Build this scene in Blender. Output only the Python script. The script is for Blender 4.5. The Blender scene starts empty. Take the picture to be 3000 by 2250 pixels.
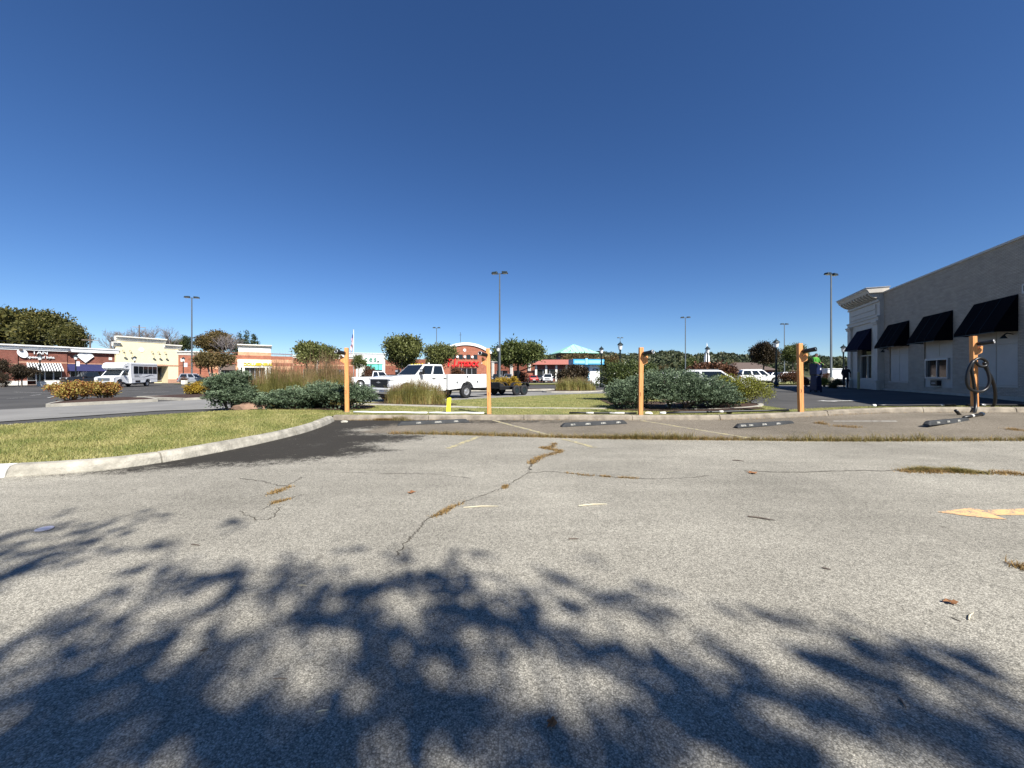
import bpy, bmesh, math, random
import numpy as np
from mathutils import Vector, Matrix
R = math.radians
sc = bpy.context.scene
COL = sc.collection
random.seed(7)

# ------------------------------------------------------------------ camera, sky, sun, exposure
CAMZ = 1.4; F = 1127.0; CX = 1500.0; HY = 1100.0          # wide phone lens, horizon just above mid height
cam = bpy.data.objects.new('camera', bpy.data.cameras.new('camera'))
COL.objects.link(cam)
cam.location = (0, 0, CAMZ); cam.rotation_euler = (R(90), 0, 0)
cam.data.sensor_width = 36.0; cam.data.lens = 36.0 * F / 3000.0
cam.data.shift_y = -25.0 / 3000.0
cam.data.clip_start = 0.05; cam.data.clip_end = 6000
sc.camera = cam
SUN_H = Vector((-0.525, 0.851)); ELEV = R(44.0)           # way the light travels over the ground
w = bpy.data.worlds.new('World'); sc.world = w; w.use_nodes = True
nt = w.node_tree; nt.nodes.clear()
sky = nt.nodes.new('ShaderNodeTexSky'); sky.sky_type = 'NISHITA'; sky.sun_disc = False
sky.sun_elevation = ELEV; sky.sun_rotation = math.atan2(-SUN_H.x, -SUN_H.y)
sky.altitude = 1500; sky.air_density = 1.0; sky.dust_density = 0.1; sky.ozone_density = 6.0
hs = nt.nodes.new('ShaderNodeHueSaturation'); hs.inputs['Hue'].default_value = 0.506; hs.inputs['Saturation'].default_value = 1.13
bg = nt.nodes.new('ShaderNodeBackground'); bg.inputs['Strength'].default_value = 0.069
wo = nt.nodes.new('ShaderNodeOutputWorld')
nt.links.new(sky.outputs[0], hs.inputs['Color']); nt.links.new(hs.outputs[0], bg.inputs['Color'])
nt.links.new(bg.outputs[0], wo.inputs['Surface'])
sl = bpy.data.lights.new('sun', 'SUN'); sl.energy = 5.0; sl.angle = R(0.53); sl.color = (1.0, 0.968, 0.91)
sun = bpy.data.objects.new('sun', sl); COL.objects.link(sun)
LD = Vector((SUN_H.x * math.cos(ELEV), SUN_H.y * math.cos(ELEV), -math.sin(ELEV)))
sun.rotation_euler = LD.to_track_quat('-Z', 'Y').to_euler(); sun.location = (20, -30, 40)
sc.view_settings.view_transform = 'Standard'; sc.view_settings.look = 'None'
sc.view_settings.gamma = 1.0; sc.view_settings.use_curve_mapping = False
sc.view_settings.exposure = 0.82
try:
    sc.cycles.use_denoising = True; sc.cycles.max_bounces = 6
    sc.cycles.transparent_max_bounces = 6
except Exception:
    pass

# ------------------------------------------------------------------ helpers
def at(px, py, Y):
    return Vector(((px - CX) * Y / F, Y, CAMZ - (py - HY) * Y / F))
def gnd(px, py, z=0.0):
    Y = (CAMZ - z) * F / (py - HY)
    return Vector(((px - CX) * Y / F, Y, z))
def ss(a, b, x):
    t = np.clip((np.asarray(x, float) - a) / (b - a), 0, 1); return t * t * (3 - 2 * t)
def gz(x, y):
    r = 0.24 * ss(6, 13, x) * ss(6, 11, y) + 0.18 * ss(13, 24, x) * ss(11, 18, y) * (1 - 0.6 * ss(30, 60, y))
    return float(r) if np.ndim(r) == 0 else r

def tag(o, label=None, cat=None, group=None, kind=None):
    if label: o['label'] = label
    if cat: o['category'] = cat
    if group: o['group'] = group
    if kind: o['kind'] = kind
    return o
def E(name, label, cat, loc, rz=0.0, group=None):
    o = bpy.data.objects.new(name, None); COL.objects.link(o)
    o.location = loc; o.rotation_euler = (0, 0, rz); o.empty_display_size = 0.2
    return tag(o, label, cat, group)
def link(name, me, parent=None, loc=(0, 0, 0), rot=(0, 0, 0), sc_=(1, 1, 1)):
    o = bpy.data.objects.new(name, me); COL.objects.link(o)
    o.location = loc; o.rotation_euler = rot; o.scale = sc_
    if parent: o.parent = parent
    return o
def copy_tree(o, parent=None):
    c = o.copy(); COL.objects.link(c)
    if parent: c.parent = parent
    for ch in list(o.children): copy_tree(ch, c)
    return c

class MB:
    """collects faces for one mesh object"""
    def __init__(s): s.v = []; s.f = []; s.m = []
    def add(s, vs, fs, mi=0):
        b = len(s.v); s.v += [tuple(p) for p in vs]
        for f in fs: s.f.append(tuple(b + i for i in f)); s.m.append(mi)
        return s
    def box(s, x0, x1, y0, y1, z0, z1, mi=0):
        vs = [(x, y, z) for z in (z0, z1) for y in (y0, y1) for x in (x0, x1)]
        return s.hexa(vs, mi)
    def hexa(s, vs, mi=0):      # order: z0(y0x0,y0x1,y1x0,y1x1), z1(...)
        return s.add(vs, [(0, 2, 3, 1), (4, 5, 7, 6), (0, 1, 5, 4), (2, 6, 7, 3), (0, 4, 6, 2), (1, 3, 7, 5)], mi)
    def prism(s, pts, a0, a1, axis='z', mi=0):
        def mk(p, a):
            if axis == 'z': return (p[0], p[1], a)
            if axis == 'y': return (p[0], a, p[1])
            return (a, p[0], p[1])
        n = len(pts); vs = [mk(p, a0) for p in pts] + [mk(p, a1) for p in pts]
        fs = [tuple(range(n))[::-1], tuple(range(n, 2 * n))] + [(i, (i + 1) % n, n + (i + 1) % n, n + i) for i in range(n)]
        return s.add(vs, fs, mi)
    def tube(s, path, r, n=8, mi=0, cap=True):
        path = [Vector(p) for p in path]; k = len(path)
        rs = r if isinstance(r, (list, tuple)) else [r] * k
        vs = []; up = Vector((0, 0, 1)); prev = None
        for i, p in enumerate(path):
            d = (path[min(i + 1, k - 1)] - path[max(i - 1, 0)])
            if d.length < 1e-9: d = Vector((0, 0, 1))
            d.normalize()
            if prev is None:
                a = d.cross(up)
                if a.length < 1e-3: a = d.cross(Vector((1, 0, 0)))
            else:
                a = prev - d * prev.dot(d)
                if a.length < 1e-4: a = d.cross(Vector((1, 0, 0)))
            a.normalize(); prev = a; b = d.cross(a)
            for j in range(n):
                t = 2 * math.pi * j / n
                vs.append(p + (a * math.cos(t) + b * math.sin(t)) * rs[i])
        fs = [(i * n + j, i * n + (j + 1) % n, (i + 1) * n + (j + 1) % n, (i + 1) * n + j) for i in range(k - 1) for j in range(n)]
        if cap: fs += [tuple(range(n))[::-1], tuple(range((k - 1) * n, k * n))]
        return s.add(vs, fs, mi)
    def lathe(s, prof, n=16, axis='z', c=(0, 0, 0), mi=0, cap=True):
        vs = []
        for r, h in prof:
            for j in range(n):
                t = 2 * math.pi * j / n; a, b = r * math.cos(t), r * math.sin(t)
                p = (a, b, h) if axis == 'z' else ((a, h, b) if axis == 'y' else (h, a, b))
                vs.append((p[0] + c[0], p[1] + c[1], p[2] + c[2]))
        k = len(prof)
        fs = [(i * n + j, i * n + (j + 1) % n, (i + 1) * n + (j + 1) % n, (i + 1) * n + j) for i in range(k - 1) for j in range(n)]
        if cap: fs += [tuple(range(n))[::-1], tuple(range((k - 1) * n, k * n))]
        return s.add(vs, fs, mi)
    def mesh(s, name, mats, smooth=False, recalc=True):
        me = bpy.data.meshes.new(name); me.from_pydata(s.v, [], s.f)
        for m in (mats if isinstance(mats, (list, tuple)) else [mats]): me.materials.append(m)
        if len(me.materials) > 1: me.polygons.foreach_set('material_index', s.m)
        if recalc:
            bm = bmesh.new(); bm.from_mesh(me); bmesh.ops.recalc_face_normals(bm, faces=bm.faces); bm.to_mesh(me); bm.free()
        if smooth: me.polygons.foreach_set('use_smooth', [True] * len(me.polygons))
        me.update(); return me
    def build(s, name, mats, parent=None, loc=(0, 0, 0), rot=(0, 0, 0), smooth=False, bevel=0, seg=2):
        o = link(name, s.mesh(name, mats, smooth), parent, loc, rot)
        if bevel:
            b = o.modifiers.new('bevel', 'BEVEL'); b.width = bevel; b.segments = seg; b.limit_method = 'ANGLE'; b.angle_limit = R(32)
        return o

# ------------------------------------------------------------------ materials
def newmat(name):
    m = bpy.data.materials.new(name); m.use_nodes = True
    return m, m.node_tree, m.node_tree.nodes['Principled BSDF']
def nd(nt, t, **kw):
    n = nt.nodes.new(t)
    for k, v in kw.items(): setattr(n, k, v)
    return n
def M(name, col, rough=0.7, var=0.12, scale=4.0, bump=0.0, bscale=40.0, metal=0.0, spec=0.4, coat=0.0, col2=None, det=5):
    m, nt, p = newmat(name); L = nt.links
    p.inputs['Roughness'].default_value = rough; p.inputs['Metallic'].default_value = metal
    p.inputs['Specular IOR Level'].default_value = spec; p.inputs['Coat Weight'].default_value = coat
    tc = nd(nt, 'ShaderNodeTexCoord')
    if var > 0 or col2:
        n = nd(nt, 'ShaderNodeTexNoise'); n.inputs['Scale'].default_value = scale; n.inputs['Detail'].default_value = det
        n.inputs['Roughness'].default_value = 0.62
        L.new(tc.outputs['Object'], n.inputs['Vector'])
        r = nd(nt, 'ShaderNodeValToRGB'); r.color_ramp.elements[0].position = 0.32; r.color_ramp.elements[1].position = 0.68
        a = col2 if col2 else tuple(c * (1 - var) for c in col); b = tuple(min(1, c * (1 + var)) for c in col) if not col2 else col
        r.color_ramp.elements[0].color = (*a[:3], 1); r.color_ramp.elements[1].color = (*b[:3], 1)
        L.new(n.outputs['Fac'], r.inputs['Fac']); L.new(r.outputs['Color'], p.inputs['Base Color'])
    else:
        p.inputs['Base Color'].default_value = (*col, 1)
    if bump > 0:
        n2 = nd(nt, 'ShaderNodeTexNoise'); n2.inputs['Scale'].default_value = bscale; n2.inputs['Detail'].default_value = 4
        L.new(tc.outputs['Object'], n2.inputs['Vector'])
        bp = nd(nt, 'ShaderNodeBump'); bp.inputs['Strength'].default_value = bump; bp.inputs['Distance'].default_value = 0.02
        L.new(n2.outputs['Fac'], bp.inputs['Height']); L.new(bp.outputs['Normal'], p.inputs['Normal'])
    return m
def M_brick(name, c1, c2, mortar, sx=1.0, bw=0.21, bh=0.073, rough=0.85, stripes=None, var=0.3, bump=0.3):
    """brick courses on a vertical wall whose local x runs along it and z up"""
    m, nt, p = newmat(name); L = nt.links
    p.inputs['Roughness'].default_value = rough; p.inputs['Specular IOR Level'].default_value = 0.25
    tc = nd(nt, 'ShaderNodeTexCoord'); sp = nd(nt, 'ShaderNodeSeparateXYZ'); cb = nd(nt, 'ShaderNodeCombineXYZ')
    L.new(tc.outputs['Object'], sp.inputs[0])
    ad = nd(nt, 'ShaderNodeMath', operation='ADD'); L.new(sp.outputs['X'], ad.inputs[0]); L.new(sp.outputs['Y'], ad.inputs[1])
    L.new(ad.outputs[0], cb.inputs['X']); L.new(sp.outputs['Z'], cb.inputs['Y'])
    b = nd(nt, 'ShaderNodeTexBrick'); b.inputs['Scale'].default_value = 1.0
    b.inputs['Brick Width'].default_value = bw; b.inputs['Row Height'].default_value = bh; b.inputs['Mortar Size'].default_value = 0.009
    b.inputs['Color1'].default_value = (*c1, 1); b.inputs['Color2'].default_value = (*c2, 1); b.inputs['Mortar'].default_value = (*mortar, 1)
    b.inputs['Bias'].default_value = 0.0
    L.new(cb.outputs[0], b.inputs['Vector'])
    n = nd(nt, 'ShaderNodeTexNoise'); n.inputs['Scale'].default_value = 1.3; n.inputs['Detail'].default_value = 8; n.inputs['Roughness'].default_value = 0.7
    L.new(tc.outputs['Object'], n.inputs['Vector'])
    mr = nd(nt, 'ShaderNodeMapRange'); mr.inputs['To Min'].default_value = 1 - var; mr.inputs['To Max'].default_value = 1 + var
    mr.inputs['From Min'].default_value = 0.3; mr.inputs['From Max'].default_value = 0.7
    L.new(n.outputs['Fac'], mr.inputs['Value'])
    mx = nd(nt, 'ShaderNodeMix', data_type='RGBA', blend_type='MULTIPLY'); mx.inputs['Factor'].default_value = 1.0
    L.new(b.outputs['Color'], mx.inputs['A']); L.new(mr.outputs[0], mx.inputs['B'])
    L.new(mx.outputs['Result'], p.inputs['Base Color'])
    bp = nd(nt, 'ShaderNodeBump'); bp.inputs['Strength'].default_value = bump; bp.inputs['Distance'].default_value = 0.012; bp.invert = True
    L.new(b.outputs['Fac'], bp.inputs['Height']); L.new(bp.outputs['Normal'], p.inputs['Normal'])
    if stripes:      # uneven hand-laid courses under the paint
        mp = nd(nt, 'ShaderNodeMapping'); mp.inputs['Scale'].default_value = (1.6, 9.0, 1); L.new(cb.outputs[0], mp.inputs['Vector'])
        n3 = nd(nt, 'ShaderNodeTexNoise'); n3.inputs['Scale'].default_value = 1.0; n3.inputs['Detail'].default_value = 6; n3.inputs['Roughness'].default_value = 0.65; L.new(mp.outputs[0], n3.inputs['Vector'])
        m3 = nd(nt, 'ShaderNodeMapRange'); m3.inputs['From Min'].default_value = 0.32; m3.inputs['From Max'].default_value = 0.68; m3.inputs['To Min'].default_value = 1 - stripes; m3.inputs['To Max'].default_value = 1 + stripes * .6
        L.new(n3.outputs['Fac'], m3.inputs['Value'])
        q3 = nd(nt, 'ShaderNodeMix', data_type='RGBA', blend_type='MULTIPLY'); q3.inputs['Factor'].default_value = 1.0
        L.new(mx.outputs['Result'], q3.inputs['A']); L.new(m3.outputs[0], q3.inputs['B']); L.new(q3.outputs['Result'], p.inputs['Base Color'])
        b3 = nd(nt, 'ShaderNodeBump'); b3.inputs['Strength'].default_value = 0.7; b3.inputs['Distance'].default_value = 0.03; L.new(n3.outputs['Fac'], b3.inputs['Height']); L.new(bp.outputs['Normal'], b3.inputs['Normal']); L.new(b3.outputs['Normal'], p.inputs['Normal'])
    return m
def M_leaf(name, cols, trans=0.25, rough=0.55):
    m, nt, p = newmat(name); L = nt.links
    p.inputs['Roughness'].default_value = rough; p.inputs['Specular IOR Level'].default_value = 0.3
    a = nd(nt, 'ShaderNodeAttribute', attribute_name='rnd')
    r = nd(nt, 'ShaderNodeValToRGB'); cr = r.color_ramp
    while len(cr.elements) < len(cols): cr.elements.new(0.5)
    for i, c in enumerate(cols): cr.elements[i].position = i / (len(cols) - 1); cr.elements[i].color = (*c, 1)
    L.new(a.outputs['Fac'], r.inputs['Fac']); L.new(r.outputs['Color'], p.inputs['Base Color'])
    t = nd(nt, 'ShaderNodeBsdfTranslucent'); L.new(r.outputs['Color'], t.inputs['Color'])
    mx = nd(nt, 'ShaderNodeMixShader'); mx.inputs[0].default_value = trans
    L.new(p.outputs[0], mx.inputs[1]); L.new(t.outputs[0], mx.inputs[2])
    L.new(mx.outputs[0], nt.nodes['Material Output'].inputs['Surface'])
    return m

def M_glass(name, col=(0.012, 0.016, 0.02), rough=0.04, spec=0.6):
    m, nt, p = newmat(name); p.inputs['Base Color'].default_value = (*col, 1)
    p.inputs['Roughness'].default_value = rough; p.inputs['Specular IOR Level'].default_value = spec
    return m

MT = {}
MT['concrete'] = M('concrete', (0.46, 0.43, 0.36), 0.9, 0.22, 2.2, 0.35, 60, col2=(0.30, 0.28, 0.235), det=9)
MT['kerb'] = M('kerb_concrete', (0.47, 0.435, 0.36), 0.92, 0.2, 4.5, 0.8, 35, col2=(0.21, 0.195, 0.16), det=12)
MT['kerb_brown'] = M('kerb_stained', (0.36, 0.31, 0.24), 0.92, 0.2, 3.0, 0.5, 45, col2=(0.16, 0.135, 0.105), det=10)
MT['white_paint'] = M('white_paint', (0.80, 0.80, 0.78), 0.55, 0.05, 3)
MT['worn_white'] = M('worn_white_paint', (0.72, 0.71, 0.66), 0.8, 0, 8, col2=(0.48, 0.46, 0.42))
MT['cream'] = M('cream_trim', (0.76, 0.73, 0.64), 0.8, 0.06, 2)
MT['yellow_stucco'] = M('yellow_stucco', (0.78, 0.67, 0.42), 0.9, 0.05, 1.2, 0.15, 30)
MT['brick'] = M_brick('red_brown_brick', (0.22, 0.066, 0.046), (0.16, 0.05, 0.036), (0.22, 0.12, 0.09))
MT['brick_orange'] = M_brick('orange_brick', (0.36, 0.11, 0.06), (0.29, 0.085, 0.048), (0.34, 0.19, 0.13))
MT['brick_tan'] = M_brick('tan_brick', (0.62, 0.33, 0.19), (0.56, 0.29, 0.16), (0.55, 0.34, 0.22))
MT['stone'] = M('stone_band', (0.46, 0.26, 0.17), 0.9, 0.15, 3)
MT['wall_paint'] = M_brick('painted_brick', (0.48, 0.41, 0.325), (0.44, 0.372, 0.295), (0.33, 0.28, 0.222), bw=0.2, bh=0.068, rough=0.85, var=0.10, bump=0.9, stripes=0.16)
MT['trim_paint'] = M('pale_trim_paint', (0.52, 0.475, 0.405), 0.6, 0.06, 3)
MT['board'] = M('pale_boarding', (0.50, 0.455, 0.395), 0.7, 0.05, 2)
MT['navy'] = M('navy_canvas', (0.008, 0.008, 0.022), 0.95, 0.15, 3, spec=.08)
MT['black_canvas'] = M('black_canvas', (0.004, 0.004, 0.006), 0.95, 0.2, 3, spec=.05)
MT['teal'] = M('teal_canvas', (0.10, 0.50, 0.40), 0.8, 0.1, 2)
MT['glass'] = M_glass('dark_glass'); MT['glass_soft'] = M_glass('storefront_glass', (0.02, 0.02, 0.02), 0.08, 0.45)
MT['black'] = M('black_rubber', (0.018, 0.018, 0.02), 0.75, 0.25, 8, 0.15, 60)
MT['rubber'] = M('stop_rubber', (0.030, 0.032, 0.034), 0.7, 0.3, 6, 0.2, 50)
MT['plastic'] = M('black_plastic', (0.012, 0.012, 0.013), 0.38, 0.1, 5)
MT['metal_dark'] = M('dark_green_metal', (0.018, 0.028, 0.030), 0.45, 0.1, 4, metal=0.2)
MT['pole'] = M('grey_blue_pole', (0.085, 0.10, 0.11), 0.5, 0.12, 2, metal=0.3)
MT['alu'] = M('aluminium', (0.42, 0.42, 0.42), 0.4, 0.06, 3, metal=0.5)
MT['chrome'] = M('chrome', (0.55, 0.56, 0.58), 0.18, 0, 3, metal=0.95)
MT['steel'] = M('steel_rim', (0.42, 0.42, 0.42), 0.35, 0.1, 6, metal=0.6)
MT['car_white'] = M('white_car_paint', (0.78, 0.78, 0.77), 0.3, 0.02, 2, coat=0.6)
MT['car_dark'] = M('dark_car_paint', (0.016, 0.018, 0.022), 0.28, 0.1, 2, coat=0.6)
MT['car_blue'] = M('blue_grey_car_paint', (0.03, 0.045, 0.065), 0.28, 0.1, 2, coat=0.6)
MT['car_silver'] = M('silver_car_paint', (0.30, 0.32, 0.36), 0.3, 0.05, 2, coat=0.5, metal=0.3)
MT['car_red'] = M('red_car_paint', (0.42, 0.035, 0.025), 0.3, 0.05, 2, coat=0.6)
MT['lamp_red'] = M('red_lens', (0.35, 0.01, 0.01), 0.2, 0, 2)
MT['lamp_clear'] = M('clear_lens', (0.55, 0.56, 0.58), 0.12, 0, 2)
MT['lamp_glass'] = M('frosted_lamp_glass', (0.78, 0.78, 0.74), 0.35, 0, 2)
MT['yellow_paint'] = M('yellow_paint', (0.75, 0.58, 0.05), 0.6, 0.12, 6)
MT['red_sign'] = M('red_sign_face', (0.62, 0.018, 0.018), 0.4, 0.04, 3)
MT['green_sign'] = M('green_letter', (0.10, 0.30, 0.22), 0.5, 0.05, 3)
MT['yellow_sign'] = M('yellow_letter', (0.80, 0.62, 0.03), 0.5, 0.05, 3)
MT['blue_fascia'] = M('sky_blue_fascia', (0.06, 0.36, 0.62), 0.4, 0.06, 3)
MT['pale_blue'] = M('pale_blue_panel', (0.30, 0.58, 0.74), 0.4, 0.04, 3)
MT['roof_red'] = M('red_tile_roof', (0.38, 0.14, 0.105), 0.85, 0.2, 6)
MT['roof_green'] = M('pale_green_metal_roof', (0.33, 0.66, 0.50), 0.5, 0.05, 2)
MT['roof_brown'] = M('brown_shingle', (0.11, 0.08, 0.065), 0.9, 0.2, 6)
MT['mulch'] = M('brown_mulch', (0.075, 0.038, 0.025), 0.95, 0, 14, 0.8, 30, col2=(0.028, 0.016, 0.012), det=8)
MT['bark'] = M('bark', (0.13, 0.105, 0.085), 0.95, 0.3, 9, 0.5, 25)
MT['bark_pale'] = M('pale_bark', (0.26, 0.21, 0.17), 0.9, 0.25, 9, 0.3, 25)
MT['twig'] = M('bare_twig', (0.20, 0.175, 0.165), 0.95, 0.2, 5)
MT['rock'] = M('brown_rock', (0.24, 0.15, 0.10), 0.95, 0.3, 4, 0.6, 12)
MT['lotfar'] = M('dark_sealed_asphalt', (0.098, 0.094, 0.088), 0.95, 0, 0.35, 0.3, 50, col2=(0.056, 0.054, 0.052), det=10, spec=.15)
MT['aisle'] = M('worn_grey_asphalt', (0.26, 0.25, 0.23), 0.95, 0, 0.5, 0.3, 50, col2=(0.18, 0.174, 0.162), det=10, spec=.2)
MT['skin'] = M('skin', (0.30, 0.17, 0.12), 0.6, 0.05, 6)
MT['hair'] = M('dark_hair', (0.01, 0.008, 0.007), 0.7, 0.1, 6)
MT['lime'] = M('lime_shirt', (0.06, 0.27, 0.03), 0.8, 0.06, 5)
MT['dark_cloth'] = M('dark_cloth', (0.012, 0.013, 0.018), 0.9, 0.15, 6)
MT['blue_lift'] = M('blue_enamel', (0.004, 0.012, 0.05), 0.5, 0.1, 3)
MT['paper'] = M('pale_paper', (0.66, 0.66, 0.70), 0.6, 0.05, 6)

def wood_mat():
    m, nt, p = newmat('orange_stained_wood'); L = nt.links
    p.inputs['Roughness'].default_value = 0.65
    tc = nd(nt, 'ShaderNodeTexCoord'); mp = nd(nt, 'ShaderNodeMapping'); mp.inputs['Scale'].default_value = (26, 26, 1.2)
    L.new(tc.outputs['Object'], mp.inputs['Vector'])
    n = nd(nt, 'ShaderNodeTexNoise'); n.inputs['Scale'].default_value = 2.0; n.inputs['Detail'].default_value = 7; n.inputs['Distortion'].default_value = 0.8
    L.new(mp.outputs[0], n.inputs['Vector'])
    r = nd(nt, 'ShaderNodeValToRGB'); e = r.color_ramp.elements
    e[0].position = 0.3; e[0].color = (0.50, 0.19, 0.055, 1); e[1].position = 0.65; e[1].color = (0.78, 0.36, 0.125, 1)
    L.new(n.outputs['Fac'], r.inputs['Fac']); L.new(r.outputs['Color'], p.inputs['Base Color'])
    bp = nd(nt, 'ShaderNodeBump'); bp.inputs['Strength'].default_value = 0.25; bp.inputs['Distance'].default_value = 0.004
    L.new(n.outputs['Fac'], bp.inputs['Height']); L.new(bp.outputs['Normal'], p.inputs['Normal'])
    return m
MT['wood'] = wood_mat()

def asphalt_mat():
    """weathered asphalt: exposed pale aggregate, blotches, a dark sealed patch and a browner far strip (attributes)"""
    m, nt, p = newmat('weathered_asphalt'); L = nt.links
    p.inputs['Roughness'].default_value = 0.95; p.inputs['Specular IOR Level'].default_value = 0.08
    tc = nd(nt, 'ShaderNodeTexCoord'); V = tc.outputs['Object']
    def noise(s, d=4, r=0.55):
        n = nd(nt, 'ShaderNodeTexNoise'); n.inputs['Scale'].default_value = s; n.inputs['Detail'].default_value = d; n.inputs['Roughness'].default_value = r
        L.new(V, n.inputs['Vector']); return n.outputs['Fac']
    def mr(x, a, b, c, d):
        q = nd(nt, 'ShaderNodeMapRange'); q.inputs['From Min'].default_value = a; q.inputs['From Max'].default_value = b
        q.inputs['To Min'].default_value = c; q.inputs['To Max'].default_value = d; L.new(x, q.inputs['Value']); return q.outputs[0]
    def ma(op, a, b):
        q = nd(nt, 'ShaderNodeMath', operation=op)
        for i, x in enumerate((a, b)):
            if isinstance(x, (int, float)): q.inputs[i].default_value = x
            else: L.new(x, q.inputs[i])
        return q.outputs[0]
    def mixc(f, a, b):
        q = nd(nt, 'ShaderNodeMix', data_type='RGBA')
        L.new(f, q.inputs['Factor'])
        for k, x in (('A', a), ('B', b)):
            if isinstance(x, tuple): q.inputs[k].default_value = (*x, 1)
            else: L.new(x, q.inputs[k])
        return q.outputs['Result']
    vo = nd(nt, 'ShaderNodeTexVoronoi'); vo.inputs['Scale'].default_value = 140; L.new(V, vo.inputs['Vector'])
    sp = nd(nt, 'ShaderNodeSeparateColor'); L.new(vo.outputs['Color'], sp.inputs[0])
    vo2 = nd(nt, 'ShaderNodeTexVoronoi'); vo2.inputs['Scale'].default_value = 60; L.new(V, vo2.inputs['Vector'])
    sp2 = nd(nt, 'ShaderNodeSeparateColor'); L.new(vo2.outputs['Color'], sp2.inputs[0])
    stone = ma('ADD', ma('MULTIPLY', sp.outputs[0], 0.7), ma('MULTIPLY', sp2.outputs[1], 0.3))
    stone = ma('MULTIPLY', mr(stone, 0.1, 0.9, 0.55, 1.42), mr(vo.outputs['Distance'], 0.25, 0.75, 1.06, 0.55))
    fine = mr(noise(170, 2), 0.3, 0.7, 0.84, 1.16)
    mid = mr(noise(11, 6, 0.65), 0.3, 0.7, 0.95, 1.05)
    big = mr(noise(0.33, 6, 0.62), 0.32, 0.68, 0.72, 1.14)
    mp = nd(nt, 'ShaderNodeMapping'); mp.inputs['Scale'].default_value = (0.35, 2.4, 1); mp.inputs['Rotation'].default_value = (0, 0, 0.12); L.new(V, mp.inputs['Vector'])
    n = nd(nt, 'ShaderNodeTexNoise'); n.inputs['Scale'].default_value = 1.6; n.inputs['Detail'].default_value = 6; L.new(mp.outputs[0], n.inputs['Vector'])
    streak = mr(n.outputs['Fac'], 0.3, 0.7, 0.93, 1.07)
    val = ma('MULTIPLY', ma('MULTIPLY', ma('MULTIPLY', stone, fine), ma('MULTIPLY', mid, big)), streak)
    def scale_col(v, c):
        q = nd(nt, 'ShaderNodeMix', data_type='RGBA', blend_type='MULTIPLY'); q.inputs['Factor'].default_value = 1
        q.inputs['A'].default_value = (*c, 1); L.new(v, q.inputs['B']); return q.outputs['Result']
    light = scale_col(val, (0.382, 0.355, 0.293)); brown = scale_col(val, (0.258, 0.222, 0.172))
    dk = scale_col(mr(val, 0.4, 1.6, 0.75, 1.35), (0.046, 0.042, 0.036))
    a1 = nd(nt, 'ShaderNodeAttribute', attribute_name='strip'); a2 = nd(nt, 'ShaderNodeAttribute', attribute_name='seal')
    c = mixc(mr(ma('ADD', a1.outputs['Fac'], mr(noise(2.2, 5), 0.3, 0.7, -0.22, 0.22)), 0.35, 0.65, 0, 1), light, brown)
    c = mixc(mr(ma('ADD', a2.outputs['Fac'], ma('ADD', mr(noise(2.4, 8, 0.78), 0.3, 0.7, -0.36, 0.36), ma('ADD', mr(noise(16, 5, .7), 0.3, 0.7, -0.2, 0.2), mr(sp.outputs[2], 0, 1, -0.2, 0.2)))), 0.40, 0.66, 0, 1), c, dk)
    # thin dark stains and hairline cracks
    st = mr(noise(1.1, 8, 0.7), 0.62, 0.72, 0, 0.35)
    c = mixc(st, c, (0.10, 0.095, 0.085))
    # pale scuffs dragged across the lot, and dark oil drips
    mp2 = nd(nt, 'ShaderNodeMapping'); mp2.inputs['Scale'].default_value = (0.7, 5.5, 1); mp2.inputs['Rotation'].default_value = (0, 0, -0.35); L.new(V, mp2.inputs['Vector'])
    n5 = nd(nt, 'ShaderNodeTexNoise'); n5.inputs['Scale'].default_value = 1.3; n5.inputs['Detail'].default_value = 9; n5.inputs['Roughness'].default_value = 0.72; L.new(mp2.outputs[0], n5.inputs['Vector'])
    c = mixc(mr(n5.outputs['Fac'], 0.66, 0.76, 0, 0.55), c, (0.46, 0.44, 0.38))
    c = mixc(mr(noise(2.9, 3, .5), 0.70, 0.76, 0, 0.45), c, (0.07, 0.062, 0.05))
    L.new(c, p.inputs['Base Color'])
    bp = nd(nt, 'ShaderNodeBump'); bp.inputs['Strength'].default_value = 0.4; bp.inputs['Distance'].default_value = 0.005
    hh = ma('SUBTRACT', ma('MULTIPLY', noise(60, 3), 0.6), vo.outputs['Distance'])
    L.new(hh, bp.inputs['Height']); L.new(bp.outputs['Normal'], p.inputs['Normal'])
    return m
MT['asphalt'] = asphalt_mat()
def paint_mat(name, col, wear=0.5):
    """worn road paint: patches of the asphalt colour where it has rubbed off"""
    m, nt, p = newmat(name); L = nt.links; p.inputs['Roughness'].default_value = 0.85
    tc = nd(nt, 'ShaderNodeTexCoord'); n = nd(nt, 'ShaderNodeTexNoise'); n.inputs['Scale'].default_value = 9; n.inputs['Detail'].default_value = 9; n.inputs['Roughness'].default_value = 0.75
    L.new(tc.outputs['Object'], n.inputs['Vector'])
    vo = nd(nt, 'ShaderNodeTexVoronoi'); vo.inputs['Scale'].default_value = 70; L.new(tc.outputs['Object'], vo.inputs['Vector'])
    sm = nd(nt, 'ShaderNodeMath', operation='ADD'); L.new(n.outputs['Fac'], sm.inputs[0])
    mm = nd(nt, 'ShaderNodeMath', operation='MULTIPLY'); mm.inputs[1].default_value = 0.25; L.new(vo.outputs['Distance'], mm.inputs[0]); L.new(mm.outputs[0], sm.inputs[1])
    r = nd(nt, 'ShaderNodeValToRGB'); e = r.color_ramp.elements
    e[0].position = 0.72 - wear * 0.3; e[0].color = (*col, 1); e[1].position = 0.84 - wear * 0.3; e[1].color = (0.22, 0.2, 0.17, 1)
    L.new(sm.outputs[0], r.inputs['Fac']); L.new(r.outputs['Color'], p.inputs['Base Color'])
    return m
MT['line_yellow'] = paint_mat('worn_yellow_line', (0.52, 0.44, 0.21), 0.55)
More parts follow.
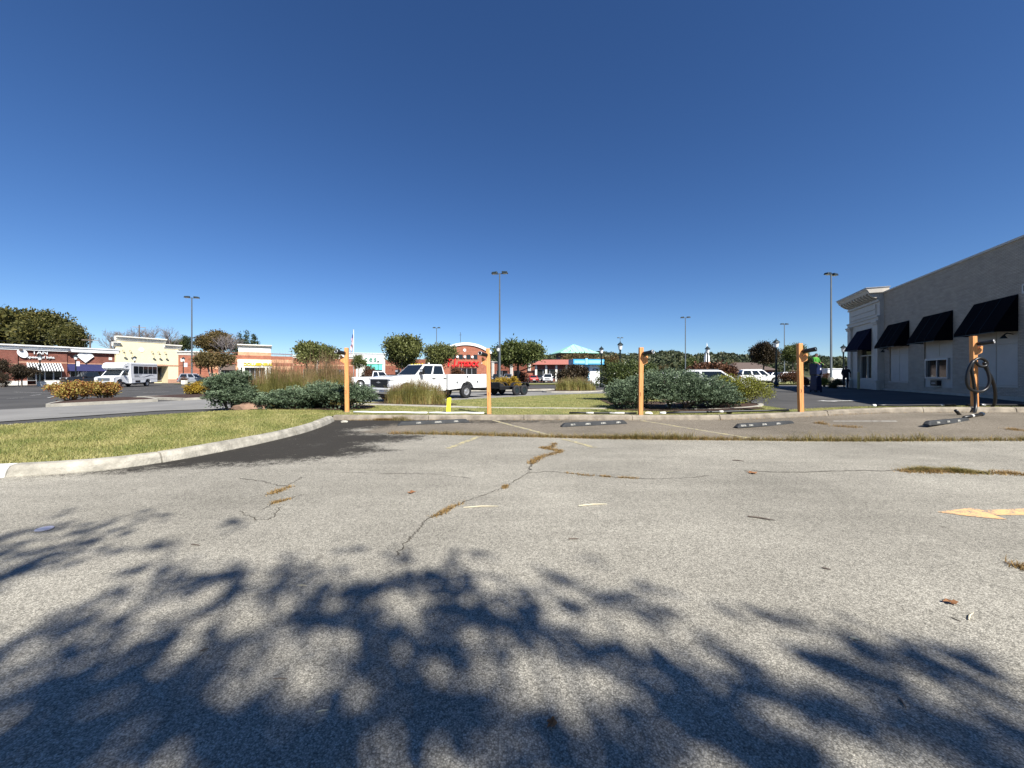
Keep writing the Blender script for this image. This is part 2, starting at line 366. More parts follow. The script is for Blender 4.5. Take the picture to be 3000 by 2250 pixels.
MT['line_white'] = paint_mat('worn_white_line', (0.55, 0.54, 0.5), 0.35)
MT['line_orange'] = paint_mat('orange_spray_paint', (0.80, 0.46, 0.20), 0.36)
MT['lawn'] = M('mown_lawn_soil', (0.28, 0.25, 0.09), 0.95, 0, 1.1, 0.8, 40, col2=(0.15, 0.18, 0.05), det=12)
MT['far_field'] = M('far_ground', (0.09, 0.10, 0.045), 0.95, 0, 0.05, col2=(0.055, 0.065, 0.03))
LEAF = {
 'juniper': M_leaf('juniper_leaf', [(0.026, 0.042, 0.022), (0.088, 0.125, 0.068), (0.22, 0.285, 0.175)], 0.08),
 'hedge': M_leaf('holly_leaf', [(0.03, 0.045, 0.014), (0.075, 0.10, 0.03), (0.16, 0.185, 0.065)], 0.15, 0.35),
 'spirea': M_leaf('yellow_green_leaf', [(0.10, 0.085, 0.03), (0.22, 0.23, 0.04), (0.36, 0.37, 0.06)], 0.3),
 'nandina': M_leaf('autumn_shrub_leaf', [(0.06, 0.022, 0.014), (0.30, 0.10, 0.03), (0.42, 0.30, 0.08), (0.30, 0.29, 0.07)], 0.25),
 'gold': M_leaf('gold_shrub_leaf', [(0.10, 0.06, 0.015), (0.42, 0.27, 0.03), (0.55, 0.42, 0.06)], 0.3),
 'tree': M_leaf('dark_tree_leaf', [(0.035, 0.048, 0.014), (0.10, 0.125, 0.035), (0.20, 0.22, 0.07)], 0.25),
 'oak': M_leaf('oak_leaf', [(0.028, 0.034, 0.012), (0.085, 0.085, 0.022), (0.17, 0.145, 0.04)], 0.2),
 'myrtle': M_leaf('myrtle_leaf', [(0.045, 0.052, 0.016), (0.13, 0.145, 0.042), (0.26, 0.27, 0.095)], 0.3),
 'autumn': M_leaf('browning_leaf', [(0.05, 0.04, 0.014), (0.13, 0.10, 0.035), (0.22, 0.14, 0.06)], 0.2),
 'maroon': M_leaf('dark_maroon_leaf', [(0.016, 0.012, 0.008), (0.045, 0.032, 0.017), (0.085, 0.06, 0.032)], 0.15),
 'brown': M_leaf('rusty_shrub_leaf', [(0.045, 0.022, 0.012), (0.12, 0.055, 0.03), (0.20, 0.10, 0.055)], 0.2),
 'conifer': M_leaf('conifer_needle', [(0.014, 0.024, 0.012), (0.04, 0.06, 0.025), (0.08, 0.10, 0.04)], 0.1),
 'hill': M_leaf('hill_wood_leaf', [(0.032, 0.042, 0.022), (0.065, 0.078, 0.036), (0.11, 0.105, 0.05)], 0.1),
 'grass': M_leaf('tall_grass_blade', [(0.14, 0.135, 0.038), (0.34, 0.32, 0.10), (0.55, 0.50, 0.21)], 0.4),
 'plume': M_leaf('reddish_plume', [(0.15, 0.09, 0.045), (0.26, 0.165, 0.085), (0.38, 0.28, 0.155)], 0.35),
 'lawn': M_leaf('lawn_blade', [(0.13, 0.175, 0.04), (0.30, 0.295, 0.09), (0.52, 0.45, 0.20)], 0.35),
 'dry': M_leaf('dry_weed', [(0.17, 0.11, 0.04), (0.36, 0.23, 0.085), (0.55, 0.38, 0.16)], 0.35),
 'weed': M_leaf('crack_weed', [(0.10, 0.105, 0.03), (0.27, 0.215, 0.07), (0.45, 0.34, 0.13)], 0.35),
}

# ------------------------------------------------------------------ foliage tools
def quads_mesh(name, V, rnd, mat, nper=4):
    """V: (n,nper,3) faces, rnd: (n,) per-leaf tone"""
    n = V.shape[0]; me = bpy.data.meshes.new(name)
    me.vertices.add(n * nper); me.vertices.foreach_set('co', np.ascontiguousarray(V, dtype=np.float32).ravel())
    me.loops.add(n * nper); me.loops.foreach_set('vertex_index', np.arange(n * nper, dtype=np.int32))
    me.polygons.add(n); me.polygons.foreach_set('loop_start', np.arange(0, n * nper, nper, dtype=np.int32))
    try: me.polygons.foreach_set('loop_total', np.full(n, nper, dtype=np.int32))
    except Exception: pass
    a = me.attributes.new('rnd', 'FLOAT', 'POINT'); a.data.foreach_set('value', np.repeat(np.clip(rnd, 0, 1), nper).astype(np.float32))
    me.materials.append(mat); me.update(calc_edges=True); me.validate()
    return me
def unit(v): return v / np.maximum(np.linalg.norm(v, axis=-1, keepdims=True), 1e-9)
def leaf_quads(P, D, size, aspect, rng, flat=0.0):
    """diamond leaves at P pointing along D"""
    n = len(P); D = unit(D); r = unit(rng.normal(size=(n, 3)) + np.array([0, 0, flat])); S = unit(np.cross(D, r))
    l = size * rng.uniform(0.65, 1.35, (n, 1)); wd = l * aspect
    return np.stack([P, P + D * l * 0.5 + S * wd * 0.5, P + D * l, P + D * l * 0.5 - S * wd * 0.5], 1)
def clump_leaves(blobs, ncl, per, size, aspect, rng, spread=0.3, shell=0.35, up=0.25, bottom=-0.6, out=0.8, zmin=None):
    """leaf clumps over the outside of a set of ellipsoid blobs (x,y,z,rx,ry,rz)"""
    B = np.array(blobs, float); wts = (B[:, 3] * B[:, 4] + B[:, 4] * B[:, 5] + B[:, 3] * B[:, 5]); wts /= wts.sum()
    bi = rng.choice(len(B), ncl, p=wts); d = unit(rng.normal(size=(ncl, 3)))
    d[:, 2] = np.where(d[:, 2] < bottom, -d[:, 2], d[:, 2]); d = unit(d)
    rad = 1 - shell * rng.random((ncl, 1)) ** 1.6
    C = B[bi, :3] + d * B[bi, 3:6] * rad * rng.uniform(0.9, 1.12, (ncl, 1)) * np.where(rng.random((ncl, 1)) < .10, rng.uniform(1.03, 1.2, (ncl, 1)), 1)
    tone = np.clip(0.5 + 0.22 * rng.normal(size=ncl), 0.05, 0.95)
    ci = np.repeat(np.arange(ncl), per); n = len(ci)
    off = rng.normal(size=(n, 3)) * spread
    P = C[ci] + off
    D = unit(d[ci] * out + rng.normal(size=(n, 3)) * 0.7 + np.array([0, 0, up]))
    rnd = tone[ci] + 0.17 * rng.normal(size=n)
    if zmin is not None:
        k = P[:, 2] > zmin; P, D, rnd = P[k], D[k], rnd[k]
    return leaf_quads(P, D, size, aspect, rng), rnd
def crown_blobs(cx, cy, cz, rx, ry, rz, k, rng, f=0.42):
    out = [(cx, cy, cz, rx * 0.62, ry * 0.62, rz * 0.62)]
    for _ in range(k):
        d = rng.normal(size=3); d /= np.linalg.norm(d); d[2] = abs(d[2]) if rng.random() < 0.62 else d[2]
        q = rng.uniform(0.5, 0.84); s = rng.uniform(0.55, 1.15) * f
        out.append((cx + d[0] * rx * q, cy + d[1] * ry * q, cz + d[2] * rz * q, rx * s, ry * s, rz * s))
    return out
def trunk_mesh(h, r, blobs, rng, mat, stems=1, nlimb=7, spread=0.0):
    mb = MB()
    for s in range(stems):
        a = 2 * math.pi * s / max(stems, 1) + rng.uniform(0, 1); o = spread if stems > 1 else 0
        top = Vector((math.cos(a) * o * 2.2, math.sin(a) * o * 2.2, h))
        base = Vector((math.cos(a) * o * 0.5, math.sin(a) * o * 0.5, -0.1))
        mid = base.lerp(top, 0.5) + Vector((rng.uniform(-.06, .06) * h * .4, rng.uniform(-.06, .06) * h * .4, 0))
        mb.tube([base, mid, top], [r, r * .78, r * .6], 7)
        for i in range(max(1, nlimb // stems)):
            b = blobs[int(rng.integers(len(blobs)))]
            e = Vector(b[:3]) + Vector(rng.normal(size=3) * 0.2 * b[3]); m2 = top.lerp(e, .5) + Vector((0, 0, .12 * (e - top).length))
            mb.tube([top - Vector((0, 0, r)), m2, e], [r * .5, r * .32, r * .12], 5)
    return mb.mesh('trunk', mat, smooth=True)
def tree(name, label, cat, base, blobs, ncl, per, size, leaf, rng, th, tr, aspect=0.6, spread=0.3, group=None, stems=1, ssp=0.0,
         bark='bark', nlimb=8, shell=0.45, up=0.2, bottom=-0.7):
    t = E(name, label, cat, base, 0, group)
    link('trunk', trunk_mesh(th, tr, blobs, rng, MT[bark], stems, nlimb, ssp), t)
    V, r = clump_leaves(blobs, ncl, per, size, aspect, rng, spread, shell, up, bottom)
    link('crown', quads_mesh('crown', V, r, LEAF[leaf]), t)
    return t
def tree_px(name, label, px0, px1, ytop, ycrown, Y, leaf, seed, k=10, ncl=260, per=22, size=None, z0=None, stems=1, ssp=0.0, bark='bark', group=None, cat='tree', f=0.42, tr=None, depth=1.0, spread=None, shell=.6):
    """a tree standing Y metres out whose crown spans these picture columns and rows"""
    rng = np.random.default_rng(seed); s = Y / F
    x = ((px0 + px1) / 2 - CX) * s; zt = CAMZ - (ytop - HY) * s; zc = CAMZ - (ycrown - HY) * s
    g = gz(x, Y) if z0 is None else z0
    rx = (px1 - px0) / 2 * s; rz = max((zt - zc) / 2, .3)
    cz = (zt + zc) / 2 - g
    bl = crown_blobs(0, 0, cz - rz * .06, rx * .82, rx * .82 * depth, rz * .82, k, rng, f)
    return tree(name, label, cat, (x, Y, g), bl, ncl, per, size or max(.1, rx * .085), leaf, rng, max(.4, cz - rz * .45), tr or max(.06, rx * .06),
                spread=spread or max(.1, rx * .1), group=group, stems=stems, ssp=ssp, bark=bark, shell=shell)
def shrub(name, label, base, blobs, ncl, per, size, leaf, seed, aspect=.6, spread=.07, group=None, cat='shrub', up=.3, shell=.3, bottom=-.95, stem=True, out=.8):
    rng = np.random.default_rng(seed); t = E(name, label, cat, base, 0, group)
    V, r = clump_leaves(blobs, ncl, per, size, aspect, rng, spread, shell, up, bottom, out, zmin=0.0)
    link('foliage', quads_mesh('foliage', V, r, LEAF[leaf]), t)
    if stem:
        mb = MB()
        for i in range(7):
            b = blobs[i % len(blobs)]
            mb.tube([(b[0] * .4, b[1] * .4, -.03), (b[0] * .8, b[1] * .8, b[2] * .5), (b[0] + rng.uniform(-.2, .2), b[1], b[2] + b[5] * .3)], [.03, .022, .01], 5)
        mb.build('stems', MT['bark'], t)
    return t
def shrub_px(name, label, px0, px1, ytop, ybase, Y, leaf, seed, k=6, ncl=160, per=22, size=None, depth=.9, group=None, aspect=.6, z0=None, f=.5, spread=None, shell=.3):
    s = Y / F; x = ((px0 + px1) / 2 - CX) * s; g = gz(x, Y) if z0 is None else z0
    rng = np.random.default_rng(seed + 500); rx = (px1 - px0) / 2 * s; h = CAMZ - (ytop - HY) * s - g
    bl = crown_blobs(0, 0, h * .5, rx * .9, rx * .9 * depth, h * .47, k, rng, f)
    return shrub(name, label, (x, Y, g), bl, ncl, per, size or max(.05, rx * .1), leaf, seed, aspect, spread or max(.05, rx * .1), group, shell=shell)
def blades(name, pts, h, wd, lean, rng, mat, seg=3, tone=None):
    """curved grass blades from points; each blade seg quads tapering to a point"""
    n = len(pts); a = rng.uniform(0, 2 * np.pi, n); L = h * rng.uniform(.7, 1.25, n); ln = lean * rng.uniform(.3, 1.3, n) * L
    d = np.stack([np.cos(a), np.sin(a), np.zeros(n)], 1); sd = np.stack([-np.sin(a), np.cos(a), np.zeros(n)], 1)
    quads = []
    for i in range(seg):
        t0, t1 = i / seg, (i + 1) / seg
        def pt(t): return pts + d * (ln * t ** 2)[:, None] + np.stack([np.zeros(n), np.zeros(n), L * (t - .12 * lean * t * t)], 1)
        w0, w1 = wd * (1 - t0 * .85), wd * (1 - t1 * .85)
        quads.append(np.stack([pt(t0) - sd * w0, pt(t0) + sd * w0, pt(t1) + sd * w1, pt(t1) - sd * w1], 1))
    V = np.concatenate(quads, 0); r = tone if tone is not None else np.clip(.5 + .22 * rng.normal(size=n), 0, 1)
    return quads_mesh(name, V, np.tile(r, seg), mat)
def in_poly(P, poly):
    x, y = P[:, 0], P[:, 1]; c = np.zeros(len(P), bool); n = len(poly)
    for i in range(n):
        x0, y0 = poly[i][:2]; x1, y1 = poly[(i + 1) % n][:2]
        k = ((y0 > y) != (y1 > y)) & (x < (x1 - x0) * (y - y0) / ((y1 - y0) + 1e-12) + x0); c ^= k
    return c
def poly_dist(P, poly, closed=True):
    d = np.full(len(P), 1e9); n = len(poly)
    for i in range(n if closed else n - 1):
        a = np.array(poly[i][:2]); b = np.array(poly[(i + 1) % n][:2]); ab = b - a
        t = np.clip(((P - a) @ ab) / max(ab @ ab, 1e-9), 0, 1); d = np.minimum(d, np.linalg.norm(P - a - t[:, None] * ab, axis=1))
    return d
def smooth_path(pts, n=8, closed=False):
    pts = [Vector(p) for p in pts]; out = []; k = len(pts); rngi = range(k if closed else k - 1)
    for i in rngi:
        g = lambda j: pts[j % k] if closed else pts[max(0, min(k - 1, j))]
        p0, p1, p2, p3 = g(i - 1), g(i), g(i + 1), g(i + 2)
        for j in range(n):
            t = j / n
            out.append(.5 * ((2 * p1) + (p2 - p0) * t + (2 * p0 - 5 * p1 + 4 * p2 - p3) * t * t + (3 * p1 - p0 - 3 * p2 + p3) * t ** 3))
    if not closed: out.append(pts[-1])
    return out

# ------------------------------------------------------------------ ground, lots, lawns, kerbs
U = Vector((0.3925, 0.9198)); N = Vector((0.9198, -0.3925))       # run of the shop row and of the right-hand wall, and its normal
UANG = math.atan2(U.y, U.x)
def sheet(name, poly, mat, dz, base=gz, step=None, kind='structure'):
    """flat sheet that follows the ground, triangulated on a grid when it is large"""
    bm = bmesh.new(); vs = [bm.verts.new((p[0], p[1], 0)) for p in poly]; bm.faces.new(vs)
    if step:
        xs = [p[0] for p in poly]; ys = [p[1] for p in poly]
        for ax, lo, hi in ((0, min(xs), max(xs)), (1, min(ys), max(ys))):
            c = lo + step
            while c < hi:
                co = (c, 0, 0) if ax == 0 else (0, c, 0); no = (1, 0, 0) if ax == 0 else (0, 1, 0)
                bmesh.ops.bisect_plane(bm, geom=bm.verts[:] + bm.edges[:] + bm.faces[:], plane_co=co, plane_no=no); c += step
    for v in bm.verts: v.co.z = base(v.co.x, v.co.y) + dz
    bmesh.ops.recalc_face_normals(bm, faces=bm.faces)
    if sum(f.normal.z for f in bm.faces) < 0: bmesh.ops.reverse_faces(bm, faces=bm.faces)
    me = bpy.data.meshes.new(name); bm.to_mesh(me); bm.free(); me.materials.append(mat)
    o = link(name, me)
    if kind: o['kind'] = kind
    return o
xs = sorted(set([-3000, -1500, -700, -350, -200, -120] + list(range(-90, 92, 2)) + [120, 200, 350, 700, 1500, 3000]))
ys = sorted(set([-1500, -600, -200, -80, -40, -20, -10, -4] + list(range(0, 92, 2)) + [100, 120, 150, 200, 300, 500, 900, 1600, 3500]))
mb = MB(); nx = len(xs)
mb.v = [(x, y, gz(x, y) - 0.02) for y in ys for x in xs]
mb.f = [(j * nx + i, j * nx + i + 1, (j + 1) * nx + i + 1, (j + 1) * nx + i) for j in range(len(ys) - 1) for i in range(nx - 1)]; mb.m = [0] * len(mb.f)
g = link('ground', mb.mesh('ground', MT['lotfar'], recalc=False)); g['kind'] = 'structure'
sheet('far_field', [(-2900, 170), (2900, 170), (2900, 3400), (-2900, 3400)], MT['far_field'], 0.05)

# near parking lot: fine sheet with seal-coat patch and browner strip beyond the weedy joint
KERB_FOOT = [(-10.5, 4.62), (-8.6, 4.92), (-7.0, 5.24), (-6.1, 5.58), (-5.62, 6.12), (-5.33, 7.0), (-5.1, 8.2), (-5.05, 9.4), (-5.2, 10.7), (-5.42, 11.75)]
KF = smooth_path([(p[0], p[1], 0) for p in KERB_FOOT], 8)
KY = 12.05
JOINT = [(-3.4, 9.28), (-1.0, 9.02), (1.3, 8.62), (3.4, 8.42), (6.5, 8.2), (10.55, 7.93), (15.0, 7.5), (20.0, 7.0)]
SEAL = [(-6.6, 5.40), (-4.9, 5.78), (-3.9, 6.1), (-2.95, 6.55), (-2.3, 7.1), (-2.9, 7.9), (-2.0, 8.45), (-2.0, 9.0), (-3.6, 9.3), (-4.0, 9.9), (-2.9, 11.2), (-2.3, 11.6), (-2.3, 12.4), (-5.8, 12.4), (-5.6, 10), (-5.7, 7), (-6.3, 6)]
gx = np.arange(-13, 22.01, 0.1); gy = np.concatenate([np.arange(-9, 0.4, 0.5), np.arange(0.4, 12.01, 0.08)])
GX, GY = np.meshgrid(gx, gy); P2 = np.stack([GX.ravel(), GY.ravel()], 1)
GZ = gz(P2[:, 0], P2[:, 1]) + 0.004
me = bpy.data.meshes.new('parking_lot'); nx, ny = len(gx), len(gy)
me.vertices.add(nx * ny); me.vertices.foreach_set('co', np.column_stack([P2, GZ]).astype(np.float32).ravel())
I = np.arange(nx * ny).reshape(ny, nx); fq = np.stack([I[:-1, :-1], I[:-1, 1:], I[1:, 1:], I[1:, :-1]], -1).reshape(-1, 4)
me.loops.add(len(fq) * 4); me.loops.foreach_set('vertex_index', fq.astype(np.int32).ravel())
me.polygons.add(len(fq)); me.polygons.foreach_set('loop_start', np.arange(0, len(fq) * 4, 4, dtype=np.int32))
jy = np.interp(P2[:, 0], [p[0] for p in JOINT], [p[1] for p in JOINT])
strip = np.clip((P2[:, 1] - jy) / 0.12 + .5, 0, 1) * ss(-4.2, -3.2, P2[:, 0])
sd = poly_dist(P2, SEAL); sd = np.where(in_poly(P2, SEAL), sd, -sd); seal = np.clip(.5 + sd / 1.3, 0, 1)
# ragged dark band along the foot of the far kerb
band = np.clip(.5 + (P2[:, 1] - 11.35) / 1.4, 0, .62) * ss(6, -1, P2[:, 0]); seal = np.maximum(seal, np.where(P2[:, 0] < 6, band, 0))
for nm, va in (('strip', strip), ('seal', seal)):
    a = me.attributes.new(nm, 'FLOAT', 'POINT'); a.data.foreach_set('value', va.astype(np.float32))
me.materials.append(MT['asphalt']); me.update(calc_edges=True); me.validate()
lot = link('parking_lot', me); lot['kind'] = 'structure'

def kerb_run(name, path, prof, mats, cuts, mat_of=None, side=1, zf=gz):
    """kerb made of segments: prof = (offset away from the road, height); cuts = arc lengths of the joints"""
    path = [Vector((p[0], p[1], 0)) for p in path]; root = E(name, None, None, (0, 0, 0)); root['kind'] = 'structure'
    S = [0]
    for a, b in zip(path, path[1:]): S.append(S[-1] + (b - a).length)
    def pos(s):
        s = max(0, min(S[-1], s))
        for i in range(len(S) - 1):
            if s <= S[i + 1]: break
        t = (s - S[i]) / max(S[i + 1] - S[i], 1e-9); d = (path[i + 1] - path[i]).normalized()
        return path[i].lerp(path[i + 1], t), Vector((-d.y, d.x, 0)) * side
    cuts = [0] + [c for c in cuts if 0 < c < S[-1]] + [S[-1]]; rnd = random.Random(3)
    for ci, (a, b) in enumerate(zip(cuts, cuts[1:])):
        a += .006; b -= .006; n = max(2, int((b - a) / .35)); m = MB(); k = len(prof); vs = []
        jz = rnd.uniform(-.006, .006); jo = rnd.uniform(-.008, .008)
        for i in range(n + 1):
            p, nn = pos(a + (b - a) * i / n)
            for o, h in prof:
                q = p + nn * (o + jo); vs.append((q.x, q.y, zf(q.x, q.y) + h + (jz if h > .02 else 0)))
        fs = [(i * k + j, i * k + (j + 1) % k, (i + 1) * k + (j + 1) % k, (i + 1) * k + j) for i in range(n) for j in range(k)]
        fs += [tuple(range(k))[::-1], tuple(range(n * k, n * k + k))]
        m.add(vs, fs); o = m.build('kerb_segment', mats[mat_of(ci) if mat_of else 0], root)
        bv = o.modifiers.new('bevel', 'BEVEL'); bv.width = .012; bv.segments = 2; bv.limit_method = 'ANGLE'
    return root
kerb_run('curved_kerb', KF, [(0, -.05), (0.0, .015), (.03, .10), (.075, .155), (.13, .165), (.21, .165), (.21, -.05)], [MT['kerb'], MT['worn_white']], [3.62, 5.3, 7.15, 8.2, 9.6, 11.2], lambda i: 1 if i == 0 else 0)
kx = [(x, KY) for x in np.linspace(-5.62, 24, 40)]
kerb_run('straight_kerb', kx, [(0, -.05), (0, .02), (.02, .125), (.05, .15), (.20, .155), (.20, -.05)], [MT['kerb_brown'], MT['kerb']], [3.1 * i + random.uniform(-.3, .3) for i in range(1, 10)])

LAWN_L = [(p.x - .12, p.y + .16) if p.y < 5.6 else (p.x - .2, p.y + .02) for p in KF] + [(-5.6, 12.3), (-5.9, 13.3), (-7.4, 14.4), (-9.0, 14.3), (-10.4, 13.75), (-11.5, 12.2), (-13.0, 9.75), (-16.2, 3.2)]
LAWN_M = [(-5.85, 12.24), (9.2, 12.24), (9.4, 12.9), (9.6, 14.5), (8.6, 17.5), (8.2, 19.6), (8.6, 22), (8.3, 27.5), (5.5, 27), (3.0, 25.5), (0.5, 23.5), (-1.6, 21.3), (-3.8, 19.2), (-6.2, 18.3), (-8.5, 18.8), (-9.8, 17.2), (-10.2, 14.6), (-9.0, 14.32), (-7.4, 14.42), (-5.92, 13.32)]
zl = lambda x, y: gz(x, y)
sheet('lawn_left', LAWN_L, MT['lawn'], 0.135, step=1.5)
sheet('lawn_middle', LAWN_M, MT['lawn'], 0.125, step=1.5)
sheet('verge', [(9.25, 12.26), (23.5, 12.26), (23.5, 12.75), (16, 12.95), (9.4, 13.1)], MT['lawn'], 0.12, step=1.0)
def lawn_blades(name, poly, n, seed, z, label, edge=0.0):
    rng = np.random.default_rng(seed); A = np.array([p[:2] for p in poly]); lo, hi = A.min(0), A.max(0)
    P = rng.uniform(lo, hi, (n * 3, 2)); P = P[in_poly(P, poly)]
    if edge: P = P[poly_dist(P, poly) > edge]
    # nearer grass is seen larger: thin it with distance from the lot
    P = P[rng.random(len(P)) < np.clip(9.0 / (P[:, 1] + 2), .25, 1)][:n]
    cl = np.sin(P[:, 0] * 1.9 + np.sin(P[:, 1] * 1.3) * 2) * np.sin(P[:, 1] * 2.3 + P[:, 0] * .7) * .2 + np.sin(P[:, 0] * 5.1 + P[:, 1] * 3.7) * .1
    rng2 = np.random.default_rng(seed + 1)
    tone = np.clip(.56 + cl + .2 * rng2.normal(size=len(P)), 0, 1)
    pts = np.column_stack([P, gz(P[:, 0], P[:, 1]) + z])
    o = link(name, blades(name, pts, .04, .0045, .9, rng2, LEAF['lawn'], 1, tone))
    o['kind'] = 'stuff'; tag(o, label, 'grass')
lawn_blades('grass_blades', LAWN_L, 120000, 11, .135, 'short yellowing grass of the lawn behind the curved kerb', .03)
lawn_blades('grass_blades', LAWN_M, 110000, 12, .125, 'short mown grass of the lawn beyond the straight kerb', .03)
lawn_blades('grass_blades', [(9.25, 12.26), (23.5, 12.26), (23.5, 12.75), (16, 12.95), (9.4, 13.1)], 9000, 13, .12, 'thin grass strip between kerb and right-hand lot')

def strip_u(name, p0, t0, t1, w0, w1, mat, dz, step=4):
    """a band parallel to the shop row: p0 + U*t - N*w"""
    P = [Vector(p0) + U * t - N * w for t, w in ((t0, w0), (t1, w0), (t1, w1), (t0, w1))]
    return sheet(name, [(p.x, p.y) for p in P], mat, dz, step=step)
strip_u('drive_aisle', (-15.4, 11.9), -30, 34, 0, 6.6, MT['aisle'], 0.004)
sheet('access_road', [(-8.8, 19.6), (-6.2, 18.9), (-3.6, 19.8), (-1.4, 21.8), (.9, 24.2), (3.6, 26.4), (8.3, 28.4), (20, 31), (32, 35), (32, 39), (20, 36.5), (7.5, 34.2), (-2, 31.5), (-9.2, 30.6), (-10.5, 26)], MT['aisle'], 0.006, step=4)
sheet('access_road_left', [(-10.5, 26), (-8.8, 19.6), (-10.3, 17.5), (-11.2, 16.6), (-16.5, 14.0), (-19.5, 17.0), (-14, 27), (-9.2, 30.6)], MT['aisle'], 0.008, step=4)
# pale concrete edging crossing the lawn
def quad_line(a, b, wd): 
    d = (Vector(b) - Vector(a)); n = Vector((-d.y, d.x)).normalized() * wd / 2; a, b = Vector(a), Vector(b)
    return [tuple(a - n), tuple(b - n), tuple(b + n), tuple(a + n)]
for nm, a, b, wd in (('edging_strip', (-8.0, 17.35), (-1.35, 15.1), .42), ('edging_strip', (-1.35, 15.1), (3.6, 14.62), .12)):
    mbx = MB(); q = quad_line(a, b, wd); mbx.prism([p for p in q], .10, .165); o = mbx.build(nm, MT['concrete'], bevel=.01); o['kind'] = 'structure'

# painted bay lines
def line(name, a, b, wd, mat, dz=.008):
    q = quad_line(a, b, wd); a, b = Vector(a), Vector(b); n = max(1, int((b - a).length / .6)); m = MB()
    nn = Vector((-(b - a).y, (b - a).x)).normalized() * wd / 2; vs = []
    for i in range(n + 1):
        p = a.lerp(b, i / n)
        for sgn in (-1, 1): r = p + nn * sgn; vs.append((r.x, r.y, gz(r.x, r.y) + dz))
    m.add(vs, [(2 * i, 2 * i + 1, 2 * i + 3, 2 * i + 2) for i in range(n)]); o = m.build(name, mat); o['kind'] = 'structure'; return o
line('bay_line', (-.58, 11.95), (.95, 8.85), .12, MT['line_yellow']); line('bay_line', (1.12, 8.45), (1.6, 7.45), .12, MT['line_yellow'])
line('bay_line', (4.0, 11.9), (5.35, 8.4), .12, MT['line_yellow']); line('bay_line', (-.75, 8.8), (-1.22, 7.35), .12, MT['line_yellow'])
line('bay_line', (9.1, 10.9), (10.4, 10.4), .08, MT['line_white'])
for a, b in (((27, 1244), (98, 1251)), ((338, 1224), (424, 1229)), ((41, 1149), (157, 1152)), ((140, 1166), (162, 1161)), ((20, 1168), (70, 1166)), ((90, 1159), (120, 1156)), ((420, 1150), (500, 1148))):
    p, q = gnd(*a), gnd(*b); line('bay_line', (p.x, p.y), (q.x, q.y), .1, MT['line_white'], .012)
# white direction arrow on the right-hand lot
def gzs(px, py):
    z = 0.2
    for _ in range(4): p = gnd(px, py, z); z = gz(p.x, p.y)
    return gnd(px, py, z)
p = gzs(2462, 1175.5); o = sheet('road_arrow', [(p.x - 1.0, p.y + .1), (p.x - .4, p.y - .35), (p.x - .35, p.y - .12), (p.x + .75, p.y - .12), (p.x + .75, p.y + .25), (p.x - .35, p.y + .25), (p.x - .35, p.y + .5)], MT['line_white'], .012)
# orange spray arrow in the foreground
A = [gnd(*q) for q in ((2745, 1502), (2845, 1490), (2880, 1497), (3010, 1492), (3100, 1491), (3100, 1510), (2990, 1511), (2912, 1511), (2950, 1524), (2870, 1518))]
o = sheet('spray_arrow', [(q.x, q.y) for q in A], MT['line_orange'], .009)

# ------------------------------------------------------------------ lettering
def text_mesh(s, size, ext, mats, bold=0.0, shear=0.0, space=1.0):
    """lettering standing in the local xz plane, facing -y, centred"""
    cu = bpy.data.curves.new('lettering', 'FONT'); cu.body = s; cu.size = size; cu.extrude = ext; cu.offset = bold; cu.shear = shear
    cu.align_x = 'CENTER'; cu.align_y = 'CENTER'; cu.space_character = space; cu.resolution_u = 3
    o = bpy.data.objects.new('tmp', cu); COL.objects.link(o)
    dg = bpy.context.evaluated_depsgraph_get(); me = bpy.data.meshes.new_from_object(o.evaluated_get(dg))
    bpy.data.objects.remove(o); me.transform(Matrix.Rotation(R(90), 4, 'X')); me.materials.clear()
    for m in (mats if isinstance(mats, (list, tuple)) else [mats]): me.materials.append(m)
    if len(me.materials) > 1:
        for p in me.polygons: p.material_index = 0 if abs(p.normal.y) > .8 else 1
    return me

# ------------------------------------------------------------------ right-hand painted brick building
WA = Vector((23.8, 22.3)); BZ = 0.40
rb = E('painted_brick_building', 'pale painted brick building with black awnings and a corniced corner, at right edge', 'building', (WA.x, WA.y, BZ), UANG)
# local frame: x = t along the wall, -y = out over the lot... wall face at y = 0, body behind (towards the right)
# (rotation UANG puts local +y to the left, so the body lies at negative local y)
T0, T1, HW = -14.0, 4.5, 6.66
def wbox(mb, t0, t1, o0, o1, z0, z1, mi=0): return mb.box(t0, t1, o0, o1, z0, z1, mi)      # o>0 = out from the wall over the lot
openings = [(1.5, 3.75, .62, 3.35), (-2.62, -.15, .35, 3.35), (-6.75, -4.2, .55, 3.35)]
mb = MB(); xsx = sorted([T0, T1] + [v for o in openings for v in o[:2]])
for a, b in zip(xsx, xsx[1:]):
    op = [o for o in openings if abs(o[0] - a) < 1e-6]
    if op: mb.box(a, b, -.3, 0, -.5, op[0][2]); mb.box(a, b, -.3, 0, op[0][3], HW)
    else: mb.box(a, b, -.3, 0, -.5, HW)
mb.box(T0, T0 + .3, -14, -.302, -.5, HW); mb.box(T1 - .3, T1 + .0, -14, -.302, -.5, HW); mb.box(T0 + .31, T1 - .31, -14, -13.7, -.5, HW)
mb.build('wall', MT['wall_paint'], rb)
MB().box(T0 + .3, T1 - .3, -13.7, -.3, HW - .5, HW - .35).build('roof', MT['roof_brown'], rb)
MB().box(T0 - .05, T1, -.34, .06, HW + .002, HW + .10).box(T0 - .05, T0 + .34, -14, -.342, HW + .002, HW + .10).build('coping', MT['trim_paint'], rb)
MB().box(T0, T1 + 5.3, .01, .12, -.3, .10).build('wall_foot', MT['concrete'], rb)
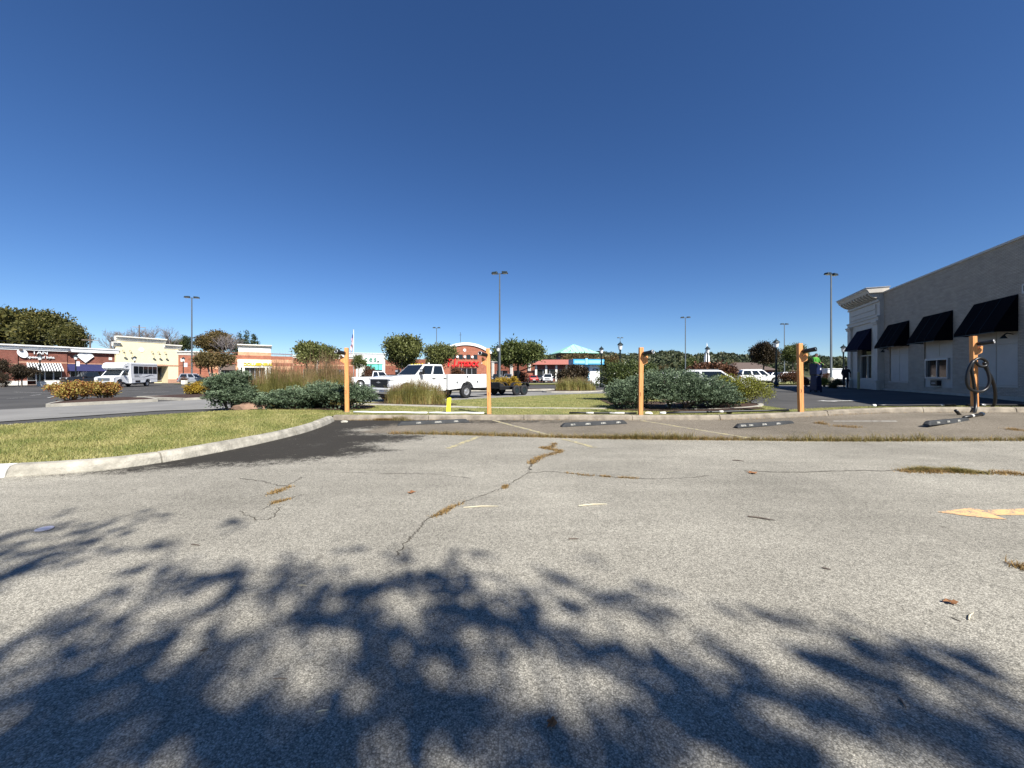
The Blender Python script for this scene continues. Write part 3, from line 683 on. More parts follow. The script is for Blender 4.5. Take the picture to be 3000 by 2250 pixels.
def boarded(t0, t1, z0, z1, cols, rowz):
    w_ = MB(); w_.box(t0, t1, -.12, -.08, z0, z1)
    root = w_.build('boarded_window', MT['board'], rb)
    n = cols; ww = (t1 - t0) / n
    for i in range(n):
        for za, zb in ((z0, rowz), (rowz, z1)):
            MB().box(t0 + i * ww + .02, t0 + (i + 1) * ww - .02, -.08, -.055, za + .02, zb - .02).build('panel', MT['board'], root, bevel=.008)
    MB().box(t0 - .06, t1 + .06, -.06, .03, z0 - .07, z0 - .002).build('sill', MT['trim_paint'], root)
boarded(1.5, 3.75, .62, 3.35, 2, 2.35); boarded(-6.75, -4.2, .55, 3.35, 2, 2.35)
# teller window between them
root = MB().box(-2.62, -.15, -.12, -.05, .35, 2.0).box(-2.62, -.15, -.12, -.07, 2.002, 3.35).build('service_window', MT['board'], rb)
MB().box(-1.42, -1.36, -.07, -.05, 2.05, 3.35).build('muntin', MT['trim_paint'], root)
fr = MB()
a, b, c, d = -2.35, -.33, .82, 1.93
for q in ((a, b, c, c + .09), (a, b, d - .09, d), (a, a + .09, c + .091, d - .091), (b - .09, b, c + .091, d - .091)): fr.box(q[0], q[1], -.05, .06, q[2], q[3])
fr.box(-1.36, -1.31, -.05, .02, c + .091, d - .091)
fr.build('window_frame', MT['alu'], root)
MB().box(a + .085, -1.36, -.045, -.035, c + .08, d - .08).build('pane', MT['glass'], root); MB().box(-1.31, b - .085, -.045, -.035, c + .08, d - .08).build('pane', MT['glass'], root)
MB().box(-1.62, -1.05, -.05, .14, .44, .74).build('deposit_drawer', MT['plastic'], root); MB().box(-1.5, -1.15, .141, .145, .56, .60).build('drawer_label', MT['worn_white'], root)
MB().box(-1.66, -1.01, -.05, .09, .38, .435).build('drawer_shelf', MT['trim_paint'], root)
def awning(t0, t1, z0, z1, pr, mat, o=0.0, val=.14):
    aw = MB()
    # solid wedge of canvas: sloping face, end cheeks and a short valance
    vs = [(t0, o + .01, z0), (t1, o + .01, z0), (t0, o + pr, z0), (t1, o + pr, z0), (t0, o + .01, z1), (t1, o + .01, z1), (t0, o + pr, z0 + val), (t1, o + pr, z0 + val)]
    aw.add(vs, [(2, 3, 7, 6), (6, 7, 5, 4), (0, 2, 6, 4), (1, 5, 7, 3)])
    r_ = aw.build('awning', mat, rb)
    for t in (t0 + (t1 - t0) / 3, t0 + 2 * (t1 - t0) / 3): MB().tube([(t, o + pr + .004, z0), (t, o + pr + .004, z0 + val), (t, o + .015, z1)], .009, 4).build('seam', MT['metal_dark'], r_)
    MB().box(t0, t1, o + pr - .01, o + pr + .012, z0 - .012, z0 + .012).build('hem_bar', MT['metal_dark'], r_)
awning(1.35, 3.95, 2.82, 4.38, .72, MT['black_canvas']); awning(-2.68, -.08, 2.82, 4.38, .72, MT['black_canvas']); awning(-6.8, -4.2, 2.85, 4.4, .72, MT['black_canvas'])
for t in (3.9, -6.55): # small lamps under awning ends
    MB().tube([(t, .01, 2.75), (t, .2, 2.8), (t, .3, 2.72)], .025, 6).lathe([(.03, 2.72), (.12, 2.58)], 10, 'z', (t, .3, 0)).build('wall_lamp', MT['metal_dark'], rb)
sgn = MB().box(-8.5, -7.05, .005, .05, 4.35, 4.75).build('wall_sign', MT['worn_white'], rb); tm = link('sign_lettering', text_mesh('P', .34, .006, MT['dark_cloth']), sgn, (-7.22, .06, 4.55), (0, 0, R(180)))
# corner pavilion
pv0, pv1, PO, PH = 4.5, 9.6, .22, 7.05
mb = MB(); w0, w1, wz0, wz1 = 5.75, 8.1, .72, 3.6
for q in ((pv0, w0, -.4, PH - .3), (w1, pv1, -.4, PH - .3), (w0, w1, -.4, wz0), (w0, w1, wz1, PH - .3)): mb.box(q[0], q[1], -.2, PO, q[2], q[3])
mb.box(pv1 - .4, pv1, -9.0, -.202, -.4, PH - .3); mb.box(pv0 + .05, pv1 - .42, -9.0, -8.6, -.4, PH - .3)
mb.build('corner_wall', MT['trim_paint'], rb)
for t in (pv0 + .32, pv1 - .32):
    p_ = MB().box(t - .3, t + .3, PO + .002, PO + .13, .55, 4.55).build('pilaster', MT['trim_paint'], rb, bevel=.01)
    MB().box(t - .38, t + .38, PO + .001, PO + .22, -.3, .55).box(t - .41, t + .41, PO + .001, PO + .26, .552, .66).build('plinth', MT['trim_paint'], p_, bevel=.015)
    MB().box(t - .36, t + .36, PO + .001, PO + .19, 4.552, 4.68).box(t - .4, t + .4, PO + .001, PO + .24, 4.682, 4.8).build('capital', MT['trim_paint'], p_, bevel=.01)
MB().box(pv0 - .04, pv1 + .06, PO + .003, PO + .10, 4.82, 5.05).box(pv0 - .06, pv1 + .08, PO + .003, PO + .16, 5.052, 5.14).build('architrave', MT['trim_paint'], rb)
MB().box(pv0 + .5, pv1 - .5, PO + .002, PO + .05, 5.3, 5.62).box(pv0 + .5, pv1 - .5, PO + .002, PO + .05, 5.66, 6.0).build('frieze_board', MT['trim_paint'], rb)
MB().box(pv0 - .04, pv1 + .06, PO + .003, PO + .09, 6.12, 6.28).build('moulding', MT['trim_paint'], rb)
for i in range(11):
    t = pv0 + .16 + i * (pv1 - pv0 - .2) / 10
    MB().prism([(PO + .003, 6.30), (PO + .30, 6.42), (PO + .56, 6.62), (PO + .56, 6.72), (PO + .003, 6.72)], t - .085, t + .085, 'x').build('cornice_bracket', MT['trim_paint'], rb)
MB().prism([(-.25, 6.722), (PO + .60, 6.722), (PO + .63, 6.80), (PO + .69, 6.92), (PO + .76, 6.98), (PO + .76, 7.06), (-.25, 7.06)], pv0 - .1, pv1 + .2, 'x').build('cornice', MT['trim_paint'], rb)
MB().box(pv0 - .14, pv1 + .24, -.3, PO + .80, 7.062, 7.11).build('cornice_flashing', MT['alu'], rb)
wn = MB().box(w0, w1, -.1, -.06, wz0, wz1).build('shop_window', MT['glass'], rb)
fr = MB()
for q in ((w0, w1, wz0, wz0 + .09), (w0, w0 + .07, wz0 + .09, wz1), (w1 - .07, w1, wz0 + .09, wz1), (w0 + .07, w1 - .07, 2.45, 2.53), ((w0 + w1) / 2 - .03, (w0 + w1) / 2 + .03, wz0 + .09, 2.449)): fr.box(q[0], q[1], -.06, .04, q[2], q[3])
fr.build('window_frame', MT['trim_paint'], wn)
awning(5.7, 8.15, 2.85, 4.4, .78, MT['navy'], PO)
# yellow-grey bollard at the pavilion
bp_ = WA + U * 5.3 - N * 1.1
bo = MB().lathe([(.075, 0), (.075, 1.15), (.06, 1.2), (.02, 1.23)], 12).build('bollard', M('faded_bollard', (.34, .30, .14), .8, .2, 5), None, (bp_.x, bp_.y, gz(bp_.x, bp_.y))); tag(bo, 'faded yellow bollard in front of the corner shop window', 'bollard')

# ------------------------------------------------------------------ hose posts along the kerb
def on(x, y, dz=0): return (x, y, gz(x, y) + dz)
PW = .128
def post(name, label, x, y, top, lean, rz, holder, hdir, bz):
    t = E(name, label, 'post', (x, y, bz), rz, 'orange wooden posts along the kerb'); h = top - bz; l = lean
    a = PW / 2; m = MB(); m.hexa([(-a, -a, -.15), (a, -a, -.15), (-a, a, -.15), (a, a, -.15), (-a + l, -a, h), (a + l, -a, h), (-a + l, a, h), (a + l, a, h)])
    m.build('timber', MT['wood'], t, bevel=.008)
    zb = h * holder; xo = l * holder; s = hdir
    # angled wooden hook and the black hose holder above it
    m = MB(); m.prism([(0, zb - .17), (s * .13, zb - .10), (s * .15, zb + .10), (s * .11, zb + .12), (0, zb - .02)], -.045, .045, 'y'); hk = m.build('hook_block', MT['wood'], t, (xo + s * (a - .005), -.02, 0), bevel=.004)
    m = MB(); m.tube([(0, -.02, .19), (s * .02, -.10, .19), (s * .10, -.16, .205), (s * .18, -.22, .225), (s * .20, -.235, .23)], [.062, .062, .064, .068, .072], 14)
    hd = m.build('hose_holder', MT['plastic'], t, (xo + s * a, -a, zb), smooth=True)
    m = MB(); d = Vector((s * .5, -.6, .1)).normalized(); c = Vector((s * .21, -.245, .232))
    ring = []; u_ = d.cross(Vector((0, 0, 1))).normalized(); v_ = d.cross(u_)
    for k in range(17): ring.append(c + (u_ * math.cos(k * math.pi / 8) * .068 + v_ * math.sin(k * math.pi / 8) * .056))
    m.tube(ring, .014, 6, cap=False); m.build('holder_rim', MT['alu'] if holder > .8 else MT['plastic'], hd, smooth=True)
    # checks and knots
    m = MB(); m.tube([(xo * .3 - .03, -a - .002, h * .34), (xo * .3 - .015, -a - .004, h * .31), (xo * .3 - .035, -a - .002, h * .28)], .006, 5); m.build('hook_screw', MT['metal_dark'], t)
    MB().box(-a - .03, a + .03, -a - .02, a + .02, -.02, .012).build('base_shim', MT['bark_pale'], t)
    return t
zk = lambda x: gz(x, KY + .3) + .135
post('hose_post', 'leftmost orange post, beside the low juniper where the two kerbs meet', -5.72, 13.35, at(1023, 1019, 13.35).z, -.02, R(12), .83, -1, zk(-5.7))
post('hose_post', 'orange post next to the yellow marker stake, in front of the trailer', -.74, 12.55, at(1434, 1021, 12.55).z, -.05, R(6), .81, -1, zk(-.7))
post('hose_post', 'orange post in front of the big sprawling blue-green juniper', 4.10, 12.28, at(1880, 1018, 12.28).z, .02, 0, .82, 1, zk(4.1))
post('hose_post', 'orange post between the yellow-green shrub and the blue lift', 9.16, 12.2, at(2345, 1006, 12.2).z, -.04, R(-4), .8, 1, zk(9.1))
P5 = Vector((14.8, 12.0)); post('hose_post', 'rightmost orange post with the looped black hose, before the brick building', P5.x, 12.3, at(2852, 985, 12.3).z, -.05, R(-8), .81, 1, zk(14.5) + .02)
# vacuum hose looped over the last post
def w5(px, py, Y): return at(px, py, Y)
Yh = 12.08
hp = [(2800, 1031 + 200, 11.2), (2830, 1232, 11.45), (2848, 1222, 11.75), (2857, 1200, 11.98), (2858, 1165, Yh), (2852, 1115, Yh), (2847, 1085, Yh), (2852, 1060, Yh), (2866, 1050, Yh), (2880, 1052, Yh),
      (2891, 1062, Yh), (2887, 1072, Yh), (2872, 1073, Yh), (2861, 1064, Yh + .02), (2852, 1058, Yh - .06), (2838, 1080, Yh - .06), (2832, 1110, Yh - .06), (2838, 1135, Yh - .06), (2855, 1146, Yh - .06), (2877, 1146, Yh - .05), (2894, 1134, Yh - .05),
      (2899, 1112, Yh - .04), (2893, 1085, Yh), (2884, 1062, Yh + .02), (2886, 1075, Yh + .05), (2896, 1092, Yh + .05), (2908, 1115, Yh + .06), (2915, 1145, Yh + .1), (2915, 1175, Yh + .18), (2907, 1192, Yh + .28), (2893, 1200, Yh + .38), (2880, 1202, Yh + .42)]
pts = [w5(*q) for q in hp]; pts[0].z = gz(pts[0].x, pts[0].y) + .14
m = MB(); m.tube(smooth_path(pts, 5), .041, 10); hs_ = E('vacuum_hose', 'thick black ribbed hose looped over the rightmost post', 'hose', (0, 0, 0))
m.build('hose', MT['plastic'], hs_, smooth=True)
# ------------------------------------------------------------------ wheel stops
MT['patch'] = M('scuffed_reflective_patch', (.42, .41, .37), .8, 0, 26, col2=(.08, .08, .075), det=9)
def wheel_stop(label, c, ang, ln, pat, sink=0.0):
    t = E('wheel_stop', label, 'wheel stop', on(c[0], c[1], .005 - sink), ang, 'black rubber wheel stops')
    l = ln / 2; m = MB()
    sec = [(-.075, 0), (-.055, .085), (-.03, .105), (.03, .105), (.055, .085), (.075, 0)]; k = len(sec); vs = []
    st = [(-l, .25), (-l + .09, .95), (-l + .12, 1), (l - .12, 1), (l - .09, .95), (l, .25)]
    for x, f in st:
        for y, z in sec: vs.append((x, y, max(z * f, .0)))
    fs = [(i * k + j, i * k + j + 1, (i + 1) * k + j + 1, (i + 1) * k + j) for i in range(len(st) - 1) for j in range(k - 1)] + [tuple(range(k)), tuple(range((len(st) - 1) * k, len(st) * k))]
    fs += [(i * k, (i + 1) * k, (i + 1) * k + k - 1, i * k + k - 1) for i in range(len(st) - 1)]
    m.add(vs, fs); b = m.build('stop_body', MT['rubber'], t, bevel=.008)
    rr = random.Random(len(label))
    for x in pat:
        wq = .085 + rr.uniform(-.02, .02)
        MB().add([(x - wq, -.0712, .034), (x + wq, -.0705, .037), (x + wq * .8, -.0602, .080), (x - wq * .85, -.0602, .080)], [(0, 1, 2, 3)]).build('reflective_patch', MT['patch'], t)
    for x in (-l * .62, l * .62): MB().lathe([(.02, .105), (.018, .109)], 10, 'z', (x, 0, 0)).build('anchor_bolt', MT['metal_dark'], t)
wheel_stop('leftmost wheel stop, its white patches nearly worn away', (-2.24, 11.1), R(20.5), 2.05, (-.45, .1, .62))
wheel_stop('wheel stop with four white patches, between the two long yellow bay lines', (2.32, 10.8), R(20), 2.1, (-.72, -.25, .25, .75))
wheel_stop('wheel stop before the post beside the yellow-green shrub', (6.95, 10.55), R(20), 2.2, (-.9, -.62, -.12, .42))
wheel_stop('wheel stop under the end of the black hose', (11.15, 9.85), R(22), 2.1, (-.62, -.12, .42))
# loose nozzle tube beyond the last stop
t = E('nozzle_tube', 'loose black nozzle tube lying on asphalt beyond the last wheel stop', 'nozzle', (0, 0, 0))
a, b = Vector(on(12.1, 10.3, .06)), Vector(on(13.35, 10.95, .06)); d = (b - a)
MB().tube([a, a.lerp(b, .5), b], [.035, .035, .04], 10).build('tube', MT['plastic'], t, smooth=True); MB().tube([b, b + d * .02, b + d * .07], [.045, .06, .062], 10).build('end_cap', MT['car_blue'], t); MB().tube([a.lerp(b, .42), a.lerp(b, .52)], .038, 10).build('collar', MT['worn_white'], t)
# pipes lying behind the kerb
def pipe(name, label, a, b, r, mat, bands=(), cat='pipe', z=.16):
    t = E(name, label, cat, (0, 0, 0)); pa, pb = Vector((a[0], a[1], gz(*a) + z + r)), Vector((b[0], b[1], gz(*b) + z + r))
    n = 6; MB().tube([pa.lerp(pb, i / n) + Vector((0, 0, .006 * math.sin(i * 2.1))) for i in range(n + 1)], r, 10).build('pipe', mat, t, smooth=True)
    for u0, u1, mm in bands: MB().tube([pa.lerp(pb, u0), pa.lerp(pb, u1)], r * 1.12, 10).build('coupling', mm, t, smooth=True)
    return t
pipe('plastic_pipe', 'white plastic pipe on the grass just right of the leftmost post', (-5.25, 12.75), (-2.75, 12.5), .03, MT['white_paint'])
pipe('plastic_pipe', 'white plastic pipe running to the post beside the yellow marker stake', (-2.7, 12.48), (-.9, 12.42), .03, MT['white_paint'])
pipe('hose_pipe', 'black pipe with white bands on the kerb left of the middle post', (1.85, 12.42), (4.0, 12.36), .03, MT['plastic'], ((.25, .36, MT['worn_white']), (.6, .82, MT['worn_white'])))
pipe('hose_pipe', 'black pipe with white end lying in front of the big juniper', (4.75, 12.36), (8.9, 12.38), .034, MT['plastic'], ((0, .045, MT['white_paint']), (.36, .40, MT['plastic']), (.46, .49, MT['worn_white'])))
pipe('hose_pipe', 'black pipe running along the kerb to the rightmost post', (11.8, 12.6), (14.4, 12.5), .036, MT['plastic'], ((0, .04, MT['white_paint']), (.82, .86, MT['alu'])))
pipe('hose_pipe', 'black pipe running right from the rightmost post out of the picture', (14.75, 12.5), (19.5, 12.55), .036, MT['plastic'], ((.1, .13, MT['alu']), (.4, .42, MT['alu'])))
def blockish(name, label, cat, loc, size, mat, seed):
    rng = random.Random(seed); bm = bmesh.new(); bmesh.ops.create_icosphere(bm, subdivisions=2, radius=1)
    for v in bm.verts:
        v.co *= 1 + rng.uniform(-.14, .14); v.co = Vector((v.co.x * size[0], v.co.y * size[1], max(v.co.z, -.3) * size[2]))
    me = bpy.data.meshes.new(name); bm.to_mesh(me); bm.free(); me.materials.append(mat); o = link(name, me, None, loc); tag(o, label, cat); return o
blockish('stone', 'small pale stone at the inner corner of the two kerbs', 'stone', on(-4.95, 11.35, .03), (.11, .08, .05), MT['concrete'], 1)
blockish('stone', 'pale rubble beside the foot of the middle post', 'stone', on(4.42, 12.45, .17), (.13, .1, .06), MT['cream'], 2)
blockish('stone', 'flat brown boulder beside the leftmost juniper', 'stone', (-9.9, 14.55, .14), (.62, .4, .26), MT['rock'], 3)
blockish('pipe_cap', 'short black pipe stub under the big juniper', 'pipe cap', (7.05, 12.5, gz(7, 12.4) + .18), (.09, .09, .1), MT['plastic'], 4)
st = E('marker_stake', 'short yellow marker stake leaning on the lawn by the tall grass clump', 'stake', (-2.2, 13.25, .1)); m = MB(); m.prism([(-.075, 0), (.075, 0), (.11, .52), (.06, .545), (-.03, .52)], -.03, .03, 'y'); m.build('stake_body', M('bright_yellow', (.80, .72, .06), .5, .05, 4), st, bevel=.006)

# ------------------------------------------------------------------ the shop row on the left
def tpx(px):                       # distance along the row for a picture column
    k = (px - CX) / F; return (-72 - 54 * k) / (.9198 * k - .3925)
RP = Vector((-72, 54))
def shop(name, label, p, ang): return E(name, label, 'building', (p.x, p.y, 0), ang)
def cornice(mb, x0, x1, z0, z1, pr):
    h = z1 - z0
    mb.prism([(0.3, z0), (-.08, z0), (-.10, z0 + h * .28), (-pr * .45, z0 + h * .32), (-pr * .5, z0 + h * .62), (-pr * .85, z0 + h * .70), (-pr, z0 + h * .78), (-pr, z1), (0.3, z1)], x0, x1, 'x')
def stripe_awning(root, x0, x1, z0, z1, pr, m1, m2, n, y=0.0):
    r = MB()
    for i in range(n):
        a, b = x0 + (x1 - x0) * i / n, x0 + (x1 - x0) * (i + 1) / n
        r.add([(a, y - pr, z0 - .16), (b, y - pr, z0 - .16), (b, y - pr, z0), (a, y - pr, z0), (b, y - .01, z1), (a, y - .01, z1)], [(0, 1, 2, 3), (3, 2, 4, 5)], i % 2)
    for x in (x0, x1): r.add([(x, y - pr, z0 - .16), (x, y - pr, z0), (x, y - .01, z1), (x, y - .01, z0 - .16)], [(0, 1, 2, 3)], 0)
    return r.build('awning', [m1, m2], root)
def storefront(root, x0, x1, z0, z1, n, y=.12, door=None, base=0.0):
    """row of glazed lights with metal frames; door = index that reaches the ground"""
    ww = (x1 - x0) / n
    for i in range(n):
        zb = .05 if door == i else z0; f = MB(); a, b = x0 + i * ww, x0 + (i + 1) * ww
        w_ = MB().box(a + .05, b - .05, y + .02, y + .04, zb + .05, z1 - .05).build('door' if door == i else 'shop_window', MT['glass_soft'], root)
        for q in ((a, a + .07, zb, z1), (b - .07, b, zb, z1), (a + .07, b - .07, zb, zb + .07), (a + .07, b - .07, z1 - .07, z1)): f.box(q[0], q[1], y - .06, y + .03, q[2], q[3])
        f.build('frame', MT['alu'], w_)
def wall_with_holes(root, x0, x1, H, holes, mat, y0=0, y1=.3, name='wall', z0=-.3):
    mb = MB(); xs_ = sorted(set([x0, x1] + [v for h in holes for v in h[:2]]))
    for a, b in zip(xs_, xs_[1:]):
        hs2 = sorted([h for h in holes if h[0] <= a + 1e-6 and h[1] >= b - 1e-6], key=lambda h: h[2]); z = z0
        for h in hs2:
            if h[2] > z: mb.box(a, b, y0, y1, z, h[2])
            z = h[3]
        if z < H: mb.box(a, b, y0, y1, z, H)
    return mb.build(name, mat, root)
def back_mass(root, x0, x1, H, d, mat, y=.31): MB().box(x0 + .02, x1 - .02, y + .6, d, -.3, H - .35).build('rear_block', mat, root); MB().box(x0 + .02, x1 - .02, y, y + .55, H - .6, H - .4).build('roof', MT['roof_brown'], root)

# brick shop with tanning sign
p0 = RP + U * -16
tan = shop('brick_shop', 'red-brown brick shop with striped awning and white TAN lettering, at far left', p0, UANG); o_ = 16.0
a, b, c = o_ + tpx(52), o_ + tpx(199), 0
wall_with_holes(tan, 0, a, 5.35, [(a - 7.2, a - 3.4, .62, 2.6)], MT['brick'], name='side_bay'); storefront(tan, a - 7.2, a - 3.4, .62, 2.6, 3)
wx0, wx1 = a + .95, b - .55
wall_with_holes(tan, a, b, 5.35, [(wx0, wx1, .05, 2.35)], MT['brick'], .25, .55)
storefront(tan, wx0, wx1, .62, 2.35, 4, .35, door=1)
for q0, q1 in ((wx0 + (wx1 - wx0) / 2, wx1),): MB().box(q0, q1, .2, .32, -.2, .6).build('stall_riser', MT['cream'], tan)
MB().box(0, a, -.06, -.002, -.2, .62).box(a + .02, wx0, .19, .248, -.2, .62).box(wx1, b, .19, .248, -.2, .62).build('plinth', MT['cream'], tan)
MB().box(0, a, -.03, -.002, 2.95, 3.1).box(a, b, .22, .248, 3.25, 3.45).build('stone_band', MT['stone'], tan)
cm = MB(); cornice(cm, 0, b, 5.1, 5.86, .5); cm.build('cornice', MT['white_paint'], tan)
back_mass(tan, 0, b, 5.8, 14, MT['brick'], .58)
aw = stripe_awning(tan, o_ + tpx(80), o_ + tpx(180), 2.22, 3.3, 1.05, MT['white_paint'], MT['car_dark'], 25, .25)
stripe_awning(tan, a - 8, a - 2.6, 2.2, 3.2, 1.1, MT['maroon_canvas'] if 'maroon_canvas' in MT else MT['roof_brown'], MT['roof_brown'], 2)
link('sign_lettering', text_mesh('TAN', .78, .06, [MT['white_paint'], MT['dark_cloth']], .012), tan, (o_ + tpx(118), .12, 4.82))
link('sign_lettering', text_mesh('speed of light', .50, .06, [MT['white_paint'], MT['dark_cloth']], .010), tan, (o_ + tpx(121), .12, 4.12))
ov = MB(); ov.lathe([(.5, -.06), (.5, .06)], 28, 'y'); ob = ov.build('oval_sign', MT['white_paint'], tan, (o_ + tpx(66), .02, 4.62), (0, R(-28), 0)); ob.scale = (.95, 1, 1.36)
m = MB(); m.box(-.012, .012, -.068, -.063, -.3, .22); m.build('sign_mark', MT['stone'], ob, rot=(0, R(22), 0))
for px in (60, 203): # downpipe heads
    MB().box(o_ + tpx(px) - .14, o_ + tpx(px) + .14, -.28, .1, 5.0, 5.22).build('scupper', MT['roof_brown'], tan)

# brick shop with the white diamond sign
p0 = RP + U * tpx(199); ds = shop('brick_shop', 'red-brown brick shop with white diamond sign and navy awning, behind the shuttle bus', p0, UANG)
W_ = tpx(340) - tpx(199)
wall_with_holes(ds, 0.005, W_, 5.35, [(.35, W_ - .6, .05, 2.75)], MT['brick'], .45, .75); storefront(ds, .35, W_ - .6, .62, 2.7, 5, .5, door=2)
MB().box(.35, .35 + (W_ - .95) * .4, .36, .5, -.2, .6).box(.35 + (W_ - .95) * .6, W_ - .6, .36, .5, -.2, .6).build('stall_riser', MT['cream'], ds)
MB().box(.005, W_, .42, .448, 3.22, 3.36).build('stone_band', MT['stone'], ds)
cm = MB(); cornice(cm, .01, W_ + .35, 5.1, 5.84, .28); cm.build('cornice', MT['white_paint'], ds); back_mass(ds, 0, W_, 5.8, 14, MT['brick'], .78)
MB().box(.02, W_ - .9, .0, .44, 2.05, 2.2).add([(.02, -.55, 2.1), (W_ - .9, -.55, 2.1), (W_ - .9, .44, 3.2), (.02, .44, 3.2)], [(0, 1, 2, 3)]).add([(.02, -.55, 2.1), (.02, .44, 3.2), (.02, .44, 2.1)], [(0, 1, 2)]).add([(W_ - .9, -.55, 2.1), (W_ - .9, .44, 3.2), (W_ - .9, .44, 2.1)], [(0, 1, 2)]).build('awning', M('navy_awning', (.022, .024, .085), .8, .1, 3), ds)
dx = tpx(252) - tpx(199)
dsg = MB().prism([(-.62, 5.02), (.62, 5.02), (1.0, 4.5), (0, 3.45), (-1.0, 4.5)], .16, .32, 'y').build('diamond_sign', MT['white_paint'], ds, (dx, 0, 0))
for i, (z, hw) in enumerate(((4.82, .25), (4.6, .62), (4.38, .45))):
    m = MB(); n = 5 + 3 * (i > 0)
    for j in range(n): m.box(-hw + 2 * hw * j / n, -hw + 2 * hw * (j + .62) / n, .152, .158, z - .05, z + .05)
    o = m.build('sign_lettering', M('grey_ink', (.30, .28, .27), .7, 0), dsg); o['kind'] = 'stuff'
MB().box(W_ - .75, W_ - .35, .40, .446, 4.0, 4.45).build('wall_plate', MT['cream'], ds)

# yellow stucco shop with stepped parapet
p0 = RP + U * (tpx(340) + .02); ye = shop('yellow_shop', 'pale yellow stucco shop with stepped parapet and gooseneck lamps, behind the bus', p0, UANG)
YW = tpx(522) - tpx(340); c0, c1 = tpx(364) - tpx(340) - .9, tpx(479) - tpx(340)
yw = MB()
yw.box(-.02, YW - 1.6, 0, .3, 3.4, 6.5).box(YW - 1.6, YW, 0, .3, -.3, 6.5).box(c0, c1, 0.001, .299, 6.5, 7.5).box(-.02, .9, 0, .3, -.3, 3.4); yw.build('facade', MT['yellow_stucco'], ye)
MB().box(.9, YW - 1.6, 2.2, 2.4, -.3, 3.4).box(YW - 1.6, YW - 1.4, .302, 2.2, -.3, 3.4).build('recess_wall', MT['yellow_stucco'], ye)
storefront(ye, 1.2, YW - 1.7, .4, 3.0, 5, 2.05, door=3)
MB().box(.9, YW - 1.6, .0, 2.2, 3.402, 3.45).build('soffit', MT['cream'], ye); MB().box(YW - 2.0, YW + .02, -.06, -.001, 3.15, 3.39).box(-.02, YW - 2.0, -.06, -.001, 3.15, 3.39).build('band', MT['stone'], ye)
cm = MB(); cornice(cm, c0 - .3, c1 + .3, 7.35, 8.15, .55); cm.build('cornice', MT['cream'], ye)
cm = MB(); cornice(cm, -.5, c0 + .3, 6.4, 7.12, .55); cm.build('cornice', MT['cream'], ye)
cm = MB(); cornice(cm, c1 + .0, YW + .4, 6.4, 7.18, .55); cm.build('cornice', MT['cream'], ye)
MB().box(YW - 1.62, YW + .02, -.06, -.002, -.2, .7).build('plinth', MT['stone'], ye)
back_mass(ye, 0, YW, 6.4, 14, MT['yellow_stucco'], 2.45); MB().lathe([(.42, -.02), (.40, -.06)], 20, 'y', ((c0 + c1) / 2, 0, 5.95)).build('medallion', MT['cream'], ye)
for px in (357, 378, 442, 461, 480):
    x = tpx(px) - tpx(340)
    lp = MB().tube([(x, 0, 5.62), (x, -.2, 5.75), (x, -.45, 5.78), (x, -.68, 5.62), (x, -.75, 5.4)], .025, 6).build('gooseneck_lamp', MT['metal_dark'], ye); MB().lathe([(.04, 5.42), (.08, 5.34), (.24, 5.2)], 10, 'z', (x, -.75, 0)).build('lamp_shade', MT['metal_dark'], lp)

# brick link, then the striped brick store
C0 = RP + U * tpx(522); 
lk = shop('brick_shop', 'plain red brick shop front with white cornice right of the yellow shop', C0, R(45)); LW = 4.7
wall_with_holes(lk, .02, LW, 5.4, [], MT['brick_orange']); MB().box(.02, LW, -.05, -.002, -.2, .6).build('plinth', MT['stone'], lk)
cm = MB(); cornice(cm, -.25, LW, 5.35, 6.1, .45); cm.build('cornice', MT['cream'], lk); back_mass(lk, .02, LW, 5.9, 12, MT['brick_orange'])
for z in (2.2, 3.3): MB().box(.02, LW, -.012, -.001, z, z + .08).build('brick_band', MT['brick'], lk)
MB().box(.35, .95, -.06, -.002, 4.05, 4.7).build('wall_plate', MT['cream'], lk)
C1 = C0 + Vector((.7071, .7071)) * LW; DD = Vector((.82, .572)).normalized(); DANG = math.atan2(DD.y, DD.x)
def tdg(px):
    k = (px - CX) / F; return (C1.x - k * C1.y) / (k * DD.y - DD.x)
dg_ = shop('striped_brick_store', 'store striped in tan and brown brick with yellow lettering over its entrance', C1, DANG); DW = tdg(858)
e0, e1 = tdg(697), tdg(794)
for i in range(9):
    z0 = -.3 if i == 0 else .72 * i - .2; z1 = .72 * (i + 1) - .2 - .003
    mt = MT['brick_orange'] if i % 2 else MT['brick_tan']
    for q0, q1 in ((.0, e0), (e1, DW)): 
        if z1 < 6.0: MB().box(q0, q1, 0, .3, z0, z1).build('brick_course', mt, dg_)
    if z1 > 4.7: MB().box(e0, e1, -.6, .3, max(z0, 4.7), min(z1, 6.3)).build('brick_course', mt, dg_)
MB().box(-.02, e0 - .0, -.04, .32, 6.0 - .02, 6.12).box(e1, DW, -.04, .32, 5.98, 6.12).build('coping', MT['brick'], dg_)
MB().box(e0 - .05, e1 + .05, -.75, .3, 3.05, 4.69).build('sign_panel', MT['cream'], dg_)
MB().box(e0 + .1, e1 - .1, -.5, .3, 6.302, 7.1).build('parapet', MT['white_paint'], dg_); cm = MB(); cornice(cm, e0 - .1, e1 + .1, 7.05, 7.85, 1.0); cm.build('cornice', MT['cream'], dg_)
for q in (e0 + .3, e0 + .95, e1 - .95, e1 - .3): MB().box(q - .2, q + .2, -.72, -.3, -.3, 3.04).build('column', MT['cream'], dg_)
storefront(dg_, e0 + 1.2, e1 - 1.2, .3, 3.0, 4, .0, door=1); MB().box(e0, e1, .31, .5, -.3, 4.7).build('inner_wall', MT['brick'], dg_)
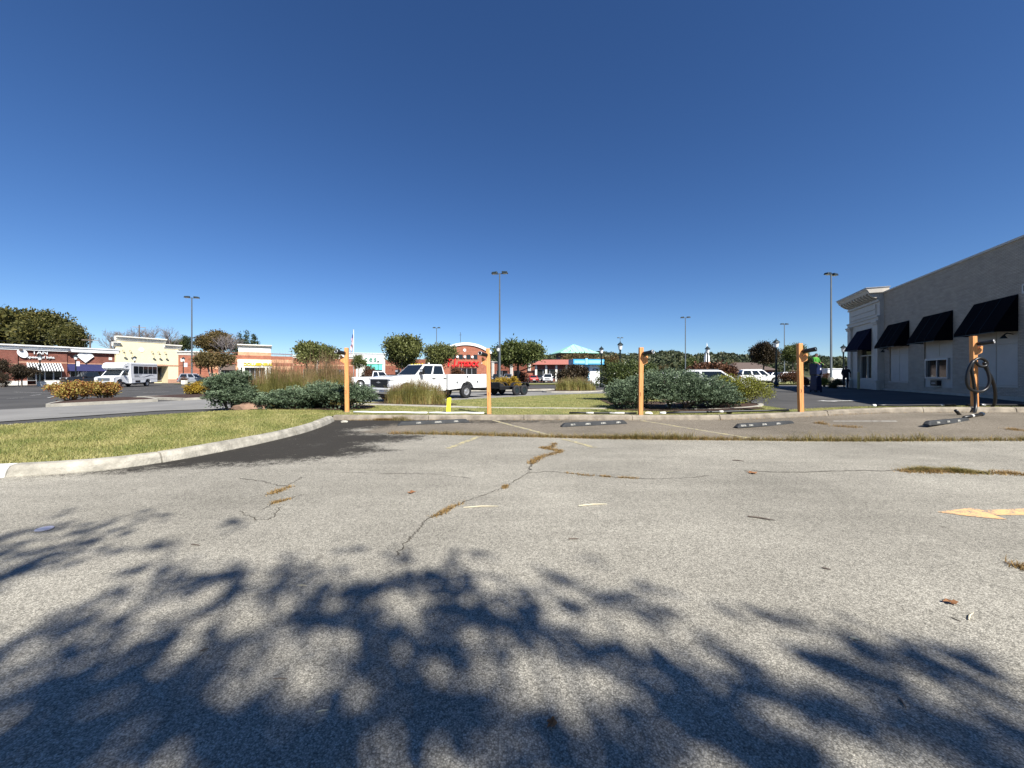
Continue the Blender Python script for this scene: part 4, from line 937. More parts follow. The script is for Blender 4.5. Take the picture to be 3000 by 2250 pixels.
link('sign_lettering', text_mesh('DOLLAR', .85, .08, [MT['yellow_sign'], MT['dark_cloth']], .02, 0, .9), dg_, (e0 + (e1 - e0) * .42, -.84, 3.72)); link('sign_lettering', text_mesh('GENERAL', .78, .08, [MT['yellow_sign'], MT['dark_cloth']], .02, 0, .9), dg_, (e0 + (e1 - e0) * .78, -.84, 3.72))
x0, x1 = tdg(640), tdg(690)
storefront(dg_, x0, x1, .4, 2.6, 3, -.08); MB().add([(x0, -1.2, 2.5), (x1, -1.2, 2.5), (x1, -.01, 3.7), (x0, -.01, 3.7)], [(0, 1, 2, 3)]).add([(x1, -1.2, 2.5), (x1, -.01, 3.7), (x1, -.01, 2.5)], [(0, 1, 2)]).build('awning', MT['roof_brown'], dg_)
back_mass(dg_, 0, DW, 5.9, 14, MT['brick_orange'], .55)
C2 = C1 + DD * DW
bk = shop('brick_wing', 'low brick wing half hidden behind the tall grasses', C2, R(28)); wall_with_holes(bk, .02, 13, 5.4, [(2, 11, .5, 2.8)], MT['brick_orange']); storefront(bk, 2, 11, .5, 2.8, 6)
cm = MB(); cornice(cm, .02, 13, 5.3, 5.9, .4); cm.build('cornice', MT['cream'], bk); MB().box(.02, 13, -.03, -.001, 3.6, 3.9).build('brick_band', MT['brick_tan'], bk); back_mass(bk, .02, 13, 5.8, 12, MT['brick_orange'])

# white store with green lettering and teal awning
def face(px0, px1, Y0, Y1):
    a, b = at(px0, HY, Y0), at(px1, HY, Y1); d = b - a; return Vector((a.x, a.y)), math.atan2(d.y, d.x), d.length
p_, an, W_ = face(915, 1128, 112, 118); cs = E('white_store', 'white store with green lettering and teal awnings, left of the arched brick store', 'building', (p_.x, p_.y, 0), an)
xq = lambda px: W_ * (px - 915) / (1128 - 915)
wall_with_holes(cs, 0, W_, 7.6, [(xq(985), xq(1015), .05, 3.2), (xq(1085), xq(1118), .7, 3.2)], MT['cream']); cm = MB(); cornice(cm, -.2, W_ + .2, 7.5, 8.2, .4); cm.build('cornice', MT['white_paint'], cs)
storefront(cs, xq(985), xq(1015), .6, 3.1, 3, .1, door=1); storefront(cs, xq(1085), xq(1118), .7, 3.1, 3, .1)
for q0, q1 in ((xq(968), xq(1018)), (xq(1072), xq(1120))):
    MB().add([(q0, -1.4, 3.1), (q1, -1.4, 3.1), (q1, -.02, 4.7), (q0, -.02, 4.7)], [(0, 1, 2, 3)]).add([(q0, -1.4, 3.1), (q0, -.02, 4.7), (q0, -.02, 3.1)], [(0, 1, 2)]).add([(q1, -1.4, 3.1), (q1, -.02, 4.7), (q1, -.02, 3.1)], [(0, 1, 2)]).build('awning', MT['teal'], cs); MB().box(q0 - .1, q1 + .1, -.1, -.001, 4.72, 4.95).build('awning_rail', MT['green_sign'], cs)
link('sign_lettering', text_mesh('ces', 2.3, .08, MT['green_sign'], .012, 0, 1.25), cs, (xq(1084), -.1, 6.35)); back_mass(cs, 0, W_, 7.6, 20, MT['cream'])
MB().box(xq(970), xq(984), -.03, -.002, .9, 3.0).build('poster', MT['paper'], cs)
p_, an, W_ = face(1128.5, 1292, 118, 112); bl = E('brick_wing', 'orange brick wing behind the trees left of the arched store', 'building', (p_.x, p_.y, 0), an); wall_with_holes(bl, 0.02, W_, 6.2, [(W_ * .45, W_ * .9, .5, 3)], MT['brick_orange']); storefront(bl, W_ * .45, W_ * .9, .5, 3, 4); MB().box(.02, W_, -.05, -.001, 4.4, 4.8).build('brick_band', MT['brick_tan'], bl); back_mass(bl, .02, W_, 6, 20, MT['brick_orange'])

# arched brick store with red lettering
p_, an, W_ = face(1293, 1437, 109, 113); tj = E('arched_brick_store', 'orange brick store with white arched parapet and big red lettering', 'building', (p_.x, p_.y, 0), an)
xq = lambda px: W_ * (px - 1293) / (1437 - 1293)
R0, zc = 12.2, -1.45; arc = []
hw = W_ / 2; topz = 10.15
rad = (hw * hw + 2.55 ** 2) / (2 * 2.55); cz = topz - rad
n = 20; arc = [(hw + rad * math.sin(t), cz + rad * math.cos(t)) for t in np.linspace(-math.asin(hw / rad), math.asin(hw / rad), n)]
d0, d1 = xq(1322), xq(1396)
prof = [(0, -.3), (d0, -.3), (d0, 3.55), (d1, 3.55), (d1, -.3), (W_, -.3)] + arc[::-1]
MB().prism(prof, 0, .4, 'y').build('facade', MT['brick_orange'], tj)
pr = arc + [(hw + (rad + .75) * math.sin(t), cz + (rad + .75) * math.cos(t)) for t in np.linspace(math.asin(hw / rad), -math.asin(hw / rad), n)]
MB().prism(pr, -.35, .6, 'y').build('arched_coping', MT['white_paint'], tj)
storefront(tj, d0, d1, .05, 3.5, 5, .25)
for i, px in enumerate((1327, 1349, 1371, 1392)):
    x = xq(px); w_ = MB().box(x - .5, x + .5, -.03, -.002, 6.15, 7.35).build('window', MT['glass'], tj); f = MB()
    for q in ((x - .56, x + .56, 6.08, 6.16), (x - .56, x + .56, 7.34, 7.42), (x - .56, x - .49, 6.161, 7.339), (x + .49, x + .56, 6.161, 7.339), (x - .03, x + .03, 6.161, 7.339)): f.box(q[0], q[1], -.07, -.001, q[2], q[3])
    f.build('frame', MT['metal_dark'], w_)
for px in (1338.5, 1360, 1382): MB().lathe([(.10, -.002), (.12, -.3), (.36, -.32), (.36, -.42), (.02, -.45)], 14, 'y', (xq(px), 0, 6.75)).build('globe_light', MT['lamp_glass'], tj)
MB().lathe([(.42, -.02), (.42, -.12)], 18, 'y', (xq(1360), 0, 8.7)).build('medallion', MT['white_paint'], tj)
link('sign_lettering', text_mesh('T.J.maxx', 2.95, .16, [MT['red_sign'], MT['red_sign']], .055, .12, .93), tj, (xq(1352), -.2, 4.95))
MB().box(xq(1409), xq(1425), -.03, -.001, 4.9, 5.1).build('stone_band', MT['cream'], tj)
MB().box(.1, W_ - .1, .6, 20, -.3, 7.0).build('rear_block', MT['brick_orange'], tj)
MB().prism([(-3.6, 5.6), (-3.6, 7.0), (-.3, 8.6), (hw, 9.6), (hw, 5.6)], .7, 16, 'y').build('side_roof', M('sage_metal_roof', (.22, .30, .26), .6, .05, 2), tj)
MB().tube([(xq(1350), 1.5, 9.5), (xq(1350), 1.5, 14.0)], .07, 6).tube([(xq(1350) - .35, 1.5, 13.2), (xq(1350) + .35, 1.5, 13.2)], .05, 5).build('antenna', MT['pole'], tj)
p_, an, W_ = face(1438, 1612, 113.5, 104); br = E('brick_wing', 'orange brick wing with pale piers right of the arched store', 'building', (p_.x, p_.y, 0), an)
wall_with_holes(br, 0.02, W_, 5.2, [(W_ * .1, W_ * .3, .5, 2.8), (W_ * .4, W_ * .6, .5, 2.8), (W_ * .7, W_ * .9, .5, 2.8)], MT['brick_orange'])
for f0 in (.1, .4, .7): storefront(br, W_ * f0, W_ * (f0 + .2), .5, 2.8, 2)
for f0 in (.02, .35, .65, .95): MB().box(W_ * f0, W_ * f0 + .8, -.2, -.002, -.3, 5.6).build('pier', MT['cream'], br)
cm = MB(); cornice(cm, .02, W_, 5.0, 5.5, .3); cm.build('cornice', MT['cream'], br); back_mass(br, .02, W_, 5.2, 16, MT['brick_orange'])

# restaurant with red tile roof, pavilion with pale green hip roof, kiosk, church
def hip(mb, x0, x1, y0, y1, z0, z1, inset, ridge=.5):
    cx, cy = (x0 + x1) / 2, (y0 + y1) / 2; r = max(0, (x1 - x0) / 2 - inset)
    vs = [(x0, y0, z0), (x1, y0, z0), (x1, y1, z0), (x0, y1, z0), (cx - r, cy, z1), (cx + r, cy, z1)]
    mb.add(vs, [(0, 1, 5, 4), (1, 2, 5), (2, 3, 4, 5), (3, 0, 4), (3, 2, 1, 0)])
a = at(1612, HY, 84); rs = E('restaurant', 'low restaurant with red tile roof and pale window piers', 'building', (a.x, a.y, 0), R(-6))
MB().box(-3.4, 6, 0, .3, -.3, .7).box(-3.4, 6, 0, .3, 2.7, 3.75).box(-3.4, -3.1, .302, 7, -.3, 3.75).box(5.7, 6, .302, 7, -.3, 3.75).build('wall', MT['brick'], rs)
for i in range(5): MB().box(-3.3 + i * 2.2, -2.85 + i * 2.2, -.15, .15, -.3, 3.6).build('pier', MT['cream'], rs)
storefront(rs, -3.0, 5.7, .7, 2.7, 6, .2); m = MB(); hip(m, -4.2, 6.8, -1.0, 8, 3.76, 5.0, 2.2); m.build('roof', MT['roof_red'], rs)
MB().box(-6.5, -3.41, .5, 6, -.3, 2.4).build('side_wing', MT['brick_orange'], rs); m = MB(); m.add([(-6.8, .2, 2.42), (-3.42, .2, 3.7), (-3.42, 6.2, 3.7), (-6.8, 6.2, 2.42)], [(0, 1, 2, 3)]); m.build('wing_roof', MT['roof_red'], rs)
a = at(1680, HY, 128); gp = E('green_roof_tower', 'square tower with pale green metal hip roof behind the restaurant', 'building', (a.x, a.y, 0), R(10))
MB().box(-4.6, 4.6, -4.6, 4.6, -.3, 7.4).build('wall', M('grey_brown_wall', (.23, .19, .17), .85, .15, 2), gp); MB().box(-4.65, 4.65, -4.65, 4.65, 7.402, 8.7).build('clerestory', MT['roof_brown'], gp)
m = MB(); hip(m, -6.3, 6.3, -6.3, 6.3, 8.71, 11.8, 6.3); m.build('roof', MT['roof_green'], gp); MB().box(-6.35, 6.35, -6.35, 6.35, 8.5, 8.705).build('eave', MT['roof_green'], gp)
for i in range(7): x = -5.4 + i * 1.8; z = 8.75 + (1 - abs(x) / 6.3) * 3.1; MB().tube([(x, -6.3, 8.75), (x, -abs(x), z + .03)], .05, 4).build('roof_seam', MT['roof_green'], gp)
a = at(1722, HY, 55); kz = gz(a.x, 55); at_ = E('cash_kiosk', 'drive-up cash machine kiosk with blue canopy and white wall lettered ATM', 'kiosk', (a.x, a.y, kz), R(8))
MB().box(.15, 1.65, -.3, .6, -.05, 2.75).build('white_wall', MT['white_paint'], at_); MB().box(-.7, .149, -.25, .5, -.05, 2.75).build('machine_housing', MT['pale_blue'], at_)
MB().box(-.6, .05, -.28, -.251, 1.25, 2.35).build('screen_panel', MT['glass'], at_); MB().box(-.72, -.5, -.27, -.251, .05, 2.7).build('blue_post', MT['blue_fascia'], at_); MB().box(-.05, .14, -.275, -.251, 0, 2.74).build('pale_post', MT['pale_blue'], at_)
MB().box(-2.5, 2.0, -1.2, 1.2, 2.76, 3.5).build('canopy', MT['blue_fascia'], at_); MB().box(-2.35, -.85, -1.215, -1.201, 2.9, 3.3).build('fascia_panel', MT['pale_blue'], at_); MB().box(-.35, 1.85, -1.215, -1.201, 2.9, 3.35).build('fascia_panel', MT['pale_blue'], at_)
MB().box(-.78, -.42, -1.26, -1.201, 2.74, 3.62).build('fascia_block', MT['pale_blue'], at_)
link('sign_lettering', text_mesh('ATM', .42, .01, MT['navy'], .004), at_, (1.0, -.315, 2.05)); MB().box(.4, .46, -.31, -.301, .4, .9).build('label_strip', MT['stone'], at_)
MB().lathe([(.5, -.02), (.5, .02)], 18, 'y', (-1.35, -1.0, 2.15)).box(-1.40, -1.30, -.98, -.9, 0, 2.6).build('round_sign', MT['white_paint'], at_)
a = at(2071, HY, 230); ch = E('church', 'white church steeple rising beyond the car park', 'church', (a.x, a.y, 0), 0); z = lambda py: at(0, py, 230).z
m = MB(); m.add([(-.62, -.62, z(1030)), (.62, -.62, z(1030)), (.62, .62, z(1030)), (-.62, .62, z(1030)), (0, 0, z(1003))], [(0, 1, 4), (1, 2, 4), (2, 3, 4), (3, 0, 4)]); m.build('spire', MT['white_paint'], ch)
MB().box(-.85, .85, -.85, .85, z(1042), z(1030) - .01).build('belfry', MT['white_paint'], ch); MB().box(-1.15, 1.15, -1.15, 1.15, z(1061), z(1042) - .01).build('tower', MT['white_paint'], ch); MB().box(-1.3, 1.6, -1.3, 1.3, -.5, z(1061) - .01).build('tower_base', MT['brick_tan'], ch)
MB().prism([(-9, -.5), (-9, 5.2), (-5.5, 7.2), (-2, 5.2), (-2, -.5)], -3, 12, 'y').build('nave', MT['white_paint'], ch); MB().prism([(1.7, -.5), (1.7, 5.6), (14, 5.6), (14, -.5)], 0, 8, 'y').build('hall', MT['brick'], ch)
a = at(1970, HY, 300); c2 = E('church', 'small distant church with thin white spire', 'church', (a.x, a.y, 0)); z = lambda py: at(0, py, 300).z
m = MB(); m.add([(-.5, -.5, z(1068)), (.5, -.5, z(1068)), (.5, .5, z(1068)), (-.5, .5, z(1068)), (0, 0, z(1054))], [(0, 1, 4), (1, 2, 4), (2, 3, 4), (3, 0, 4)]); m.build('spire', MT['white_paint'], c2); MB().box(-1, 1, -1, 1, -.5, z(1068) - .01).build('tower', MT['white_paint'], c2); MB().box(-5, -1.01, -2, 4, -.5, z(1072)).build('nave', MT['white_paint'], c2)
a = at(2195, HY, 95); hs3 = E('bungalow', 'low building with brown hipped roof behind the white off-road car', 'building', (a.x, a.y, gz(a.x, 95))); MB().box(-4, 6, 0, 7, -.3, 2.4).build('wall', MT['brick'], hs3); m = MB(); hip(m, -4.8, 6.8, -.8, 7.8, 2.41, 4.4, 3.2); m.build('roof', MT['roof_brown'], hs3)

# ------------------------------------------------------------------ lamps
def lot_lamp(label, px, ytop, Y, rz, bz=None):
    a = at(px, ytop, Y); g_ = gz(a.x, a.y) if bz is None else bz
    t = E('lot_lamp', label, 'lamp post', (a.x, a.y, g_), rz, 'tall twin-head car park lamps'); h = a.z - g_
    MB().lathe([(.36, -.1), (.36, .75), (.33, .78)], 16).build('concrete_base', MT['concrete'], t)
    MB().lathe([(.22, .781), (.22, .82), (.14, .84), (.085, h - .35)], 12).build('pole', MT['pole'], t, smooth=True)
    MB().tube([(-.45, 0, h - .42), (.45, 0, h - .42)], .05, 8).build('cross_arm', MT['pole'], t)
    for s in (-1, 1):
        hd = MB(); x0, x1 = s * .32, s * 1.12
        hd.hexa([(x0, -.3, h - .42), (x1, -.3, h - .42), (x0, .3, h - .42), (x1, .3, h - .42), (x0, -.24, h - .12), (x1 - s * .1, -.24, h - .17), (x0, .24, h - .12), (x1 - s * .1, .24, h - .17)])
        k = hd.build('lamp_head', MT['metal_dark'], t, bevel=.03); MB().box(min(x0, x1) + .08, max(x0, x1) - .08, -.22, .22, h - .445, h - .422).build('lens', MT['lamp_glass'], k)
    return t
lot_lamp('tall twin lamp in front of the plain brick shop, leftmost of the tall lamps', 562, 866, 68, R(18))
lot_lamp('tall twin lamp behind the trailer, in the middle of the picture', 1464, 793, 51.7, R(-10))
lot_lamp('tall twin lamp just left of the brick building at right', 2435, 797, 52.6, R(20))
lot_lamp('twin lamp rising above the distant hill near the church', 2008, 926, 92, R(-14)); lot_lamp('twin lamp above the dark trees at right', 2298, 946, 104, R(8))
lot_lamp('small twin lamp left of the arched brick store', 1279, 957, 112, R(5)); lot_lamp('farthest twin lamp, over the lantern left of the middle post', 1817, 987, 142, 0)
def lantern(label, px, ytop, Y, globe='lamp_glass', banner=False, bz=None):
    a = at(px, ytop, Y); g_ = gz(a.x, a.y) if bz is None else bz; t = E('lantern_post', label, 'lamp post', (a.x, a.y, g_), random.uniform(0, 1), 'dark lantern posts'); h = a.z - g_
    MB().lathe([(.2, -.05), (.2, .35), (.12, .45), (.09, .6), (.065, h - .95), (.11, h - .9), (.06, h - .84), (.14, h - .78)], 12).build('pole', MT['metal_dark'], t, smooth=True)
    MB().lathe([(.15, h - .77), (.21, h - .38), (.21, h - .36)], 8).build('lamp_glass', MT[globe], t)
    MB().lathe([(.30, h - .355), (.26, h - .28), (.12, h - .14), (.06, h - .12), (.03, h), (.005, h + .02)], 8).build('lamp_roof', MT['metal_dark'], t)
    if banner: MB().box(.1, .55, -.02, .02, h - 1.75, h - 1.05).build('banner', MT['paper'], t)
    return t
lantern('lantern post in front of the striped awning and TAN lettering', 117, 1038, 53); lantern('lantern post beside the white diamond sign', 222, 1038, 57, banner=True)
lantern('lantern showing above the roof of the white shuttle bus', 395, 1042, 60); lantern('lantern post with banner in front of the plain brick shop', 537, 1045, 66, banner=True)
lantern('lantern close to the left side of the central tall lamp', 1459, 1009, 44); lantern('lantern post right of the pale green roof', 1762, 1014, 42); lantern('lantern post under the farthest twin lamp', 1817, 1000, 36)
lantern('lantern post in front of the white church steeple', 2073, 1013, 41); lantern('lantern post among the dark trees behind the white off-road car', 2274, 992, 34); lantern('lantern post left of the corner awning of the brick building', 2471, 1009, 40)
lantern('small lantern post before the white store with teal awnings', 1108, 1056, 84)
for px, py0, Y, lb in ((540, 1122, 62, 'white concrete block at the foot of the bannered lantern'), (122, 1128, 50, 'white concrete block in front of the TAN shop doorway'), (222, 1127, 55, 'white concrete block below the white diamond sign')):
    a = at(px, py0, Y); o = MB().box(-.3, .3, -.3, .3, -.03, .62).build('concrete_block', MT['cream'], None, (a.x, a.y, 0), bevel=.03); tag(o, lb, 'block')
# small yellow-white hydrant near the block
a = gnd(162, 1131); hy = E('hydrant', 'pale fire hydrant in front of the TAN shop window', 'hydrant', (a.x, a.y, 0)); MB().lathe([(.16, 0), (.16, .05), (.11, .06), (.11, .5), (.15, .52), (.15, .56), (.1, .66), (.03, .72)], 12).build('barrel', MT['cream'], hy); MB().tube([(-.2, 0, .42), (.2, 0, .42)], .06, 8).build('nozzle', MT['yellow_stucco'], hy)
# flagpole
a = at(1036, 968, 70); fl = E('flagpole', 'slim white flagpole with limp striped flag behind the leftmost post', 'flagpole', (a.x, a.y, 0)); h = a.z
MB().lathe([(.09, -.1), (.05, h)], 10).lathe([(.02, h), (.1, h + .08), (.02, h + .18)], 8).build('pole', MT['worn_white'], fl, smooth=True)
def flag_mat():
    m, nt, p = newmat('striped_flag'); L = nt.links; p.inputs['Roughness'].default_value = .8
    a = nd(nt, 'ShaderNodeAttribute', attribute_name='rnd'); r = nd(nt, 'ShaderNodeValToRGB'); r.color_ramp.interpolation = 'CONSTANT'; e = r.color_ramp.elements
    e[0].color = (.7, .7, .7, 1); e[1].position = .34; e[1].color = (.4, .05, .06, 1); x = e.new(.67); x.color = (.04, .06, .18, 1)
    L.new(a.outputs['Fac'], r.inputs['Fac']); L.new(r.outputs['Color'], p.inputs['Base Color']); return m
Q = []; tn = []; FL = 4.2
for j in range(13):
    for i in range(16):
        def fp(u, v): # limp fold: fly hangs down along the pole
            return (-(.06 + .55 * u * (1 - .35 * v) + .07 * math.sin(v * 9 + u * 6)), .22 * math.sin(u * 9 + v * 2) * u, h - .3 - v * 1.7 - u * 2.5)
        Q.append([fp(i / 16, j / 13), fp((i + 1) / 16, j / 13), fp((i + 1) / 16, (j + 1) / 13), fp(i / 16, (j + 1) / 13)]); tn.append(.9 if (i < 6 and j < 7) else (.5 if j % 2 == 0 else .1))
link('flag', quads_mesh('flag', np.array(Q), np.array(tn), flag_mat()), fl)
# utility poles and wires behind the shop row
def upole(label, px, ytop, Y, arms):
    a = at(px, ytop, Y); t = E('utility_pole', label, 'utility pole', (a.x, a.y, 0)); h = a.z; MB().lathe([(.17, -.1), (.12, h)], 8).build('pole', MT['bark'], t)
    for z_ in arms: MB().box(-1.2, 1.2, -.06, .06, h - z_, h - z_ + .12).build('cross_arm', MT['bark_pale'], t, rot=(0, 0, R(30)))
    return Vector((a.x, a.y, h))
ua = upole('wooden utility pole behind the diamond-sign shop', 264, 980, 78, (1.2, 3.2)); ub = upole('utility pole inside the bare tree behind the yellow shop', 408, 952, 92, (.6,))
def wire(label, a, b, sag):
    pts_ = [a.lerp(b, i / 14) - Vector((0, 0, sag * 4 * (i / 14) * (1 - i / 14))) for i in range(15)]; o = MB().tube(pts_, .022, 4).build('overhead_wire', MT['dark_cloth']); tag(o, label, 'wire')
wire('upper overhead wire crossing the big trees at far left', ua + Vector((0, 0, -.8)), at(-300, 985, 70), .6); wire('lower overhead wire crossing the big trees at far left', ua + Vector((0, 0, -2.6)), at(-300, 1002, 70), .6)

# ------------------------------------------------------------------ vehicles
WHEEL = {}
def wheel(parent, x, y, r, wd=.24, rim='steel', steer=0.0, rr=.6):
    key = (round(r, 3), round(wd, 3), rim, rr)
    if key not in WHEEL:
        h = wd / 2; ty = MB(); ty.lathe([(r * rr, -h * .9), (r * .86, -h), (r * .97, -h * .8), (r, -h * .4), (r, h * .4), (r * .97, h * .8), (r * .86, h), (r * rr, h * .9)], 24, 'y', cap=False)
        rm = MB(); rm.lathe([(r * .12, -h * .75), (r * .2, -h * .7), (r * .3, -h * .45), (r * (rr - .1), -h * .5), (r * rr, -h * .92), (r * rr * 1.02, h * .9), (r * (rr - .1), h * .5), (r * .3, h * .45), (r * .2, h * .7), (r * .12, h * .75)], 20, 'y')
        hb = MB()
        for sgn in (-1, 1):
            for k in range(5):
                a = k * 2 * math.pi / 5; hb.lathe([(r * .055, sgn * h * .50), (r * .05, sgn * h * .535)], 8, 'y', (math.cos(a) * r * .42, 0, math.sin(a) * r * .42))
        WHEEL[key] = (ty.mesh('tyre', MT['black'], True), rm.mesh('rim', MT[rim], True), hb.mesh('rim_hole', MT['black']))
    w_ = bpy.data.objects.new('wheel', None); COL.objects.link(w_); w_.parent = parent; w_.location = (x, y, r); w_.rotation_euler = (0, 0, steer); w_.empty_display_size = .1
    link('tyre', WHEEL[key][0], w_); rm = link('rim', WHEEL[key][1], w_); h_ = link('rim_hole', WHEEL[key][2], w_); h_['kind'] = 'stuff'
    return w_
def arch(cx, r, zb, n=9):
    a0 = math.asin(max(-1, min(1, (zb - r * .92) / r))) if zb > 0 else 0
    return [(cx - r * math.cos(t), r * .92 + r * math.sin(t)) for t in np.linspace(a0, math.pi - a0, n)]
def side_body(profile, wf):
    n = len(profile); vs = [(x, -wf(x, z), z) for x, z in profile] + [(x, wf(x, z), z) for x, z in profile]
    return MB().add(vs, [tuple(range(n)), tuple(range(n, 2 * n))[::-1]] + [(i, n + i, n + (i + 1) % n, (i + 1) % n) for i in range(n)])
def pane_on(quad, u0, u1, v0, v1, off, name, parent, mat):
    a, b, c, d = [Vector(q) for q in quad]     # a bottom-left, b bottom-right, c top-right, d top-left
    f = lambda u, v: (a.lerp(b, u)).lerp(d.lerp(c, u), v)
    n = (b - a).cross(d - a).normalized() * off
    qs = [f(u0, v0), f(u1, v0), f(u1, v1), f(u0, v1)]
    return MB().add([q + n for q in qs] + [q - n * .5 for q in qs], [(0, 1, 2, 3), (7, 6, 5, 4), (0, 4, 5, 1), (1, 5, 6, 2), (2, 6, 7, 3), (3, 7, 4, 0)]).build(name, mat, parent)
def cabin(t, xs, zb, zt, wb, wt, paint, split=(.5,), rear_glass=True, inset=.06, name='cabin', bev=.05):
    """greenhouse: xs = (rear bottom, rear top, front top, front bottom)"""
    rb, rt, ft, fb = xs
    vs = [(rb, -wb, zb), (fb, -wb, zb), (rb, wb, zb), (fb, wb, zb), (rt, -wt, zt), (ft, -wt, zt), (rt, wt, zt), (ft, wt, zt)]
    c_ = MB().hexa(vs).build(name, paint, t, bevel=bev, seg=3)
    sides = {1: [(fb, wb, zb), (rb, wb, zb), (rt, wt, zt), (ft, wt, zt)], -1: [(rb, -wb, zb), (fb, -wb, zb), (ft, -wt, zt), (rt, -wt, zt)]}
    cuts = [0] + list(split) + [1]
    for s, q in sides.items():
        for a, b in zip(cuts, cuts[1:]):
            a2, b2 = a + .03, b - .03
            if s == 1: a2, b2 = 1 - b + .03, 1 - a - .03
            pane_on(q, max(a2, .06), min(b2, .94), .10, .86, .012, 'side_window', t, MT['glass'])
    pane_on([(fb, -wb, zb), (fb, wb, zb), (ft, wt, zt), (ft, -wt, zt)], .06, .94, .06, .92, .012, 'windshield', t, MT['glass'])
    if rear_glass: pane_on([(rb, wb, zb), (rb, -wb, zb), (rt, -wt, zt), (rt, wt, zt)], .08, .92, .12, .88, .012, 'rear_window', t, MT['glass'])
    return c_
def car(name, label, cat, loc, heading, kind, paint, group=None, rim='steel', roofrack=False, cladding=False):
    t = E(name, label, cat, loc, heading, group)
    K = {'sedan': dict(L=4.75, W=1.83, zb=.24, hood=.86, belt=.92, deck=.98, H=1.45, xs=(-1.75, -.95, .35, 1.05), wr=.33, xf=1.42, xr=-1.40),
         'suv': dict(L=4.75, W=1.9, zb=.27, hood=1.02, belt=1.06, deck=1.06, H=1.72, xs=(-2.2, -1.95, .25, .98), wr=.37, xf=1.45, xr=-1.42),
         'van': dict(L=5.0, W=1.95, zb=.22, hood=.98, belt=1.02, deck=1.0, H=1.74, xs=(-2.35, -2.15, .75, 1.75), wr=.35, xf=1.6, xr=-1.45),
         'hatch': dict(L=4.5, W=1.84, zb=.22, hood=.92, belt=.96, deck=1.0, H=1.5, xs=(-2.0, -1.5, .55, 1.35), wr=.33, xf=1.45, xr=-1.3),
         'pickup': dict(L=5.8, W=2.0, zb=.36, hood=1.2, belt=1.2, deck=1.22, H=1.92, xs=(-.55, -.4, .75, 1.35), wr=.41, xf=1.9, xr=-1.8)}[kind]
    L, W, zb, hd, bt, dk = K['L'], K['W'], K['zb'], K['hood'], K['belt'], K['deck']; h = L / 2; r = K['wr']
    low = [(-h + .08, zb + .1)] + arch(K['xr'], r * 1.17, zb) + arch(K['xf'], r * 1.17, zb) + [(h - .12, zb), (h - .02, zb + .22), (h, zb + .42), (h - .06, hd - .14), (h - .28, hd - .03), (K['xs'][3] + .05, hd + .07), (K['xs'][0] + .1, max(dk, bt) + .02), (-h + .1, dk), (-h, dk - .2), (-h, zb + .35)]
    wf = lambda x, z: W / 2 * (1 - .10 * max(0, (abs(x) - h * .72) / (h * .28)) ** 2) * (1 - (.05 if z > bt - .05 else 0)) * (.97 if z < zb + .1 else 1)
    side_body(low, wf).build('body', paint, t, bevel=.045, seg=3)
    MB().box(-h + .3, h - .3, -W / 2 + .16, W / 2 - .16, zb - .03, bt - .25).build('underbody', MT['black'], t)
    cabin(t, K['xs'], bt - .02, K['H'], W / 2 * .93, W / 2 * .74, paint, (.40, .70) if kind in ('suv', 'van') else ((.5,) if kind == 'sedan' else (.42,)))
    for s in (-1, 1):
        wheel(t, K['xf'], s * (W / 2 - .13), r, .22, rim); wheel(t, K['xr'], s * (W / 2 - .13), r, .22, rim)
        MB().box(h - .30, h - .01, s * (W / 2 - .12) - .2 * (s > 0), s * (W / 2 - .12) + .2 * (s < 0), hd - .30, hd - .13).build('headlight', MT['lamp_clear'], t, bevel=.02)
        MB().box(-h - .008, -h + .16, s * (W / 2 - .05) - .2 * (s > 0), s * (W / 2 - .05) + .2 * (s < 0), dk - .36, dk - .12).build('taillight', MT['lamp_red'], t, bevel=.02)
        MB().box(K['xs'][3] - .42, K['xs'][3] - .22, s * W / 2 * .93, s * (W / 2 * .93 + .2), bt + .03, bt + .19).build('mirror', paint, t, bevel=.03)
        for x in (.1, -.8): MB().box(x - .1, x + .1, s * (W / 2 - .01), s * (W / 2 + .02), bt - .16, bt - .12).build('door_handle', MT['black'] if kind != 'sedan' else paint, t)
        if roofrack: MB().tube([(K['xs'][1] + .2, s * .6, K['H'] + .05), (K['xs'][2] - .1, s * .6, K['H'] + .05)], .022, 6).build('roof_rail', MT['alu'], t)
        if cladding: MB().box(K['xr'] + r * 1.2, K['xf'] - r * 1.2, s * (W / 2 - .02), s * (W / 2 + .012), zb - .01, zb + .16).build('sill_trim', MT['black'], t)
    MB().box(h - .05, h + .012, -W * .26, W * .26, hd - .34, hd - .16).build('grille', MT['plastic'], t); MB().box(h - .14, h + .02, -W * .42, W * .42, zb + .02, zb + .2).build('front_bumper', MT['black'] if kind in ('suv', 'pickup') else paint, t, bevel=.02)
    MB().box(-h - .03, -h + .1, -W * .42, W * .42, zb + .06, zb + .24).build('rear_bumper', MT['chrome'] if kind == 'pickup' else MT['black'], t, bevel=.02); MB().box(-h - .012, -h, -.26, .26, dk - .5, dk - .36).build('number_plate', MT['worn_white'], t)
    if kind == 'pickup': MB().box(-h + .12, K['xs'][0] - .08, -W / 2 + .14, W / 2 - .14, dk + .01, dk + .022).build('bed_cover', MT['black'], t)
    return t
def place(px, py, hd=0):
    p = gzs(px, py) if px > 2000 else gnd(px, py); return (p.x, p.y, gz(p.x, p.y))

